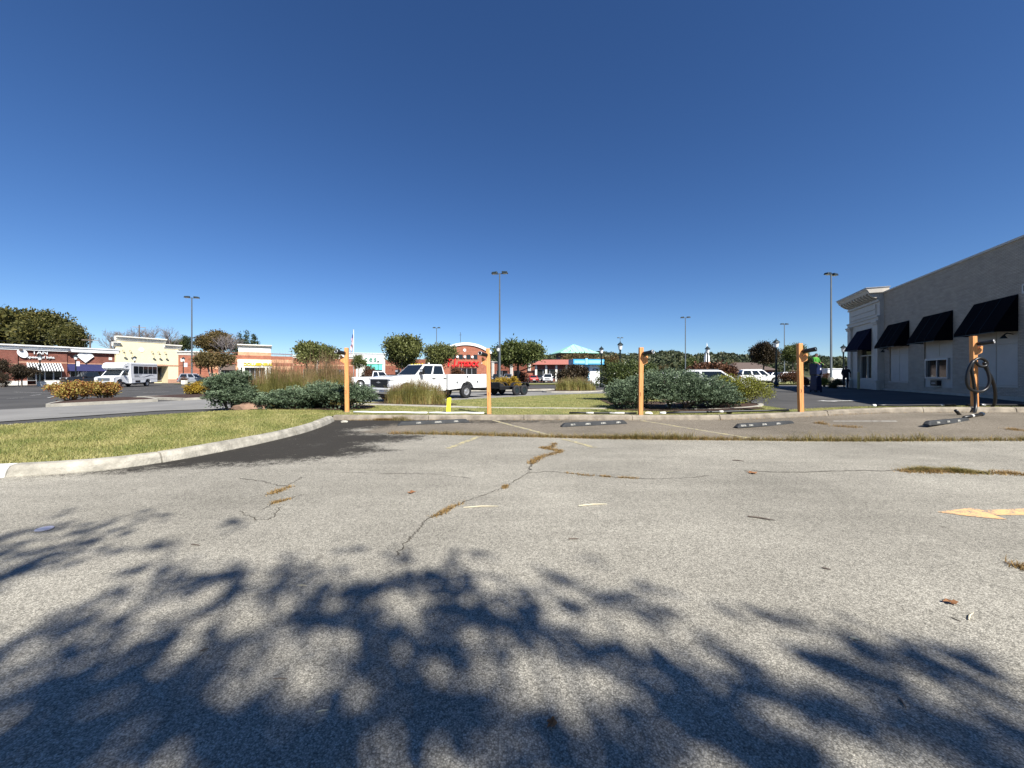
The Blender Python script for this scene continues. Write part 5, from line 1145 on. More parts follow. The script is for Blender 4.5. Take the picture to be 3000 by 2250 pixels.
# --- white service truck (crew cab with utility body)
tp = gnd(1268, 1171); HD = R(230)
tr = E('service_truck', 'white crew-cab service truck with utility body, behind the tall grass clump', 'truck', (tp.x - .5, tp.y + .25, .006), HD)
PWm = MT['car_white']; wr = .41; xf, xr = 1.95, -2.35; W2 = 1.02
prof = [(.28 - 1.0, .50)] + arch(xf, .52, .5) + [(2.72, .50), (2.9, .56), (2.95, .78), (2.95, 1.22), (2.86, 1.30), (2.55, 1.36), (1.25, 1.43), (-.72, 1.43)]
side_body(prof, lambda x, z: W2 * (1 - .05 * max(0, (x - 2.2) / .75)) * (.985 if z > 1.3 else 1)).build('body', PWm, tr, bevel=.05, seg=3)
cabin(tr, (-.74, -.64, .62, 1.32), 1.40, 2.03, .93, .76, PWm, (.48,))
MB().box(-.6, 2.6, -.75, .75, .42, 1.1).build('underbody', MT['black'], tr)
MB().box(2.92, 2.99, -.80, .80, .76, 1.20).build('grille', MT['plastic'], tr, bevel=.02)
for z_ in (.84, .95, 1.09): MB().box(2.975, 3.0, -.78, .78, z_ - .012, z_ + .012).build('grille_bar', MT['dark_cloth'], tr)
m = MB(); m.prism([(-.17, -.022), (-.05, -.03), (-.05, -.05), (.05, -.05), (.05, -.03), (.17, -.022), (.17, .022), (.05, .03), (.05, .05), (-.05, .05), (-.05, .03), (-.17, .022)], 3.0, 3.012, 'x'); m.build('emblem', MT['alu'], tr, (0, 0, 1.03))
MB().box(2.86, 3.06, -.98, .98, .62, .745).build('front_fascia', PWm, tr, bevel=.03); MB().box(2.88, 3.08, -.96, .96, .44, .615).build('front_bumper', MT['chrome'], tr, bevel=.04)
MB().box(2.75, 2.98, -.78, .78, .26, .438).build('air_dam', MT['black'], tr, bevel=.03); MB().box(3.081, 3.09, -.16, .16, .50, .60).build('number_plate', MT['worn_white'], tr)
for s in (-1, 1):
    MB().box(2.7, 2.985, s * .90 - .11, s * .90 + .11, .80, .96).build('headlight', MT['lamp_clear'], tr, bevel=.02); MB().box(2.62, 2.97, s * .86 - .15, s * .86 + .15, 1.16, 1.21).build('marker_light', MT['lamp_clear'], tr, bevel=.01)
    mr_ = MB().box(1.0, 1.16, s * 1.02, s * 1.3, 1.44, 1.74).build('tow_mirror', MT['plastic'], tr, bevel=.03); MB().box(1.161, 1.166, s * 1.04 if s > 0 else -1.28, s * 1.28 if s > 0 else -1.04, 1.6, 1.7).build('mirror_glass', MT['lamp_clear'], mr_)
    for x in (.18, -.62): MB().box(x - .12, x + .1, s * 1.015, s * 1.04, 1.20, 1.245).build('door_handle', MT['plastic'], tr)
    for x in (.33, 1.22): MB().box(x - .006, x + .006, s * 1.019, s * 1.0245, .58, 1.41).build('door_seam', MT['metal_dark'], tr)
    MB().tube([(-.6, s * .98, .42), (1.2, s * .98, .42)], .05, 8).build('side_step', MT['black'], tr)
    wheel(tr, xf, s * .88, wr, .26, 'steel', R(-12)); wheel(tr, xr, s * .90, wr, .27, 'steel', 0, .56)
    pr_ = [(-4.05, .62)] + arch(xr, .54, .62) + [(-.86, .55), (-.86, 1.46), (-4.05, 1.46)]
    n = len(pr_); y0, y1 = s * .62, s * 1.08
    ub_ = MB().add([(x, y0, z_) for x, z_ in pr_] + [(x, y1, z_) for x, z_ in pr_], [tuple(range(n)), tuple(range(n, 2 * n))] + [(i, n + i, n + (i + 1) % n, (i + 1) % n) for i in range(n)]).build('utility_box', PWm, tr, bevel=.02)
    for (x0, x1, za, zb_) in ((-1.62, -.94, .66, 1.40), (-2.98, -1.68, 1.10, 1.40), (-3.98, -3.04, .70, 1.40)):
        dr = MB().box(x0, x1, y1, y1 + s * .012, za, zb_).build('locker_door', PWm, ub_, bevel=.006); cx_, cz_ = ((x0 + x1) / 2, zb_ - .08) if za > 1 else (x0 + .12 if x0 > -2 else x1 - .15, (za + zb_) / 2 - .05)
        MB().box(cx_ - .045, cx_ + .045, y1 + s * .013, y1 + s * .03, cz_ - .06, cz_ + .06).build('latch', MT['metal_dark'], ub_)
    MB().tube([(xr - .55, s * 1.085, .62)] + [(xr - .53 * math.cos(q), s * 1.085, .38 + .53 * math.sin(q)) for q in np.linspace(.45, math.pi - .45, 9)], .02, 5).build('wheel_lip', MT['black'], ub_)
MB().box(-4.05, -.86, -.618, .618, .85, .92).build('bed_floor', MT['black'], tr); MB().box(-1.0, -.86, -.618, .618, .921, 1.45).build('headboard', PWm, tr); MB().box(-4.08, -4.0, -.615, .615, .88, 1.28).build('tailgate', MT['plastic'], tr)
MB().box(-4.25, -.9, -.5, .5, .45, .62).build('chassis', MT['black'], tr); MB().box(-4.32, -4.1, -.9, .9, .42, .56).build('rear_bumper', MT['plastic'], tr); MB().box(-4.09, -3.6, -.95, .95, .58, .62).build('rear_shelf', PWm, tr)
MB().box(2.2, 2.5, -.45, -.15, 1.405, 1.44).box(2.2, 2.5, .15, .45, 1.405, 1.44).build('hood_scoop', MT['plastic'], tr)['kind'] = 'stuff'
MB().box(-.3, -.22, -.03, .03, 2.03, 2.15).build('antenna_fin', PWm, tr)
for y in (-.5, -.2, 0, .2, .5): MB().box(.55, .63, y - .05, y + .05, 2.03, 2.06).build('roof_marker', MT['yellow_sign'], tr)
# --- flat trailer behind it
c, s_ = math.cos(HD), math.sin(HD)
rel = lambda x, y: (tr.location.x + c * x - s_ * y, tr.location.y + s_ * x + c * y)
ha = R(226); hx, hy = rel(-4.35, 0)
tl = E('flat_trailer', 'black twin-axle flat trailer hitched behind the service truck', 'trailer', (hx, hy, .006), ha)
MB().prism([(-1.2, -.06), (-1.2, .06), (0, .05), (0, -.05)], .42, .52, 'z').build('drawbar', MT['black'], tl); MB().box(-4.0, -1.1, -.93, .93, .50, .58).build('deck', MT['black'], tl); MB().box(-4.0, -1.1, -.97, -.932, .42, .62).build('side_rail', MT['plastic'], tl); MB().box(-4.0, -1.1, .932, .97, .42, .62).build('side_rail', MT['plastic'], tl)
for s in (-1, 1):
    for x in (-2.55, -3.33): wheel(tl, x, s * 1.12, .36, .2, 'metal_dark', 0, .55)
    MB().prism([(-3.85, .62), (-3.73, .84), (-3.55, .90), (-2.33, .90), (-2.15, .84), (-2.03, .62), (-2.09, .62), (-2.19, .80), (-2.35, .86), (-3.53, .86), (-3.67, .80), (-3.79, .62)], s * .98, s * 1.26, 'y').build('mudguard', MT['black'], tl)
MB().box(-1.2, -1.12, -.9, .9, .581, .9).build('front_board', MT['plastic'], tl); MB().box(-1.6, -1.21, -.85, .85, .581, .85).build('tool_box', MT['black'], tl, bevel=.02)

# --- shuttle bus
bp0 = gnd(350, 1136); bus = E('shuttle_bus', 'white shuttle bus parked in front of the brick and yellow shops', 'bus', (-48.0, 47.9, 0), R(283))
WB_ = 1.2
pr_ = [(-3.65, .5)] + arch(-1.85, .5, .5) + [(1.15, .42), (1.15, 1.0), (1.3, 2.05), (1.3, 2.86), (1.1, 2.98), (-3.55, 2.98), (-3.65, 2.9)]
side_body(pr_, lambda x, z: WB_ * (.96 if z > 2.9 else 1)).build('body', PWm, bus, bevel=.07, seg=3)
side_body([(1.0, 2.08), (2.0, 2.12), (2.3, 2.3), (2.28, 2.55), (2.0, 2.85), (1.6, 2.97), (1.0, 2.975)], lambda x, z: WB_ * (1 - .16 * max(0, x - 1.4))).build('over_cab', PWm, bus, bevel=.1, seg=3)
pr_ = [(1.0, .42), (2.0 - .5, .42)] + arch(2.55, .5, .42)[1:] + [(3.35, .5), (3.5, .62), (3.5, 1.12), (3.35, 1.22), (2.45, 1.36), (1.0, 1.36)]
side_body(pr_, lambda x, z: .98 * (1 - .07 * max(0, x - 2.6))).build('cab_body', PWm, bus, bevel=.05, seg=3)
cabin(bus, (1.05, 1.12, 1.75, 2.5), 1.34, 2.1, .96, .88, PWm, (), False, bev=.03)
for s in (-1, 1):
    n = 5
    for i in range(n):
        x1 = .75 - i * .86; MB().box(x1 - .78, x1, s * (WB_ + .002), s * (WB_ + .016), 1.62, 2.56).build('side_window', MT['glass'], bus, bevel=.05)
    wheel(bus, 2.55, s * .84, .39, .24); wheel(bus, -1.85, s * .98, .39, .26)
    MB().box(.45, -.45 + .05, s * WB_, s * (WB_ + .012), .55, .8).build('battery_hatch', MT['plastic'], bus); MB().box(-3.6, 1.1, s * WB_, s * (WB_ + .008), .95, .98).build('trim_strip', MT['alu'], bus); MB().box(-3.6, 1.1, s * WB_, s * (WB_ + .010), 2.72, 2.76).build('drip_rail', MT['alu'], bus)
    MB().prism([(-3.2, 1.30), (-2.4, 1.42), (-1.9, 1.30), (-1.2, 1.18), (-.2, 1.2), (-1.2, 1.24), (-1.8, 1.38), (-2.4, 1.48)], s * WB_, s * (WB_ + .006), 'y').build('swoosh', MT['car_blue'], bus)
    for k, (z_, l_) in enumerate(((1.48, 1.3), (1.34, .8), (1.22, 1.0))):
        mm = MB()
        for j in range(9): mm.box(.6 - l_ * j / 9, .6 - l_ * (j + .6) / 9, s * WB_, s * (WB_ + .006), z_ - .04, z_ + .04)
        o = mm.build('side_lettering', MT['metal_dark'], bus); o['kind'] = 'stuff'
    mm = MB()
    for j in range(11): mm.box(1.95 - .085 * j, 1.95 - .085 * j - .05, s * 1.115, s * 1.135, 2.42, 2.52)
    o = mm.build('cab_lettering', MT['metal_dark'], bus); o['kind'] = 'stuff'
    MB().box(3.2, 3.49, s * .78 - .16, s * .78 + .16, .9, 1.15).build('headlight', MT['lamp_clear'], bus, bevel=.02); MB().box(2.0, 2.12, s * 1.0, s * 1.28, 1.4, 1.75).build('mirror', MT['plastic'], bus, bevel=.03)
    MB().box(1.25, 1.28, s * .975, s * .985, .5, 1.34).build('door_seam', MT['metal_dark'], bus)
MB().box(3.46, 3.53, -.58, .58, .78, 1.12).build('grille', MT['car_blue'], bus, bevel=.02)
for z_ in (.87, .96, 1.04): MB().box(3.531, 3.54, -.55, .55, z_ - .015, z_ + .015).build('grille_bar', MT['alu'], bus)
MB().box(3.4, 3.62, -.96, .96, .48, .70).build('front_bumper', MT['car_blue'], bus, bevel=.03); MB().box(-3.5, 3.2, -.9, .9, .34, .5).build('chassis', MT['black'], bus); MB().box(3.621, 3.63, -.15, .15, .52, .62).build('number_plate', MT['worn_white'], bus)

# --- other cars
wl = lambda px, py, z=0: (gnd(px, py, z).x, gnd(px, py, z).y, z)
car('pickup_truck', 'dark pickup parked nose out beside the front of the shuttle bus', 'pickup', (at(268, HY, 56).x, 56, 0), R(250), 'pickup', MT['car_dark'], rim='rock')
car('parked_car', 'silver sport-utility car by the foot of the leftmost tall lamp', 'car', (at(575, HY, 66).x, 66, 0), R(25), 'suv', MT['car_silver'])
car('parked_car', 'dark blue car whose roof shows above the leftmost juniper', 'car', (at(672, HY, 60).x, 60, 0), R(10), 'sedan', MT['car_blue'])
car('pickup_truck', 'white pickup seen from behind, left of the service truck', 'pickup', (at(1103, HY, 46).x, 46, 0), R(22), 'pickup', MT['car_white'])
car('parked_car', 'red car parked before the brick wing right of the central tree', 'car', (at(1560, HY, 77).x, 77, 0), R(95), 'sedan', MT['car_red'], 'cars parked beyond the service truck')
car('parked_car', 'dark grey car parked just right of the red car', 'car', (at(1578, HY, 80).x, 80, 0), R(95), 'sedan', MT['car_dark'], 'cars parked beyond the service truck')
car('parked_car', 'white car facing us before the red-roofed restaurant', 'car', (at(1605, HY, 76).x, 76, 0), R(262), 'suv', MT['car_white'], 'cars parked beyond the service truck')
car('parked_car', 'pale car showing just left of the post near the trailer', 'car', (at(1420, HY, 80).x, 80, 0), R(268), 'suv', MT['car_white'], 'cars parked beyond the service truck')
car('parked_car', 'dark car left of the foot of the central tall lamp', 'car', (at(1456, HY, 82).x, 82, 0), R(268), 'suv', MT['car_dark'], 'cars parked beyond the service truck')
car('parked_car', 'silver car right of the foot of the central tall lamp', 'car', (at(1488, HY, 81).x, 81, 0), R(268), 'suv', MT['car_silver'], 'cars parked beyond the service truck')
a = at(1716, HY, 51); mc = E('motorcycle', 'black motorcycle parked in front of the cash machine kiosk', 'motorcycle', (a.x, a.y, gz(a.x, a.y)), R(12))
for x in (-.68, .68): wheel(mc, x, 0, .31, .13, 'steel', 0, .62)
MB().tube([(.68, 0, .31), (.52, 0, .72), (.42, 0, 1.02)], .035, 8).tube([(.42, -.34, 1.06), (.42, .34, 1.06)], .018, 6).build('fork', MT['chrome'], mc); MB().lathe([(.02, -.34), (.16, -.22), (.19, 0), (.15, .2), (.03, .3)], 12, 'x', (.12, 0, .80)).build('fuel_tank', MT['car_dark'], mc, smooth=True)
MB().prism([(-.75, .62), (-.7, .74), (-.35, .70), (-.12, .78), (-.12, .64), (-.4, .58)], -.14, .14, 'y').build('seat', MT['black'], mc, bevel=.03); MB().box(-.25, .32, -.17, .17, .28, .62).build('engine', MT['metal_dark'], mc, bevel=.04); MB().box(-.9, -.55, -.3, .3, .45, .72).build('saddlebag', MT['black'], mc, bevel=.05); MB().tube([(.3, -.2, .3), (-.75, -.22, .3)], .045, 8).build('exhaust', MT['chrome'], mc); MB().lathe([(.09, 0), (.1, .06), (.05, .12)], 12, 'x', (.5, 0, .9)).build('headlight', MT['lamp_clear'], mc)
car('hatchback_car', 'white hatchback half hidden behind the big juniper', 'car', (at(2082, HY, 26).x, 26, gz(13.4, 26)), R(-24), 'hatch', MT['car_white'], roofrack=True)
car('off_road_car', 'white off-road car driving right behind the yellow-green shrub', 'car', (at(2222, HY, 47).x, 47, gz(30, 47)), R(-12), 'suv', MT['car_white'], roofrack=True, cladding=True)
car('parked_car', 'silver car just behind the tail of the white off-road car', 'car', (at(2186, HY, 58).x, 58, gz(35, 58)), R(10), 'suv', MT['car_silver'])
car('parked_car', 'dark car under the dark trees at right', 'car', (at(2262, HY, 72).x, 72, gz(48, 72)), R(185), 'suv', MT['car_dark'])
car('parked_car', 'white car just right of the dark car under the trees', 'car', (at(2292, HY, 72).x, 72, gz(50, 72)), R(185), 'suv', MT['car_white'])
car('parked_car', 'white car roof showing left of the middle juniper top', 'car', (at(1940, HY, 60).x, 60, .1), R(175), 'suv', MT['car_white'])
for px, lb in ((2440, 'white box trailer behind the tall lamp at right'), (2505, 'white box trailer with red top edge beside the corner shop')):
    a = at(px, HY, 75); t = E('box_trailer', lb, 'trailer', (a.x, a.y, .15), R(4)); MB().box(-2.0, 2.0, -1, 1, .55, 2.6).build('box', MT['car_white'], t, bevel=.04)
    for x in (-.6, .4):
        for s in (-1, 1): wheel(t, x, s * .9, .33, .2)
    MB().box(-2.01, 2.01, -1.012, -1.001, 2.3, 2.5).build('top_band', MT['car_red'] if px > 2500 else MT['alu'], t)

# ------------------------------------------------------------------ people and the blue lift
def person(label, loc, rz, h, pose, top, bottom, hairm='hair'):
    """one skinned body; clothes by height"""
    k = h / 1.75; J = {'pel': (0, 0, .95), 'sp': (0, .01, 1.18), 'ch': (0, .02, 1.38), 'nk': (0, .02, 1.50), 'hd0': (0, .03, 1.56), 'hd1': (0, .035, 1.68), 'hd2': (0, .03, 1.74)}
    rad = {'pel': .155, 'sp': .145, 'ch': .16, 'nk': .06, 'hd0': .075, 'hd1': .098, 'hd2': .075}
    ed = [('pel', 'sp'), ('sp', 'ch'), ('ch', 'nk'), ('nk', 'hd0'), ('hd0', 'hd1'), ('hd1', 'hd2')]
    for s, n in ((-1, 'r'), (1, 'l')):
        J.update({'hip' + n: (s * .10, 0, .90), 'kn' + n: (s * .11, .03, .50), 'an' + n: (s * .11, -.02, .09), 'to' + n: (s * .12, .14, .045), 'shd' + n: (s * .19, .01, 1.42), 'el' + n: (s * (.24 + pose * .05), .02 + pose * .08, 1.14), 'wr' + n: (s * (.24 - pose * .04), .08 + pose * .24, .92 + pose * .18), 'ha' + n: (s * (.23 - pose * .04), .10 + pose * .3, .84 + pose * .2)})
        rad.update({'hip' + n: .095, 'kn' + n: .066, 'an' + n: .045, 'to' + n: .036, 'shd' + n: .07, 'el' + n: .046, 'wr' + n: .034, 'ha' + n: .036})
        ed += [('pel', 'hip' + n), ('hip' + n, 'kn' + n), ('kn' + n, 'an' + n), ('an' + n, 'to' + n), ('ch', 'shd' + n), ('shd' + n, 'el' + n), ('el' + n, 'wr' + n), ('wr' + n, 'ha' + n)]
        for f in range(5):
            fx = s * (.23 - pose * .04) + (f - 1.7) * .018 * (1 if f else 1.6); nm = 'f%d' % f + n; ln_ = (.05, .075, .085, .078, .06)[f]
            J[nm] = (fx, .11 + pose * .3 + (.02 if f == 0 else 0) + ln_ * .5, .84 + pose * .2 - ln_ * .8); rad[nm] = .009; ed.append(('ha' + n, nm))
    names = list(J); me = bpy.data.meshes.new('body'); me.from_pydata([tuple(c_ * k for c_ in J[n]) for n in names], [(names.index(a), names.index(b)) for a, b in ed], [])
    o = bpy.data.objects.new('person', me); COL.objects.link(o); sk = o.modifiers.new('skin', 'SKIN'); sk.use_smooth_shade = True
    for i, n in enumerate(names): v = me.skin_vertices[0].data[i]; v.radius = (rad[n] * k * (1.12 if n in ('ch', 'sp', 'pel') else 1), rad[n] * k * (.78 if n in ('ch', 'sp', 'pel') else 1)); v.use_root = n == 'pel'
    sb = o.modifiers.new('sub', 'SUBSURF'); sb.levels = 1; sb.render_levels = 1
    dg = bpy.context.evaluated_depsgraph_get(); m2 = bpy.data.meshes.new_from_object(o.evaluated_get(dg)); bpy.data.objects.remove(o)
    for q in (MT['skin'], MT[top], MT[bottom], MT[hairm], MT['black']): m2.materials.append(q)
    for p in m2.polygons:
        z_ = p.center.z / k; y = p.center.y / k; ax = abs(p.center.x) / k
        p.material_index = 4 if z_ < .11 else (2 if z_ < .97 and ax < .21 else (1 if z_ < 1.485 and not (ax > .19 and z_ < 1.16) else (3 if z_ > 1.68 or (z_ > 1.58 and y < .0) else 0)))
    t = E('person', label, 'person', loc, rz); link('body', m2, t)
    mb = MB(); mb.lathe([(.013, 0), (.016, .02), (.004, .035)], 6, 'y', (0, .125 * k, 1.62 * k)); mb.build('nose', MT['skin'], t)
    for s in (-1, 1): MB().lathe([(.012, .0), (.008, .012)], 6, 'y', (s * .034 * k, .118 * k, 1.65 * k)).build('eye', MT['dark_cloth'], t); MB().box(s * .098 * k - .01, s * .098 * k + .01, .01, .05, 1.6 * k, 1.66 * k).build('ear', MT['skin'], t)
    MB().box(-.025, .025, .12 * k, .127 * k, 1.575 * k, 1.585 * k).build('mouth', MT['lamp_red'], t)
    return t
lp_ = gzs(2390, 1149); lz = gz(lp_.x, lp_.y)
lf = E('personnel_lift', 'compact dark blue upright lift standing in the building shade', 'lift', (lp_.x, lp_.y, lz), R(15)); lf.scale = (.62, .62, 1)
MB().box(-.38, .38, -.36, .36, .10, .42).build('base', MT['blue_lift'], lf, bevel=.03); MB().hexa([(-.36, -.34, .421), (.36, -.34, .421), (-.36, .34, .421), (.36, .34, .421), (-.30, -.30, 1.05), (.30, -.30, 1.05), (-.30, .30, 1.05), (.30, .30, 1.05)]).build('mast_housing', MT['blue_lift'], lf, bevel=.02)
bk_ = MB(); bk_.box(-.34, .34, -.34, .34, 1.06, 1.12); bk_.build('platform', MT['black'], lf)
for q in ((-.36, .36, -.36, -.33), (-.36, .36, .33, .36), (-.36, -.33, -.329, .329), (.33, .36, -.329, .329)): MB().box(q[0], q[1], q[2], q[3], 1.121, 1.78).build('cage_panel', MT['blue_lift'], lf)
for x in (-.36, .36): MB().tube([(x, -.36, 1.78), (x, .36, 1.78)], .022, 6).build('guard_rail', MT['car_blue'], lf)
for x in (-.3, .3):
    for y in (-.3, .3): MB().lathe([(.08, -.03), (.08, .03)], 10, 'y', (x, y, .08)).build('caster', MT['black'], lf)
MB().box(.08, .22, -.375, -.361, 1.4, 1.52).build('label_plate', MT['paper'], lf)
person('person in lime green shirt working in the blue lift', (lp_.x, lp_.y, lz + 1.12 - .32), R(200), 1.66, .8, 'lime', 'dark_cloth')
pp = gzs(2478, 1138); person('person in dark clothes standing by the bushes near the corner shop', (pp.x, pp.y, gz(pp.x, pp.y)), R(150), 1.72, .5, 'dark_cloth', 'dark_cloth')

# ------------------------------------------------------------------ planting islands and beds
def island(name, poly, mulch=True, h=.13):
    poly = smooth_path([(p[0], p[1], 0) for p in poly], 4, True); c = sum(poly, Vector()) / len(poly)
    inner = [c + (p - c) * (1 - .16 / max((p - c).length, .4)) for p in poly]
    r = E(name, None, None, (0, 0, 0)); r['kind'] = 'structure'
    n = len(poly); m = MB(); g2 = lambda p, z: (p.x, p.y, gz(p.x, p.y) + z)
    m.add([g2(p, -.05) for p in poly] + [g2(p, h) for p in poly] + [g2(p, h) for p in inner] + [g2(p, -.05) for p in inner], [(i + k * n, (i + 1) % n + k * n, (i + 1) % n + (k + 1) * n, i + (k + 1) * n) for k in range(3) for i in range(n)])
    m.build('kerb_ring', MT['concrete'], r)
    m = MB(); cz = gz(c.x, c.y) + h + .07; m.add([g2(p, h - .02) for p in inner] + [g2(c + (p - c) * .55, h + .06) for p in inner] + [(c.x, c.y, cz)], [(i, (i + 1) % n, n + (i + 1) % n, n + i) for i in range(n)] + [(n + i, n + (i + 1) % n, 2 * n) for i in range(n)])
    m.build('mulch', MT['mulch'], r, smooth=True)
def uq(o, pts): o = Vector(o); return [tuple(o + U * a - N * b) for a, b in pts]
island('island_kerb', uq((-20.9, 17.0), [(.3, .3), (.7, 0), (3.8, 0), (4.4, .4), (5.0, 3.0), (4.6, 3.6), (2.4, 3.6), (1.8, 3.2)]))
island('island_kerb', uq((-18.4, 21.6), [(0, .4), (.5, 0), (5.6, 0), (6.2, .4), (6.2, 4.4), (5.6, 5.0), (.6, 5.0), (0, 4.4)]))
island('island_kerb', [(6.2, 14.4), (8.0, 14.0), (9.35, 14.4), (9.9, 15.6), (9.3, 17.4), (8.0, 17.6), (6.6, 16.6)], h=.17)
island('island_kerb', [(-9.3, 33), (-3, 34.6), (3.2, 36.2), (3.4, 37.6), (-3, 37.8), (-9.8, 36.4)])
island('island_kerb', [(3.2, 31.2), (6.2, 31.4), (7.8, 32.6), (7.4, 34), (4.4, 33.8), (2.6, 32.4)])
sheet('mulch_bed', [(-11.6, 16.4), (-10.6, 14.3), (-8.8, 14.15), (-6.3, 14.0), (-5.4, 14.6), (-5.6, 15.8), (-7.6, 17.0), (-10, 17.6)], MT['mulch'], .155)
sheet('mulch_bed', [(-6.6, 17.1), (-4.2, 16.35), (-2.6, 16.1), (-2.4, 17.0), (-3.6, 18.3), (-6.0, 18.6)], MT['mulch'], .15)
sheet('mulch_bed', [(3.8, 14.0), (6.5, 13.35), (9.0, 13.6), (9.2, 16.4), (6.6, 18.5), (5.6, 20.8), (4.6, 20.6), (4.2, 16)], MT['mulch'], .15)
sheet('verge_far_left', [tuple(RP + U * t + N * w_) for t, w_ in ((-20, .5), (13, .5), (13, 2.6), (-20, 2.6))], MT['concrete'], .08, step=5)
sheet('verge_shops', [(-58, 68), (-44, 76), (-40, 70), (-54, 61)], MT['lawn'], .07, step=5)
sheet('verge_centre', [(-12, 60), (12, 56), (22, 54), (22, 58), (10, 64), (-12, 70)], MT['lawn'], .07, step=5)
sheet('verge_right', [(24, 41.5), (34, 40), (46, 44), (60, 60), (44, 64), (28, 52)], MT['lawn'], .10, step=4)

# junipers: layered sprays of scale leaves
def juniper(label, base, fans, per, size, seed, group='blue-green junipers'):
    """fans: (x,y,z,rx,ry,rz,n sprays); each spray is a drooping plume of small leaves pointing outwards"""
    rng = np.random.default_rng(seed); t = E('juniper', label, 'shrub', base, 0, group); Vs = []; Rs = []; st = MB()
    for (x, y, z, rx, ry, rz, n) in fans:
        n = int(n * .72); d = unit(rng.normal(size=(n, 3))); d[:, 2] = np.abs(d[:, 2]) * .9 - .12; d = unit(d)
        tip = np.array([x, y, z]) + d * np.array([rx, ry, rz]) * rng.uniform(.8, 1.1, (n, 1))
        ax = unit(d * np.array([1, 1, .45]) + rng.normal(size=(n, 3)) * .22 + np.array([0, 0, .12])); ln = rng.uniform(.28, .52, (n, 1)) * min(rx, 1.1)
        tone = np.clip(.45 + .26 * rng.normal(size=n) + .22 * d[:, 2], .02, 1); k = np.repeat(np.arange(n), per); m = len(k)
        u = rng.random((m, 1)); off = rng.normal(size=(m, 3)) * (.022 + .05 * (1 - u)) * np.array([1, 1, .5])
        P = tip[k] - ax[k] * ln[k] * (1 - u) + off; D = unit(ax[k] + rng.normal(size=(m, 3)) * .55 + off * 4)
        ok = P[:, 2] > .0; P, D, k, u = P[ok], D[ok], k[ok], u[ok]
        Vs.append(leaf_quads(P, D, size, .42, rng)); Rs.append(tone[k] + .12 * rng.normal(size=len(P)) + .12 * (u[:, 0] - .5))
        for i in range(5): e = tip[int(rng.integers(n))]; st.tube([(x * .6, y * .6, 0), (x * .8 + e[0] * .2, y * .8 + e[1] * .2, z * .6), tuple(e)], [.035, .025, .008], 5)
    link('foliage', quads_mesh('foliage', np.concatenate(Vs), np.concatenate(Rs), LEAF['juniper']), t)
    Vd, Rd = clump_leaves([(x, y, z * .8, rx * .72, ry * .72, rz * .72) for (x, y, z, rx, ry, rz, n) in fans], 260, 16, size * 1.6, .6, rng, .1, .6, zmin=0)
    link('inner_foliage', quads_mesh('inner_foliage', Vd, Rd * .3, LEAF['juniper']), t); st.build('branches', MT['bark'], t)  # inner leaves toned darker: the shade between the sprays is put into their colour
    return t
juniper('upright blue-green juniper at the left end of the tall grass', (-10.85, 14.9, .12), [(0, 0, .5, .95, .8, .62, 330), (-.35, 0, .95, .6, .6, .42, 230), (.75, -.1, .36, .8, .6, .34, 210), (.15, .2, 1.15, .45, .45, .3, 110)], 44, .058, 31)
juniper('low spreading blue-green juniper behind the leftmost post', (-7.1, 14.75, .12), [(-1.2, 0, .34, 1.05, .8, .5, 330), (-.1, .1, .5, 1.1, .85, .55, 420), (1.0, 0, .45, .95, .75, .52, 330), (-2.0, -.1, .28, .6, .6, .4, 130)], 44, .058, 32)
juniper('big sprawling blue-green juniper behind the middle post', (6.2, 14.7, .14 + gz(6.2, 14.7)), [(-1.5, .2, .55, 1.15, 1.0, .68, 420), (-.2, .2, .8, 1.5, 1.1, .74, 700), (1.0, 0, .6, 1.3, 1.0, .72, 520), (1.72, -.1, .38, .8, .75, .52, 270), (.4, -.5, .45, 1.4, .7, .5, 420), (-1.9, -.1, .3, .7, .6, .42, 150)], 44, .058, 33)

# tall ornamental grasses
def grass_clump(label, base, rx, ry, n, h, seed, plume=0, ph=0, lean=.35, group='clumps of tall ornamental grass', wd=.006):
    rng = np.random.default_rng(seed); t = E('ornamental_grass', label, 'grass', base, 0, group)
    k = max(6, int(rx * 16)); cs_ = np.column_stack([np.linspace(-rx, rx, k) + rng.normal(size=k) * .06, rng.uniform(-ry, ry, k)]); hc = rng.uniform(.72, 1.12, k) * (1 - .3 * np.abs(cs_[:, 0] / rx) ** 2.5); tc = np.clip(.5 + .22 * rng.normal(size=k), .1, .95)
    ci = rng.integers(0, k, n); P = np.column_stack([cs_[ci] + rng.normal(size=(n, 2)) * .10, np.zeros(n)])
    link('blades', blades('blades', P, h * .86 * hc[ci], wd, lean, rng, LEAF['grass'], 4, np.clip(tc[ci] + .2 * rng.normal(size=n), 0, 1)), t)
    nb = n // 5; ci = rng.integers(0, k, nb); P = np.column_stack([cs_[ci] + rng.normal(size=(nb, 2)) * .16, np.zeros(nb)])
    link('dry_blades', blades('dry_blades', P, h * .42, wd, .9, rng, LEAF['dry'], 3), t)
    if plume:
        ci = rng.integers(0, k, plume); P = np.column_stack([cs_[ci] + rng.normal(size=(plume, 2)) * .14, h * .72 * hc[ci]])
        link('seed_plumes', blades('seed_plumes', P, (ph - h * .72) * hc[ci] * rng.uniform(.55, 1.1, plume), wd * .9, .35, rng, LEAF['plume'], 3), t)
    return t
grass_clump('tall grass with reddish plumes between the two left junipers', (-9.45, 15.9, .14), 1.6, .7, 10500, 1.5, 41, 1300, 2.1, .3)
grass_clump('dense reddish tall grass right behind the low juniper', (-8.1, 16.6, .14), 1.0, .5, 5200, 1.6, 42, 1300, 2.3, .3)
grass_clump('feathery grass clump in front of the service truck', (-4.35, 17.3, .14), 1.15, .5, 6000, 1.12, 43, 700, 1.35, .45)
grass_clump('distant grass clump on the island before the kiosk', (5.3, 32.3, .15), 1.5, .6, 2600, 1.15, 44, 300, 1.3, .5, wd=.012)

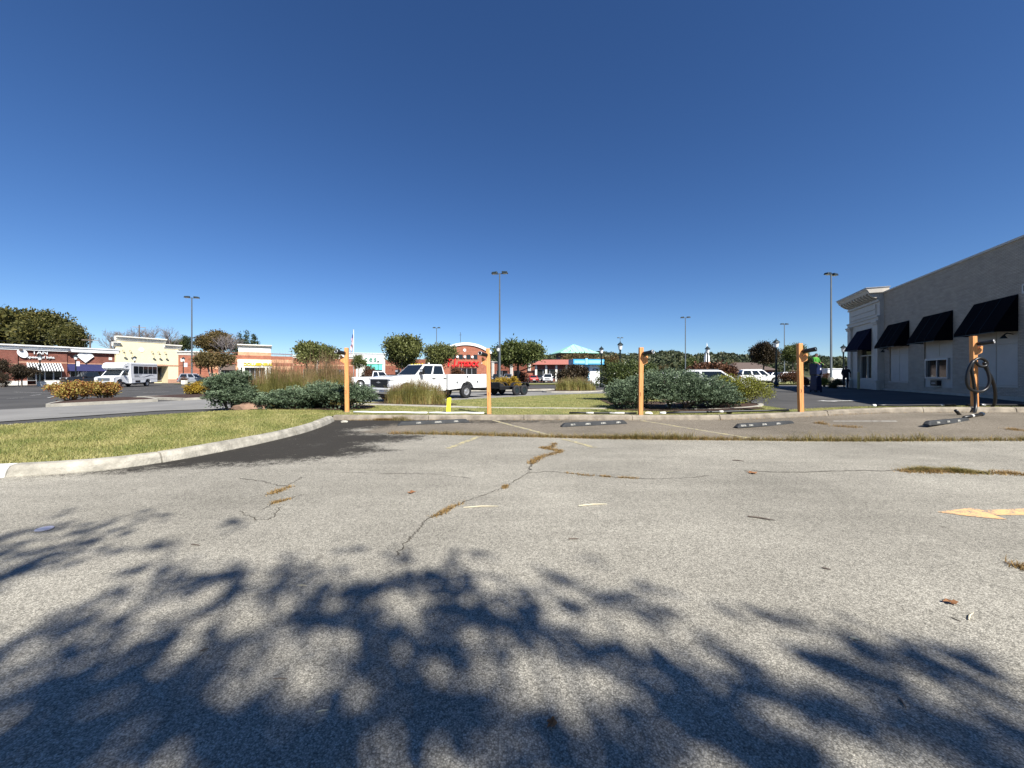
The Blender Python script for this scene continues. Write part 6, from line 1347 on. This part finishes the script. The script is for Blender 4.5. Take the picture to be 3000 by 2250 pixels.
# hedge, shrubs
def boxy_blobs(x0, x1, y0, y1, h, k, rng):
    return [(rng.uniform(x0, x1), rng.uniform(y0, y1), rng.uniform(.35, .8) * h, .45, .42, .42) for _ in range(k)] + [((x0 + x1) / 2, (y0 + y1) / 2, h * .48, (x1 - x0) * .52, (y1 - y0) * .52, h * .46)]
rng = np.random.default_rng(5)
shrub('clipped_hedge', 'rounded dark green hedge behind the left half of the big juniper', (6.0, 19.6, .15), boxy_blobs(-1.3, 1.3, -.5, .5, 2.05, 34, rng), 900, 26, .075, 'hedge', 51, .62, .085, None, 'hedge')
shrub('yellow_green_shrub', 'yellow-green shrub right of the big juniper', (9.05, 15.4, gz(9, 15.4) + .16), [(-.3, 0, .65, .7, .6, .42), (.35, 0, .72, .62, .6, .36), (.75, -.1, .5, .42, .45, .3), (-.1, 0, .35, .55, .5, .38), (-.55, .1, .7, .45, .4, .38)], 520, 26, .07, 'spirea', 52, .35, .08, up=.6, shell=.6)
for i, (px, Y, rx, h, lf_, lb) in enumerate(((211, 19.7, .9, .86, 'nandina', 'larger russet and green shrub on the left parking island'), (305, 21.2, .78, .86, 'nandina', 'yellower russet shrub, right one on the left parking island'), (585, 25.2, .62, .76, 'gold', 'golden shrub on the island beside the leftmost juniper'))):
    a = at(px, HY, Y); rg = np.random.default_rng(60 + i); shrub('island_shrub', lb, (a.x, a.y, .13), crown_blobs(0, 0, h * .48, rx, rx * .9, h * .5, 9, rg, .45), 330, 24, .085, lf_, 61 + i, .55, .08, 'shrubs on the parking islands')
for i, (p0, p1, yt, Y, lf_, lb) in enumerate(((1408, 1448, 1103, 35.5, 'gold', 'golden shrub just left of the post near the trailer'), (1440, 1492, 1105, 36, 'gold', 'golden shrub behind the trailer drawbar'), (1478, 1530, 1105, 36.5, 'gold', 'golden shrub above the trailer wheels'))):
    shrub_px('island_shrub', lb, p0, p1, yt, 1130, Y, lf_, 70 + i, 8, 260, 22, .11, group='shrubs on the parking islands')
shrub_px('rusty_shrub', 'rust-brown shrub behind the white pickup', 1050, 1102, 1075, 1115, 62, 'brown', 75, 8, 240, 20)
shrub_px('rusty_shrub', 'rust-brown shrub in front of the arched store doors', 1310, 1362, 1080, 1112, 70, 'brown', 76, 8, 240, 20)
shrub_px('rusty_shrub', 'dark brown mound of a shrub left of the kiosk', 1628, 1722, 1073, 1128, 38, 'maroon', 77, 12, 520, 24, depth=.6)
shrub_px('rusty_shrub', 'rust-red mound of a shrub behind the white hatchback', 2022, 2168, 1071, 1130, 36, 'brown', 78, 14, 700, 24, depth=.45)
shrub_px('dark_shrub', 'dark round shrub beside the red car', 1505, 1548, 1082, 1118, 60, 'maroon', 79, 8, 240, 20)
shrub_px('dark_shrub', 'round dark shrub below the leftmost brick shop wall', -12, 26, 1085, 1128, 46, 'maroon', 80, 7, 240, 20)
shrub_px('dark_shrub', 'dark red round shrub at the foot of the bannered lantern', 521, 548, 1106, 1122, 63, 'brown', 81, 6, 120, 20)
shrub_px('low_green_shrub', 'low green shrub by the silver car', 585, 612, 1111, 1122, 62, 'tree', 82, 6, 120, 20)
shrub_px('low_green_shrub', 'rusty low shrub left of the dark blue car', 622, 642, 1106, 1122, 61, 'brown', 83, 6, 120, 20)
shrub_px('low_green_shrub', 'gold and green shrubs behind the low juniper', 975, 1018, 1103, 1125, 44, 'gold', 84, 8, 200, 20)
for i, (p0, p1, yt, yb, Y, lf_, lb) in enumerate(((2278, 2312, 1094, 1122, 44, 'brown', 'bronze shrub just right of the white off-road car'), (2300, 2350, 1092, 1122, 43, 'brown', 'bronze shrub left of the post near the blue lift'), (2352, 2372, 1108, 1135, 33, 'brown', 'small bronze shrub between the post and the blue lift'), (2402, 2428, 1110, 1130, 33, 'spirea', 'small yellow-green shrub right of the blue lift'), (2408, 2432, 1090, 1108, 58, 'brown', 'reddish shrub left of the foot of the right tall lamp'), (2420, 2462, 1112, 1138, 30.5, 'conifer', 'dark round shrub in the shade left of the standing person'), (2486, 2512, 1104, 1138, 31.5, 'conifer', 'dark shrub against the corner of the brick building'), (2490, 2530, 1084, 1105, 52, 'spirea', 'light green shrub seen past the corner of the brick building'))):
    shrub_px('right_shrub', lb, p0, p1, yt, yb, Y, lf_, 90 + i, 8, 260, 20, group='shrubs near the brick building')

# ------------------------------------------------------------------ trees
G_ = 'trees in the car park'
tree_px('ornamental_tree', 'small multi-stemmed tree in front of the striped brick store', 574, 682, 1030, 1090, 64, 'autumn', 101, 12, 420, 26, stems=3, ssp=.45, bark='bark_pale', group=G_)
tree_px('ornamental_tree', 'pale green multi-stemmed tree above the reddish tall grass', 858, 998, 1000, 1078, 33, 'myrtle', 102, 12, 520, 24, stems=4, ssp=.4, bark='bark_pale', group=G_, f=.36)
tree_px('ornamental_tree', 'dark narrow tree just right of the leftmost post', 1026, 1076, 1036, 1096, 60, 'tree', 103, 9, 300, 26, group=G_)
tree_px('ornamental_tree', 'large green tree behind the cab of the service truck', 1108, 1248, 976, 1085, 52, 'myrtle', 104, 13, 620, 28, group=G_, f=.38)
tree_px('ornamental_tree', 'yellower tree touching the left edge of the arched store', 1236, 1346, 1002, 1086, 56, 'myrtle', 105, 11, 440, 26, group=G_)
tree_px('ornamental_tree', 'rounded dense tree right of the central tall lamp', 1440, 1596, 1000, 1078, 56, 'tree', 106, 14, 760, 28, group=G_, f=.38)
tree_px('ornamental_tree', 'dark maroon tree behind the white off-road car', 2190, 2284, 1000, 1086, 62, 'maroon', 107, 13, 620, 28, group=G_)
tree_px('ornamental_tree', 'dark green tree just left of the post near the blue lift', 2284, 2362, 1002, 1088, 66, 'tree', 108, 12, 500, 26, group=G_)
tree_px('ornamental_tree', 'thin tree above the person in the lime shirt', 2358, 2426, 1032, 1090, 72, 'conifer', 109, 9, 300, 22, group=G_)
tree_px('ornamental_tree', 'small tree seen under the corner awning', 2500, 2560, 1030, 1090, 66, 'tree', 110, 9, 300, 22, group=G_)
tree_px('ornamental_tree', 'olive tree behind the red-roofed restaurant', 1632, 1760, 1040, 1090, 98, 'autumn', 111, 12, 420, 24, group=G_)
tree_px('ornamental_tree', 'brownish tree behind the kiosk canopy', 1735, 1830, 1042, 1090, 92, 'autumn', 112, 11, 380, 24, group=G_)
tree_px('ornamental_tree', 'rust-tinged tree behind the small church spire', 1925, 1960, 1068, 1096, 110, 'autumn', 113, 8, 240, 22, group=G_)
tree_px('ornamental_tree', 'dark tree at the foot of the twin lamp on the hill', 1990, 2056, 1042, 1094, 96, 'tree', 114, 10, 360, 24, group=G_)
tree_px('ornamental_tree', 'rusty tree right of the church', 2126, 2182, 1060, 1098, 100, 'autumn', 115, 8, 240, 22, group=G_)
tree_px('ornamental_tree', 'round tree in front of the TAN shop window', 28, 100, 1062, 1120, 48, 'maroon', 116, 10, 400, 24, group='trees by the shop row', bark='bark_pale')
tree_px('ornamental_tree', 'dark round tree cut off by the left edge before the brick shop', -40, 26, 1048, 1105, 47, 'maroon', 117, 10, 360, 24, group='trees by the shop row')
GB = 'trees behind the shops'
tree_px('shade_tree', 'broad oak at the far left behind the brick shop', -120, 110, 914, 1040, 100, 'oak', 121, 16, 900, 30, group=GB)
tree_px('shade_tree', 'broad oak rising behind the TAN lettering', 60, 216, 914, 1040, 96, 'oak', 122, 15, 800, 30, group=GB)
tree_px('shade_tree', 'lower oak behind the white diamond sign', 160, 262, 952, 1050, 92, 'oak', 123, 12, 520, 28, group=GB)
tree_px('shade_tree', 'dark tree just right of the yellow shop', 478, 540, 985, 1055, 98, 'tree', 124, 11, 420, 26, group=GB)
tree_px('shade_tree', 'tall narrow dark tree behind the leftmost tall lamp', 530, 572, 966, 1055, 100, 'conifer', 125, 10, 360, 26, group=GB)
tree_px('shade_tree', 'russet-topped tree behind the striped brick store', 582, 682, 964, 1055, 104, 'autumn', 126, 13, 620, 28, group=GB)
def conifer(label, px, ytop, Y, hw, seed):
    a = at(px, ytop, Y); rng = np.random.default_rng(seed); H = a.z; t = E('conifer', label, 'tree', (a.x, a.y, 0), 0, 'pointed conifers behind the shops'); bl = []
    for i in range(9):
        f_ = i / 8; bl.append((rng.uniform(-.15, .15), rng.uniform(-.15, .15), H * (.25 + .72 * f_), hw * (1 - f_ * .86), hw * (1 - f_ * .86), H * .085))
    V, r = clump_leaves(bl, 330, 22, .42, .4, rng, .25, .5, -.1); link('crown', quads_mesh('crown', V, r, LEAF['conifer']), t); MB().lathe([(.25, -.1), (.05, H * .95)], 8).build('trunk', MT['bark'], t)
conifer('left of three pointed conifers above the white parapet', 700, 976, 112, 3.0, 131); conifer('middle of three pointed conifers above the white parapet', 722, 978, 114, 3.2, 132); conifer('right of three pointed conifers above the white parapet', 746, 984, 116, 3.4, 133)
def bare(label, px0, px1, ytop, Y, seed, n=10):
    rg = random.Random(seed); s = Y / F; x = ((px0 + px1) / 2 - CX) * s; H = CAMZ - (ytop - HY) * s; hw_ = (px1 - px0) / 2 * s; t = E('bare_tree', label, 'tree', (x, Y, 0), 0, 'leafless trees behind the shops'); lm = MB(); tw = MB()
    MB().tube([(0, 0, -.1), (.1, 0, H * .3), (0, 0, H * .55)], [.3, .24, .18], 7).build('trunk', MT['twig'], t)
    def br(p, d, l, r, lv):
        q = p + d * l; mid = p.lerp(q, .5) + Vector((rg.uniform(-.1, .1), rg.uniform(-.1, .1), rg.uniform(-.02, .1))) * l
        (lm if lv < 2 else tw).tube([p, mid, q], [r, r * .8, r * .55], 5 if lv < 2 else 4, cap=False)
        if lv < 4:
            for _ in range(4 if lv < 2 else 3):
                dd = (d + Vector((rg.uniform(-.75, .75), rg.uniform(-.75, .75), rg.uniform(-.25, .55)))).normalized(); br(p.lerp(q, rg.uniform(.45, 1)), dd, l * rg.uniform(.5, .75), r * .55, lv + 1)
    for i in range(n):
        a = 2 * math.pi * i / n; d = Vector((math.cos(a) * hw_ / H * 1.6, math.sin(a) * hw_ / H * 1.6, .62)).normalized(); br(Vector((0, 0, H * rg.uniform(.4, .55))), d, H * .24, .11, 0)
    lm.build('limbs', MT['twig'], t)['kind'] = 'stuff'; tw.build('twigs', MT['twig'], t)['kind'] = 'stuff'
bare('large leafless tree behind the yellow shop parapet', 374, 446, 950, 94, 141, 10); bare('leafless tree right of the russet-topped tree', 640, 694, 972, 100, 142, 7); bare('small leafless tree left of the yellow shop parapet', 318, 346, 966, 96, 143, 6); bare('thin leafless tree beside the dark tree right of the yellow shop', 486, 520, 968, 96, 144, 5)

# ------------------------------------------------------------------ wooded hills
rng = np.random.default_rng(9)
ridge = [(1250, 1062), (1380, 1050), (1440, 1036), (1500, 1040), (1590, 1044), (1640, 1046), (1740, 1036), (1765, 1034), (1800, 1041), (1840, 1043), (1900, 1037), (1950, 1034), (1972, 1031), (2000, 1040), (2040, 1045), (2080, 1038), (2125, 1037), (2170, 1044), (2210, 1046), (2330, 1049), (2400, 1049), (2480, 1051), (2600, 1048), (2750, 1052)]
HYY = 430.0
def hill_z(x, y):
    px = CX + x / HYY * F; zr = CAMZ - (np.interp(px, [r[0] for r in ridge], [r[1] for r in ridge]) - HY) * HYY / F - 5.0
    return zr * np.clip((y - 260) / (HYY - 260), 0, 1) ** .8
hx = np.linspace(-130, 520, 90); hyv = np.array([255, 290, 330, 370, 400, 430, 450, 480, 560]); mb = MB(); n = len(hx)
mb.v = [(x * (y / HYY if y < HYY else 1), y, float(hill_z(x, min(y, HYY))) * (1 if y <= 450 else .75) + .06) for y in hyv for x in hx]
mb.f = [(j * n + i, j * n + i + 1, (j + 1) * n + i + 1, (j + 1) * n + i) for j in range(len(hyv) - 1) for i in range(n - 1)]; mb.m = [0] * len(mb.f)
o = link('hill', mb.mesh('hill', MT['far_field'], True, False)); o['kind'] = 'structure'
nt_ = 3000; hxx = rng.uniform(-130, 520, nt_); hyy = 262 + (HYY + 15 - 262) * rng.random(nt_) ** .8
cx_ = hxx * np.minimum(hyy / HYY, 1); cz_ = hill_z(hxx, np.minimum(hyy, HYY)); rr_ = rng.uniform(2.6, 4.8, nt_)
d = unit(rng.normal(size=(nt_, 34, 3))); d[..., 2] = np.abs(d[..., 2]) * 1.1 - .2
P = np.stack([cx_, hyy, cz_ + rr_ * .8], 1)[:, None, :] + d * rr_[:, None, None] * np.array([1, 1, 1.0]) * rng.uniform(.75, 1.05, (nt_, 34, 1)); tone = np.clip(.45 + .2 * rng.normal(size=nt_), 0, 1)
P = P.reshape(-1, 3); D = unit(d.reshape(-1, 3) + rng.normal(size=(len(P), 3)) * .6)
o = link('hill_woods', quads_mesh('hill_woods', leaf_quads(P - D * .9, D, 2.0, .9, rng), np.repeat(tone, 34) + .12 * rng.normal(size=len(P)), LEAF['hill'])); o['kind'] = 'stuff'; tag(o, 'wooded hills along the horizon beyond the car park', 'woods')

# ------------------------------------------------------------------ cracks, weeds and litter on the near lot
def crack(pts, wd, seed, name='crack'):
    rg = random.Random(seed); P = smooth_path([(p[0], p[1], 0) for p in pts], 10); m = MB(); vs = []; L_ = []
    for i, p in enumerate(P):
        d = (P[min(i + 1, len(P) - 1)] - P[max(i - 1, 0)]); n = Vector((-d.y, d.x, 0)).normalized(); j = n * rg.uniform(-.02, .02); w_ = wd * rg.uniform(.25, 1)
        for q in (p + j - n * w_, p + j + n * w_): vs.append((q.x, q.y, gz(q.x, q.y) + .0075))
        L_.append(p + j)
    m.add(vs, [(2 * i, 2 * i + 1, 2 * i + 3, 2 * i + 2) for i in range(len(P) - 1)]); o = m.build(name, MT['crack'], lot); return L_
MT['crack'] = M('crack_dirt', (.07, .06, .045), .95, .3, 12)
def weeds(pts, n, h, spread, seed, leaf, ranges=((0, 1),), wd=.004, lean=.9):
    rng = np.random.default_rng(seed); A = np.array([(p[0], p[1]) for p in pts]); k = len(A) - 1
    rs = [ranges[i] for i in rng.integers(0, len(ranges), n)]; u = np.array([rng.uniform(a, b) for a, b in rs]) * k; i = np.minimum(u.astype(int), k - 1); f = (u - i)[:, None]
    tuft = .5 + .5 * np.sin(u * 3.1 + seed) * np.sin(u * 7.7 + 1.3 * seed); keep = rng.random(n) < .25 + .75 * tuft; 
    P = (A[i] * (1 - f) + A[i + 1] * f + rng.normal(size=(n, 2)) * spread)[keep]; tf = tuft[keep]
    pts_ = np.column_stack([P, gz(P[:, 0], P[:, 1]) + .005]); n2 = len(P)
    V = []; r_ = np.clip(.55 + .25 * rng.normal(size=n2) - .15 * tf, 0, 1); a = rng.uniform(0, 2 * np.pi, n2); L_ = h * (.35 + .9 * tf) * rng.uniform(.5, 1.2, n2)
    d = np.stack([np.cos(a), np.sin(a), np.zeros(n2)], 1); sd = np.stack([-np.sin(a), np.cos(a), np.zeros(n2)], 1); ln = lean * rng.uniform(.3, 1.4, n2)
    for t0, t1 in ((0, .5), (.5, 1)):
        pt = lambda t: pts_ + d * (L_ * ln * t * t)[:, None] + np.array([0, 0, 1]) * (L_ * t * (1 - .35 * t))[:, None]
        w0, w1 = wd * (1 - t0 * .85), wd * (1 - t1 * .85); V.append(np.stack([pt(t0) - sd * w0, pt(t0) + sd * w0, pt(t1) + sd * w1, pt(t1) - sd * w1], 1))
    return np.concatenate(V), np.tile(r_, 2), leaf
WD = []
jl = smooth_path([(p[0], p[1], 0) for p in JOINT], 12)
crack(JOINT, .03, 1, 'joint')
WD.append(weeds(jl, 11000, .15, .045, 3, 'weed', ((.06, .45), (.3, 1), (.35, .8)))); WD.append(weeds(jl, 9000, .11, .06, 4, 'dry', ((.04, .5), (.3, 1)))); WD.append(weeds(jl, 1700, .28, .06, 5, 'weed', ((.38, .46), (.55, .66))))
g2 = lambda *q: [tuple(gnd(x, y))[:2] for x, y in q]
c1 = g2((1625, 1300), (1612, 1312), (1590, 1313), (1622, 1319), (1640, 1324), (1600, 1336), (1568, 1350), (1556, 1363), (1553, 1378)); WD.append(weeds(crack(c1, .02, 2), 2600, .045, .035, 6, 'dry', ((0, .85),), .005, 1.2))
c2 = g2((1552, 1380), (1540, 1390), (1490, 1420), (1470, 1432), (1420, 1450), (1330, 1485), (1290, 1507), (1248, 1525), (1232, 1545), (1210, 1570), (1180, 1600), (1165, 1630)); WD.append(weeds(crack(c2, .008, 3), 900, .03, .02, 7, 'dry', ((.2, .27), (.42, .6), (.44, .58)), .004, 1.2))
c3 = g2((1540, 1388), (1610, 1383), (1700, 1392), (1760, 1396), (1850, 1402), (1960, 1403), (2080, 1395)); WD.append(weeds(crack(c3, .010, 4), 700, .03, .02, 8, 'dry', ((.25, .45), (.5, .56), (.6, .7)), .004, 1.2))
c4 = g2((1380, 1402), (1260, 1390), (1120, 1388), (980, 1384)); crack(c4, .006, 5)
c5 = g2((700, 1402), (770, 1412), (830, 1425), (870, 1408), (885, 1398)); L5 = crack(c5, .008, 6); c6 = g2((760, 1495), (800, 1478), (850, 1462), (885, 1450)); L6 = crack(c6, .007, 7)
c6b = g2((700, 1500), (760, 1525), (800, 1515), (818, 1488)); crack(c6b, .006, 17)
WD.append(weeds(g2((790, 1450), (815, 1440), (850, 1428)), 420, .035, .03, 9, 'dry', wd=.005)); WD.append(weeds(g2((793, 1478), (820, 1470), (852, 1462)), 320, .03, .022, 10, 'dry', wd=.005))
c7 = g2((2180, 1380), (2320, 1384), (2520, 1380), (2680, 1382), (2820, 1386), (3000, 1390), (3200, 1398)); crack(c7, .014, 8)
WD.append(weeds(g2((2655, 1380), (2720, 1378), (2800, 1382), (2870, 1387), (2920, 1390)), 2600, .075, .05, 11, 'weed', ((0, .8), (.2, .7)), .005, 1.3)); WD.append(weeds(g2((2640, 1382), (2800, 1384), (2990, 1390)), 1600, .05, .06, 12, 'dry', wd=.005, lean=1.4))
WD.append(weeds(g2((2390, 1246), (2420, 1252)), 260, .1, .06, 13, 'dry')); WD.append(weeds(g2((2440, 1256), (2520, 1262)), 300, .09, .07, 14, 'dry')); WD.append(weeds(g2((2950, 1275), (3000, 1280)), 260, .08, .06, 15, 'dry'))
WD.append(weeds([(-5.3, KY - .06), (-2, KY - .05), (3, KY - .05), (9, KY - .05), (15, KY - .05)], 2600, .08, .03, 16, 'dry', ((0, .3), (.08, .12), (.3, 1)))); WD.append(weeds([(-3.7, KY - .05), (-3.1, KY - .08)], 380, .24, .06, 18, 'weed'))
WD.append(weeds(g2((2985, 1660), (3010, 1676)), 160, .05, .03, 19, 'dry', wd=.004))
for lf_ in ('weed', 'dry'):
    V = np.concatenate([q[0] for q in WD if q[2] == lf_]); r = np.concatenate([q[1] for q in WD if q[2] == lf_])
    o = link('crack_weeds', quads_mesh('crack_weeds', V, r, LEAF[lf_])); o['kind'] = 'stuff'; tag(o, 'green and straw weeds growing in the pavement joint' if lf_ == 'weed' else 'dry brown weeds in the cracks of the asphalt', 'weeds')
def twig(label, a, b, r, mat, cat='twig', name='twig'):
    a, b = gnd(*a), gnd(*b); m_ = a.lerp(b, .5) + Vector((0, (b - a).length * .06, 0)); pts_ = [p + Vector((0, 0, gz(p.x, p.y) + r + .006)) for p in (a, a.lerp(m_, .5), m_, m_.lerp(b, .5), b)]
    o = MB().tube(pts_, [r * .7, r, r, r * .8, r * .4], 5).build(name, mat); tag(o, label, cat)
straw = M('straw', (.62, .55, .38), .8, .1, 5)
for a, b, r, mt, lb in (((1358, 1490), (1460, 1486), .006, straw, 'pale straw lying in the middle of the asphalt'), ((1695, 1485), (1778, 1480), .007, straw, 'pale straw right of the long crack'), ((2190, 1516), (2270, 1528), .008, MT['bark'], 'dark twig left of the orange arrow'), ((1666, 1582), (1696, 1582), .006, MT['bark'], 'short dark twig below the right-hand straw'), ((2408, 1667), (2434, 1673), .006, MT['bark'], 'short dark twig in the right foreground'), ((2490, 1873), (2520, 1880), .006, straw, 'pale chip at the edge of the right-hand shadow'), ((2838, 1820), (2852, 1800), .004, straw, 'curved pale stem near the brown leaf'), ((2785, 1812), (2815, 1826), .003, MT['bark'], 'thin dark stem near the brown leaf'), ((2636, 2052), (2654, 2080), .004, MT['bark'], 'thin twig inside the right-hand shadow'), ((800, 1994), (842, 1994), .003, MT['bark'], 'reddish pine needle in the shade at centre left'), ((2941, 1650), (2990, 1662), .005, MT['bark_pale'], 'curled dry stem at the right edge'), ((560, 1598), (586, 1602), .005, MT['bark'], 'small dark twig right of the left-hand shadow'), ((586, 1912), (612, 1905), .004, MT['bark'], 'brown needle in the left-hand shadow'), ((925, 2092), (962, 2086), .003, straw, 'thin straw in the shade at the bottom'), ((870, 1718), (900, 1720), .003, straw, 'thin straw at the upper edge of the shade'), ((2145, 1350), (2180, 1353), .008, MT['bark'], 'dark twig in front of the third wheel stop')): twig(lb, a, b, r, mt)
def leaf_litter(label, px, py, sz, seed):
    rg = random.Random(seed); c = gnd(px, py); n = 14; vs = [(0, 0, .012)]
    for i in range(n):
        a = 2 * math.pi * i / n; r = sz * (1 if i % 2 else .55) * rg.uniform(.8, 1.15); vs.append((r * math.cos(a), r * math.sin(a) * .8, .006 + rg.uniform(0, .022)))
    o = MB().add(vs, [(0, i + 1, (i + 1) % n + 1) for i in range(n)]).build('fallen_leaf', M('dry_leaf', (.26, .12, .05), .8, .2, 20), None, (c.x, c.y, gz(c.x, c.y) + .004), (0, 0, rg.uniform(0, 6))); tag(o, label, 'leaf')
leaf_litter('curled brown leaf on the asphalt at lower right', 2783, 1770, .04, 1); leaf_litter('brown leaf in the shade at bottom centre', 1617, 2132, .03, 2); leaf_litter('brown dead leaf left of the long crack', 1205, 1446, .06, 3); leaf_litter('brown leaf near the right-hand crack', 2205, 1388, .08, 4)
c = gnd(130, 1553); o = E('pale_disc', 'pale disc lying on asphalt at the upper edge of the left shadow', 'litter', (c.x, c.y, .006), R(20)); MB().lathe([(.056, 0), (.06, .008), (.055, .013), (.05, .009), (.02, .01)], 24).build('disc_body', M('cloudy_pale', (.42, .42, .50), .5, .1, 20), o, smooth=True)  # small pale bluish disc with a low rim

# ------------------------------------------------------------------ the tree behind the photographer, whose shade falls across the foreground
rng = np.random.default_rng(77)
sh = E('shade_tree', 'tree behind the photographer casting the dappled shade in the foreground', 'tree', (6.2, -11.5, 0)); O_ = np.array([6.2, -11.5, 0])
tanE = math.tan(ELEV); hx_, hy_ = SUN_H.x / tanE, SUN_H.y / tanE
def lift(x, y, z): return np.array([x - hx_ * z, y - hy_ * z, z])           # the point at height z whose shadow falls on (x, y)
streaks = [  # shade strokes in the picture: points, leaf half width (m), leaves per metre
 ([(-80, 1600), (0, 1579), (90, 1556)], .05, 90), ([(-60, 1715), (0, 1692), (158, 1629), (253, 1588), (443, 1516)], .09, 210), ([(316, 1624), (520, 1588)], .05, 100), ([(190, 1575), (340, 1525)], .05, 100), ([(-60, 1680), (40, 1640), (150, 1600)], .07, 140),
 ([(520, 1692), (741, 1674)], .05, 110), ([(836, 1683), (927, 1674)], .06, 160), ([(-60, 1940), (0, 1912), (237, 1783), (380, 1722)], .045, 110), ([(475, 1722), (732, 1675)], .05, 110), ([(68, 2034), (380, 1919), (542, 1851)], .06, 170),
 ([(-50, 2040), (120, 2030), (340, 2010)], .13, 420), ([(237, 1993), (576, 1980)], .09, 320), ([(380, 2075), (624, 2060)], .06, 200), ([(746, 1735), (960, 1728), (1120, 1735)], .07, 260), ([(860, 1790), (960, 1800), (1060, 1790)], .10, 480), ([(1085, 1840), (1110, 1850)], .07, 500),
 ([(1207, 1912), (1290, 1905), (1356, 1915)], .08, 420), ([(1280, 1700), (1340, 1760), (1420, 1800)], .07, 200), ([(1150, 1690), (1300, 1685), (1460, 1690)], .05, 120), ([(1588, 1675), (1690, 1722), (1785, 1749), (1920, 1803)], .045, 170), ([(1500, 1765), (1560, 1780)], .06, 300),
 ([(1400, 1820), (1500, 1851), (1703, 1885), (1880, 1939), (2110, 1980), (2280, 2040)], .085, 400), ([(2402, 1925), (2500, 1970), (2619, 2014)], .06, 260), ([(2517, 1905), (2720, 1946), (2910, 2034)], .06, 330), ([(2780, 1920), (2900, 1945)], .035, 150),
 ([(1900, 2020), (2000, 2090), (2180, 2160), (2330, 2240)], .08, 420), ([(2560, 2080), (2790, 2180), (3000, 2250)], .09, 420), ([(1780, 2180), (1860, 2220)], .10, 500), ([(1550, 2130), (1600, 2200)], .07, 380), ([(580, 2150), (830, 2170), (1000, 2150)], .10, 420), ([(0, 2180), (340, 2240)], .16, 700), ([(600, 2240), (1000, 2240)], .13, 600),
 ([(1150, 2020), (1280, 2060), (1420, 2020)], .06, 260), ([(640, 1900), (800, 1870)], .06, 200), ([(1020, 1960), (1180, 1940)], .06, 220), ([(1100, 1720), (1250, 1740)], .05, 160), ([(2080, 2060), (2200, 2080)], .05, 200), ([(2350, 2060), (2480, 2110)], .06, 240), ([(1300, 2140), (1440, 2160)], .08, 320), ([(420, 1830), (600, 1790)], .05, 130), ([(150, 1860), (300, 1800)], .05, 120), ([(2900, 2130), (3080, 2190)], .08, 320)]
Ps = []; Ds = []; lm = MB(); HT = 8.8
for i, (pl, hw_, dens) in enumerate(streaks):
    gp_ = [gnd(*q) for q in pl]; z0 = HT + rng.uniform(-.7, .9); seg = [lift(g_.x, g_.y, z0 + .25 * math.sin(k * 1.7 + i)) for k, g_ in enumerate(gp_)]
    cv = smooth_path([tuple(q) for q in seg], 6); ln_ = sum((b - a).length for a, b in zip(cv, cv[1:])); n = int(dens * (.30 + .22 * (gp_[0].y < 1.75)) * max(ln_, .35))
    u = rng.random(n) * (len(cv) - 1.001); C = np.array([tuple(cv[int(q)].lerp(cv[int(q) + 1], q - int(q))) for q in u])
    Ps.append(C + rng.normal(size=(n, 3)) * hw_ * .8 * np.array([1, 1, .8])); Ds.append(rng.normal(size=(n, 3)) + np.array([0, 0, -.3]))
    for q in range(int(ln_ * 5) + 1):     # leafy side twigs
        c_ = np.array(tuple(cv[int(rng.integers(len(cv)))])) + rng.normal(size=3) * np.array([.2, .2, .12]) * (1 + hw_ * 6); m_ = int(rng.integers(4, 11))
        Ps.append(c_ + rng.normal(size=(m_, 3)) * rng.uniform(.02, .045)); Ds.append(rng.normal(size=(m_, 3)))
    lm.tube([p - Vector(O_) for p in cv], [.014] * len(cv), 5, cap=False)
    top = Vector((rng.uniform(-.4, .4), rng.uniform(-.4, .4), rng.uniform(6.5, 9.0))); st_ = cv[0 if (cv[0] - Vector(O_)).length < (cv[-1] - Vector(O_)).length else -1] - Vector(O_)
    if i % 2 == 0: lm.tube([top, top.lerp(st_, .5) + Vector((0, 0, .5)), st_], [.05, .03, .014], 6, cap=False)
Pl = np.concatenate(Ps) - O_; Dl = np.concatenate(Ds)
V1 = leaf_quads(Pl, Dl, .11, .6, rng); r1 = np.clip(.5 + .2 * rng.normal(size=len(Pl)), 0, 1)
bl = crown_blobs(0, -.5, 9.6, 4.2, 3.4, 3.2, 10, rng, .4); V2, r2 = clump_leaves(bl, 420, 24, .16, .6, rng, .3, .5)
# keep the filler crown off the sunlit part of the lot and clear of the lens
cen = V2[:, 0] + O_; gx_ = cen[:, 0] + hx_ * cen[:, 2]; gy_ = cen[:, 1] + hy_ * cen[:, 2]; ok = gy_ < .9
link('crown', quads_mesh('crown', np.concatenate([V1, V2[ok]]), np.concatenate([r1, r2[ok]]), LEAF['oak']), sh)
MB().tube([(0, 0, -.1), (.1, .05, 2.5), (-.05, .1, 5.6), (0, 0, 9.2)], [.40, .32, .26, .13], 10).build('trunk', MT['bark'], sh, smooth=True); o = lm.build('limbs', MT['bark'], sh); o['kind'] = 'stuff'

for i, (x, y, lb) in enumerate(((-24.0, -15.0, 'outer left of the unseen trees added behind the photographer to block sky light'), (-8.0, -16.0, 'inner left of the unseen trees added behind the photographer to block sky light'), (21.0, -15.5, 'inner right of the unseen trees added behind the photographer to block sky light'), (36.0, -14.0, 'outer right of the unseen trees added behind the photographer to block sky light'))):  # unseen trees, added to hold back sky light from the foreground shade
    rg = np.random.default_rng(300 + i); tree('shade_tree', lb, 'tree', (x, y, 0), crown_blobs(0, 0, 7.6, 7.4, 5.0, 5.2, 12, rg, .42), 620, 24, .5, 'oak', rg, 5.0, .34, spread=.7, group='unseen trees added to block sky light')
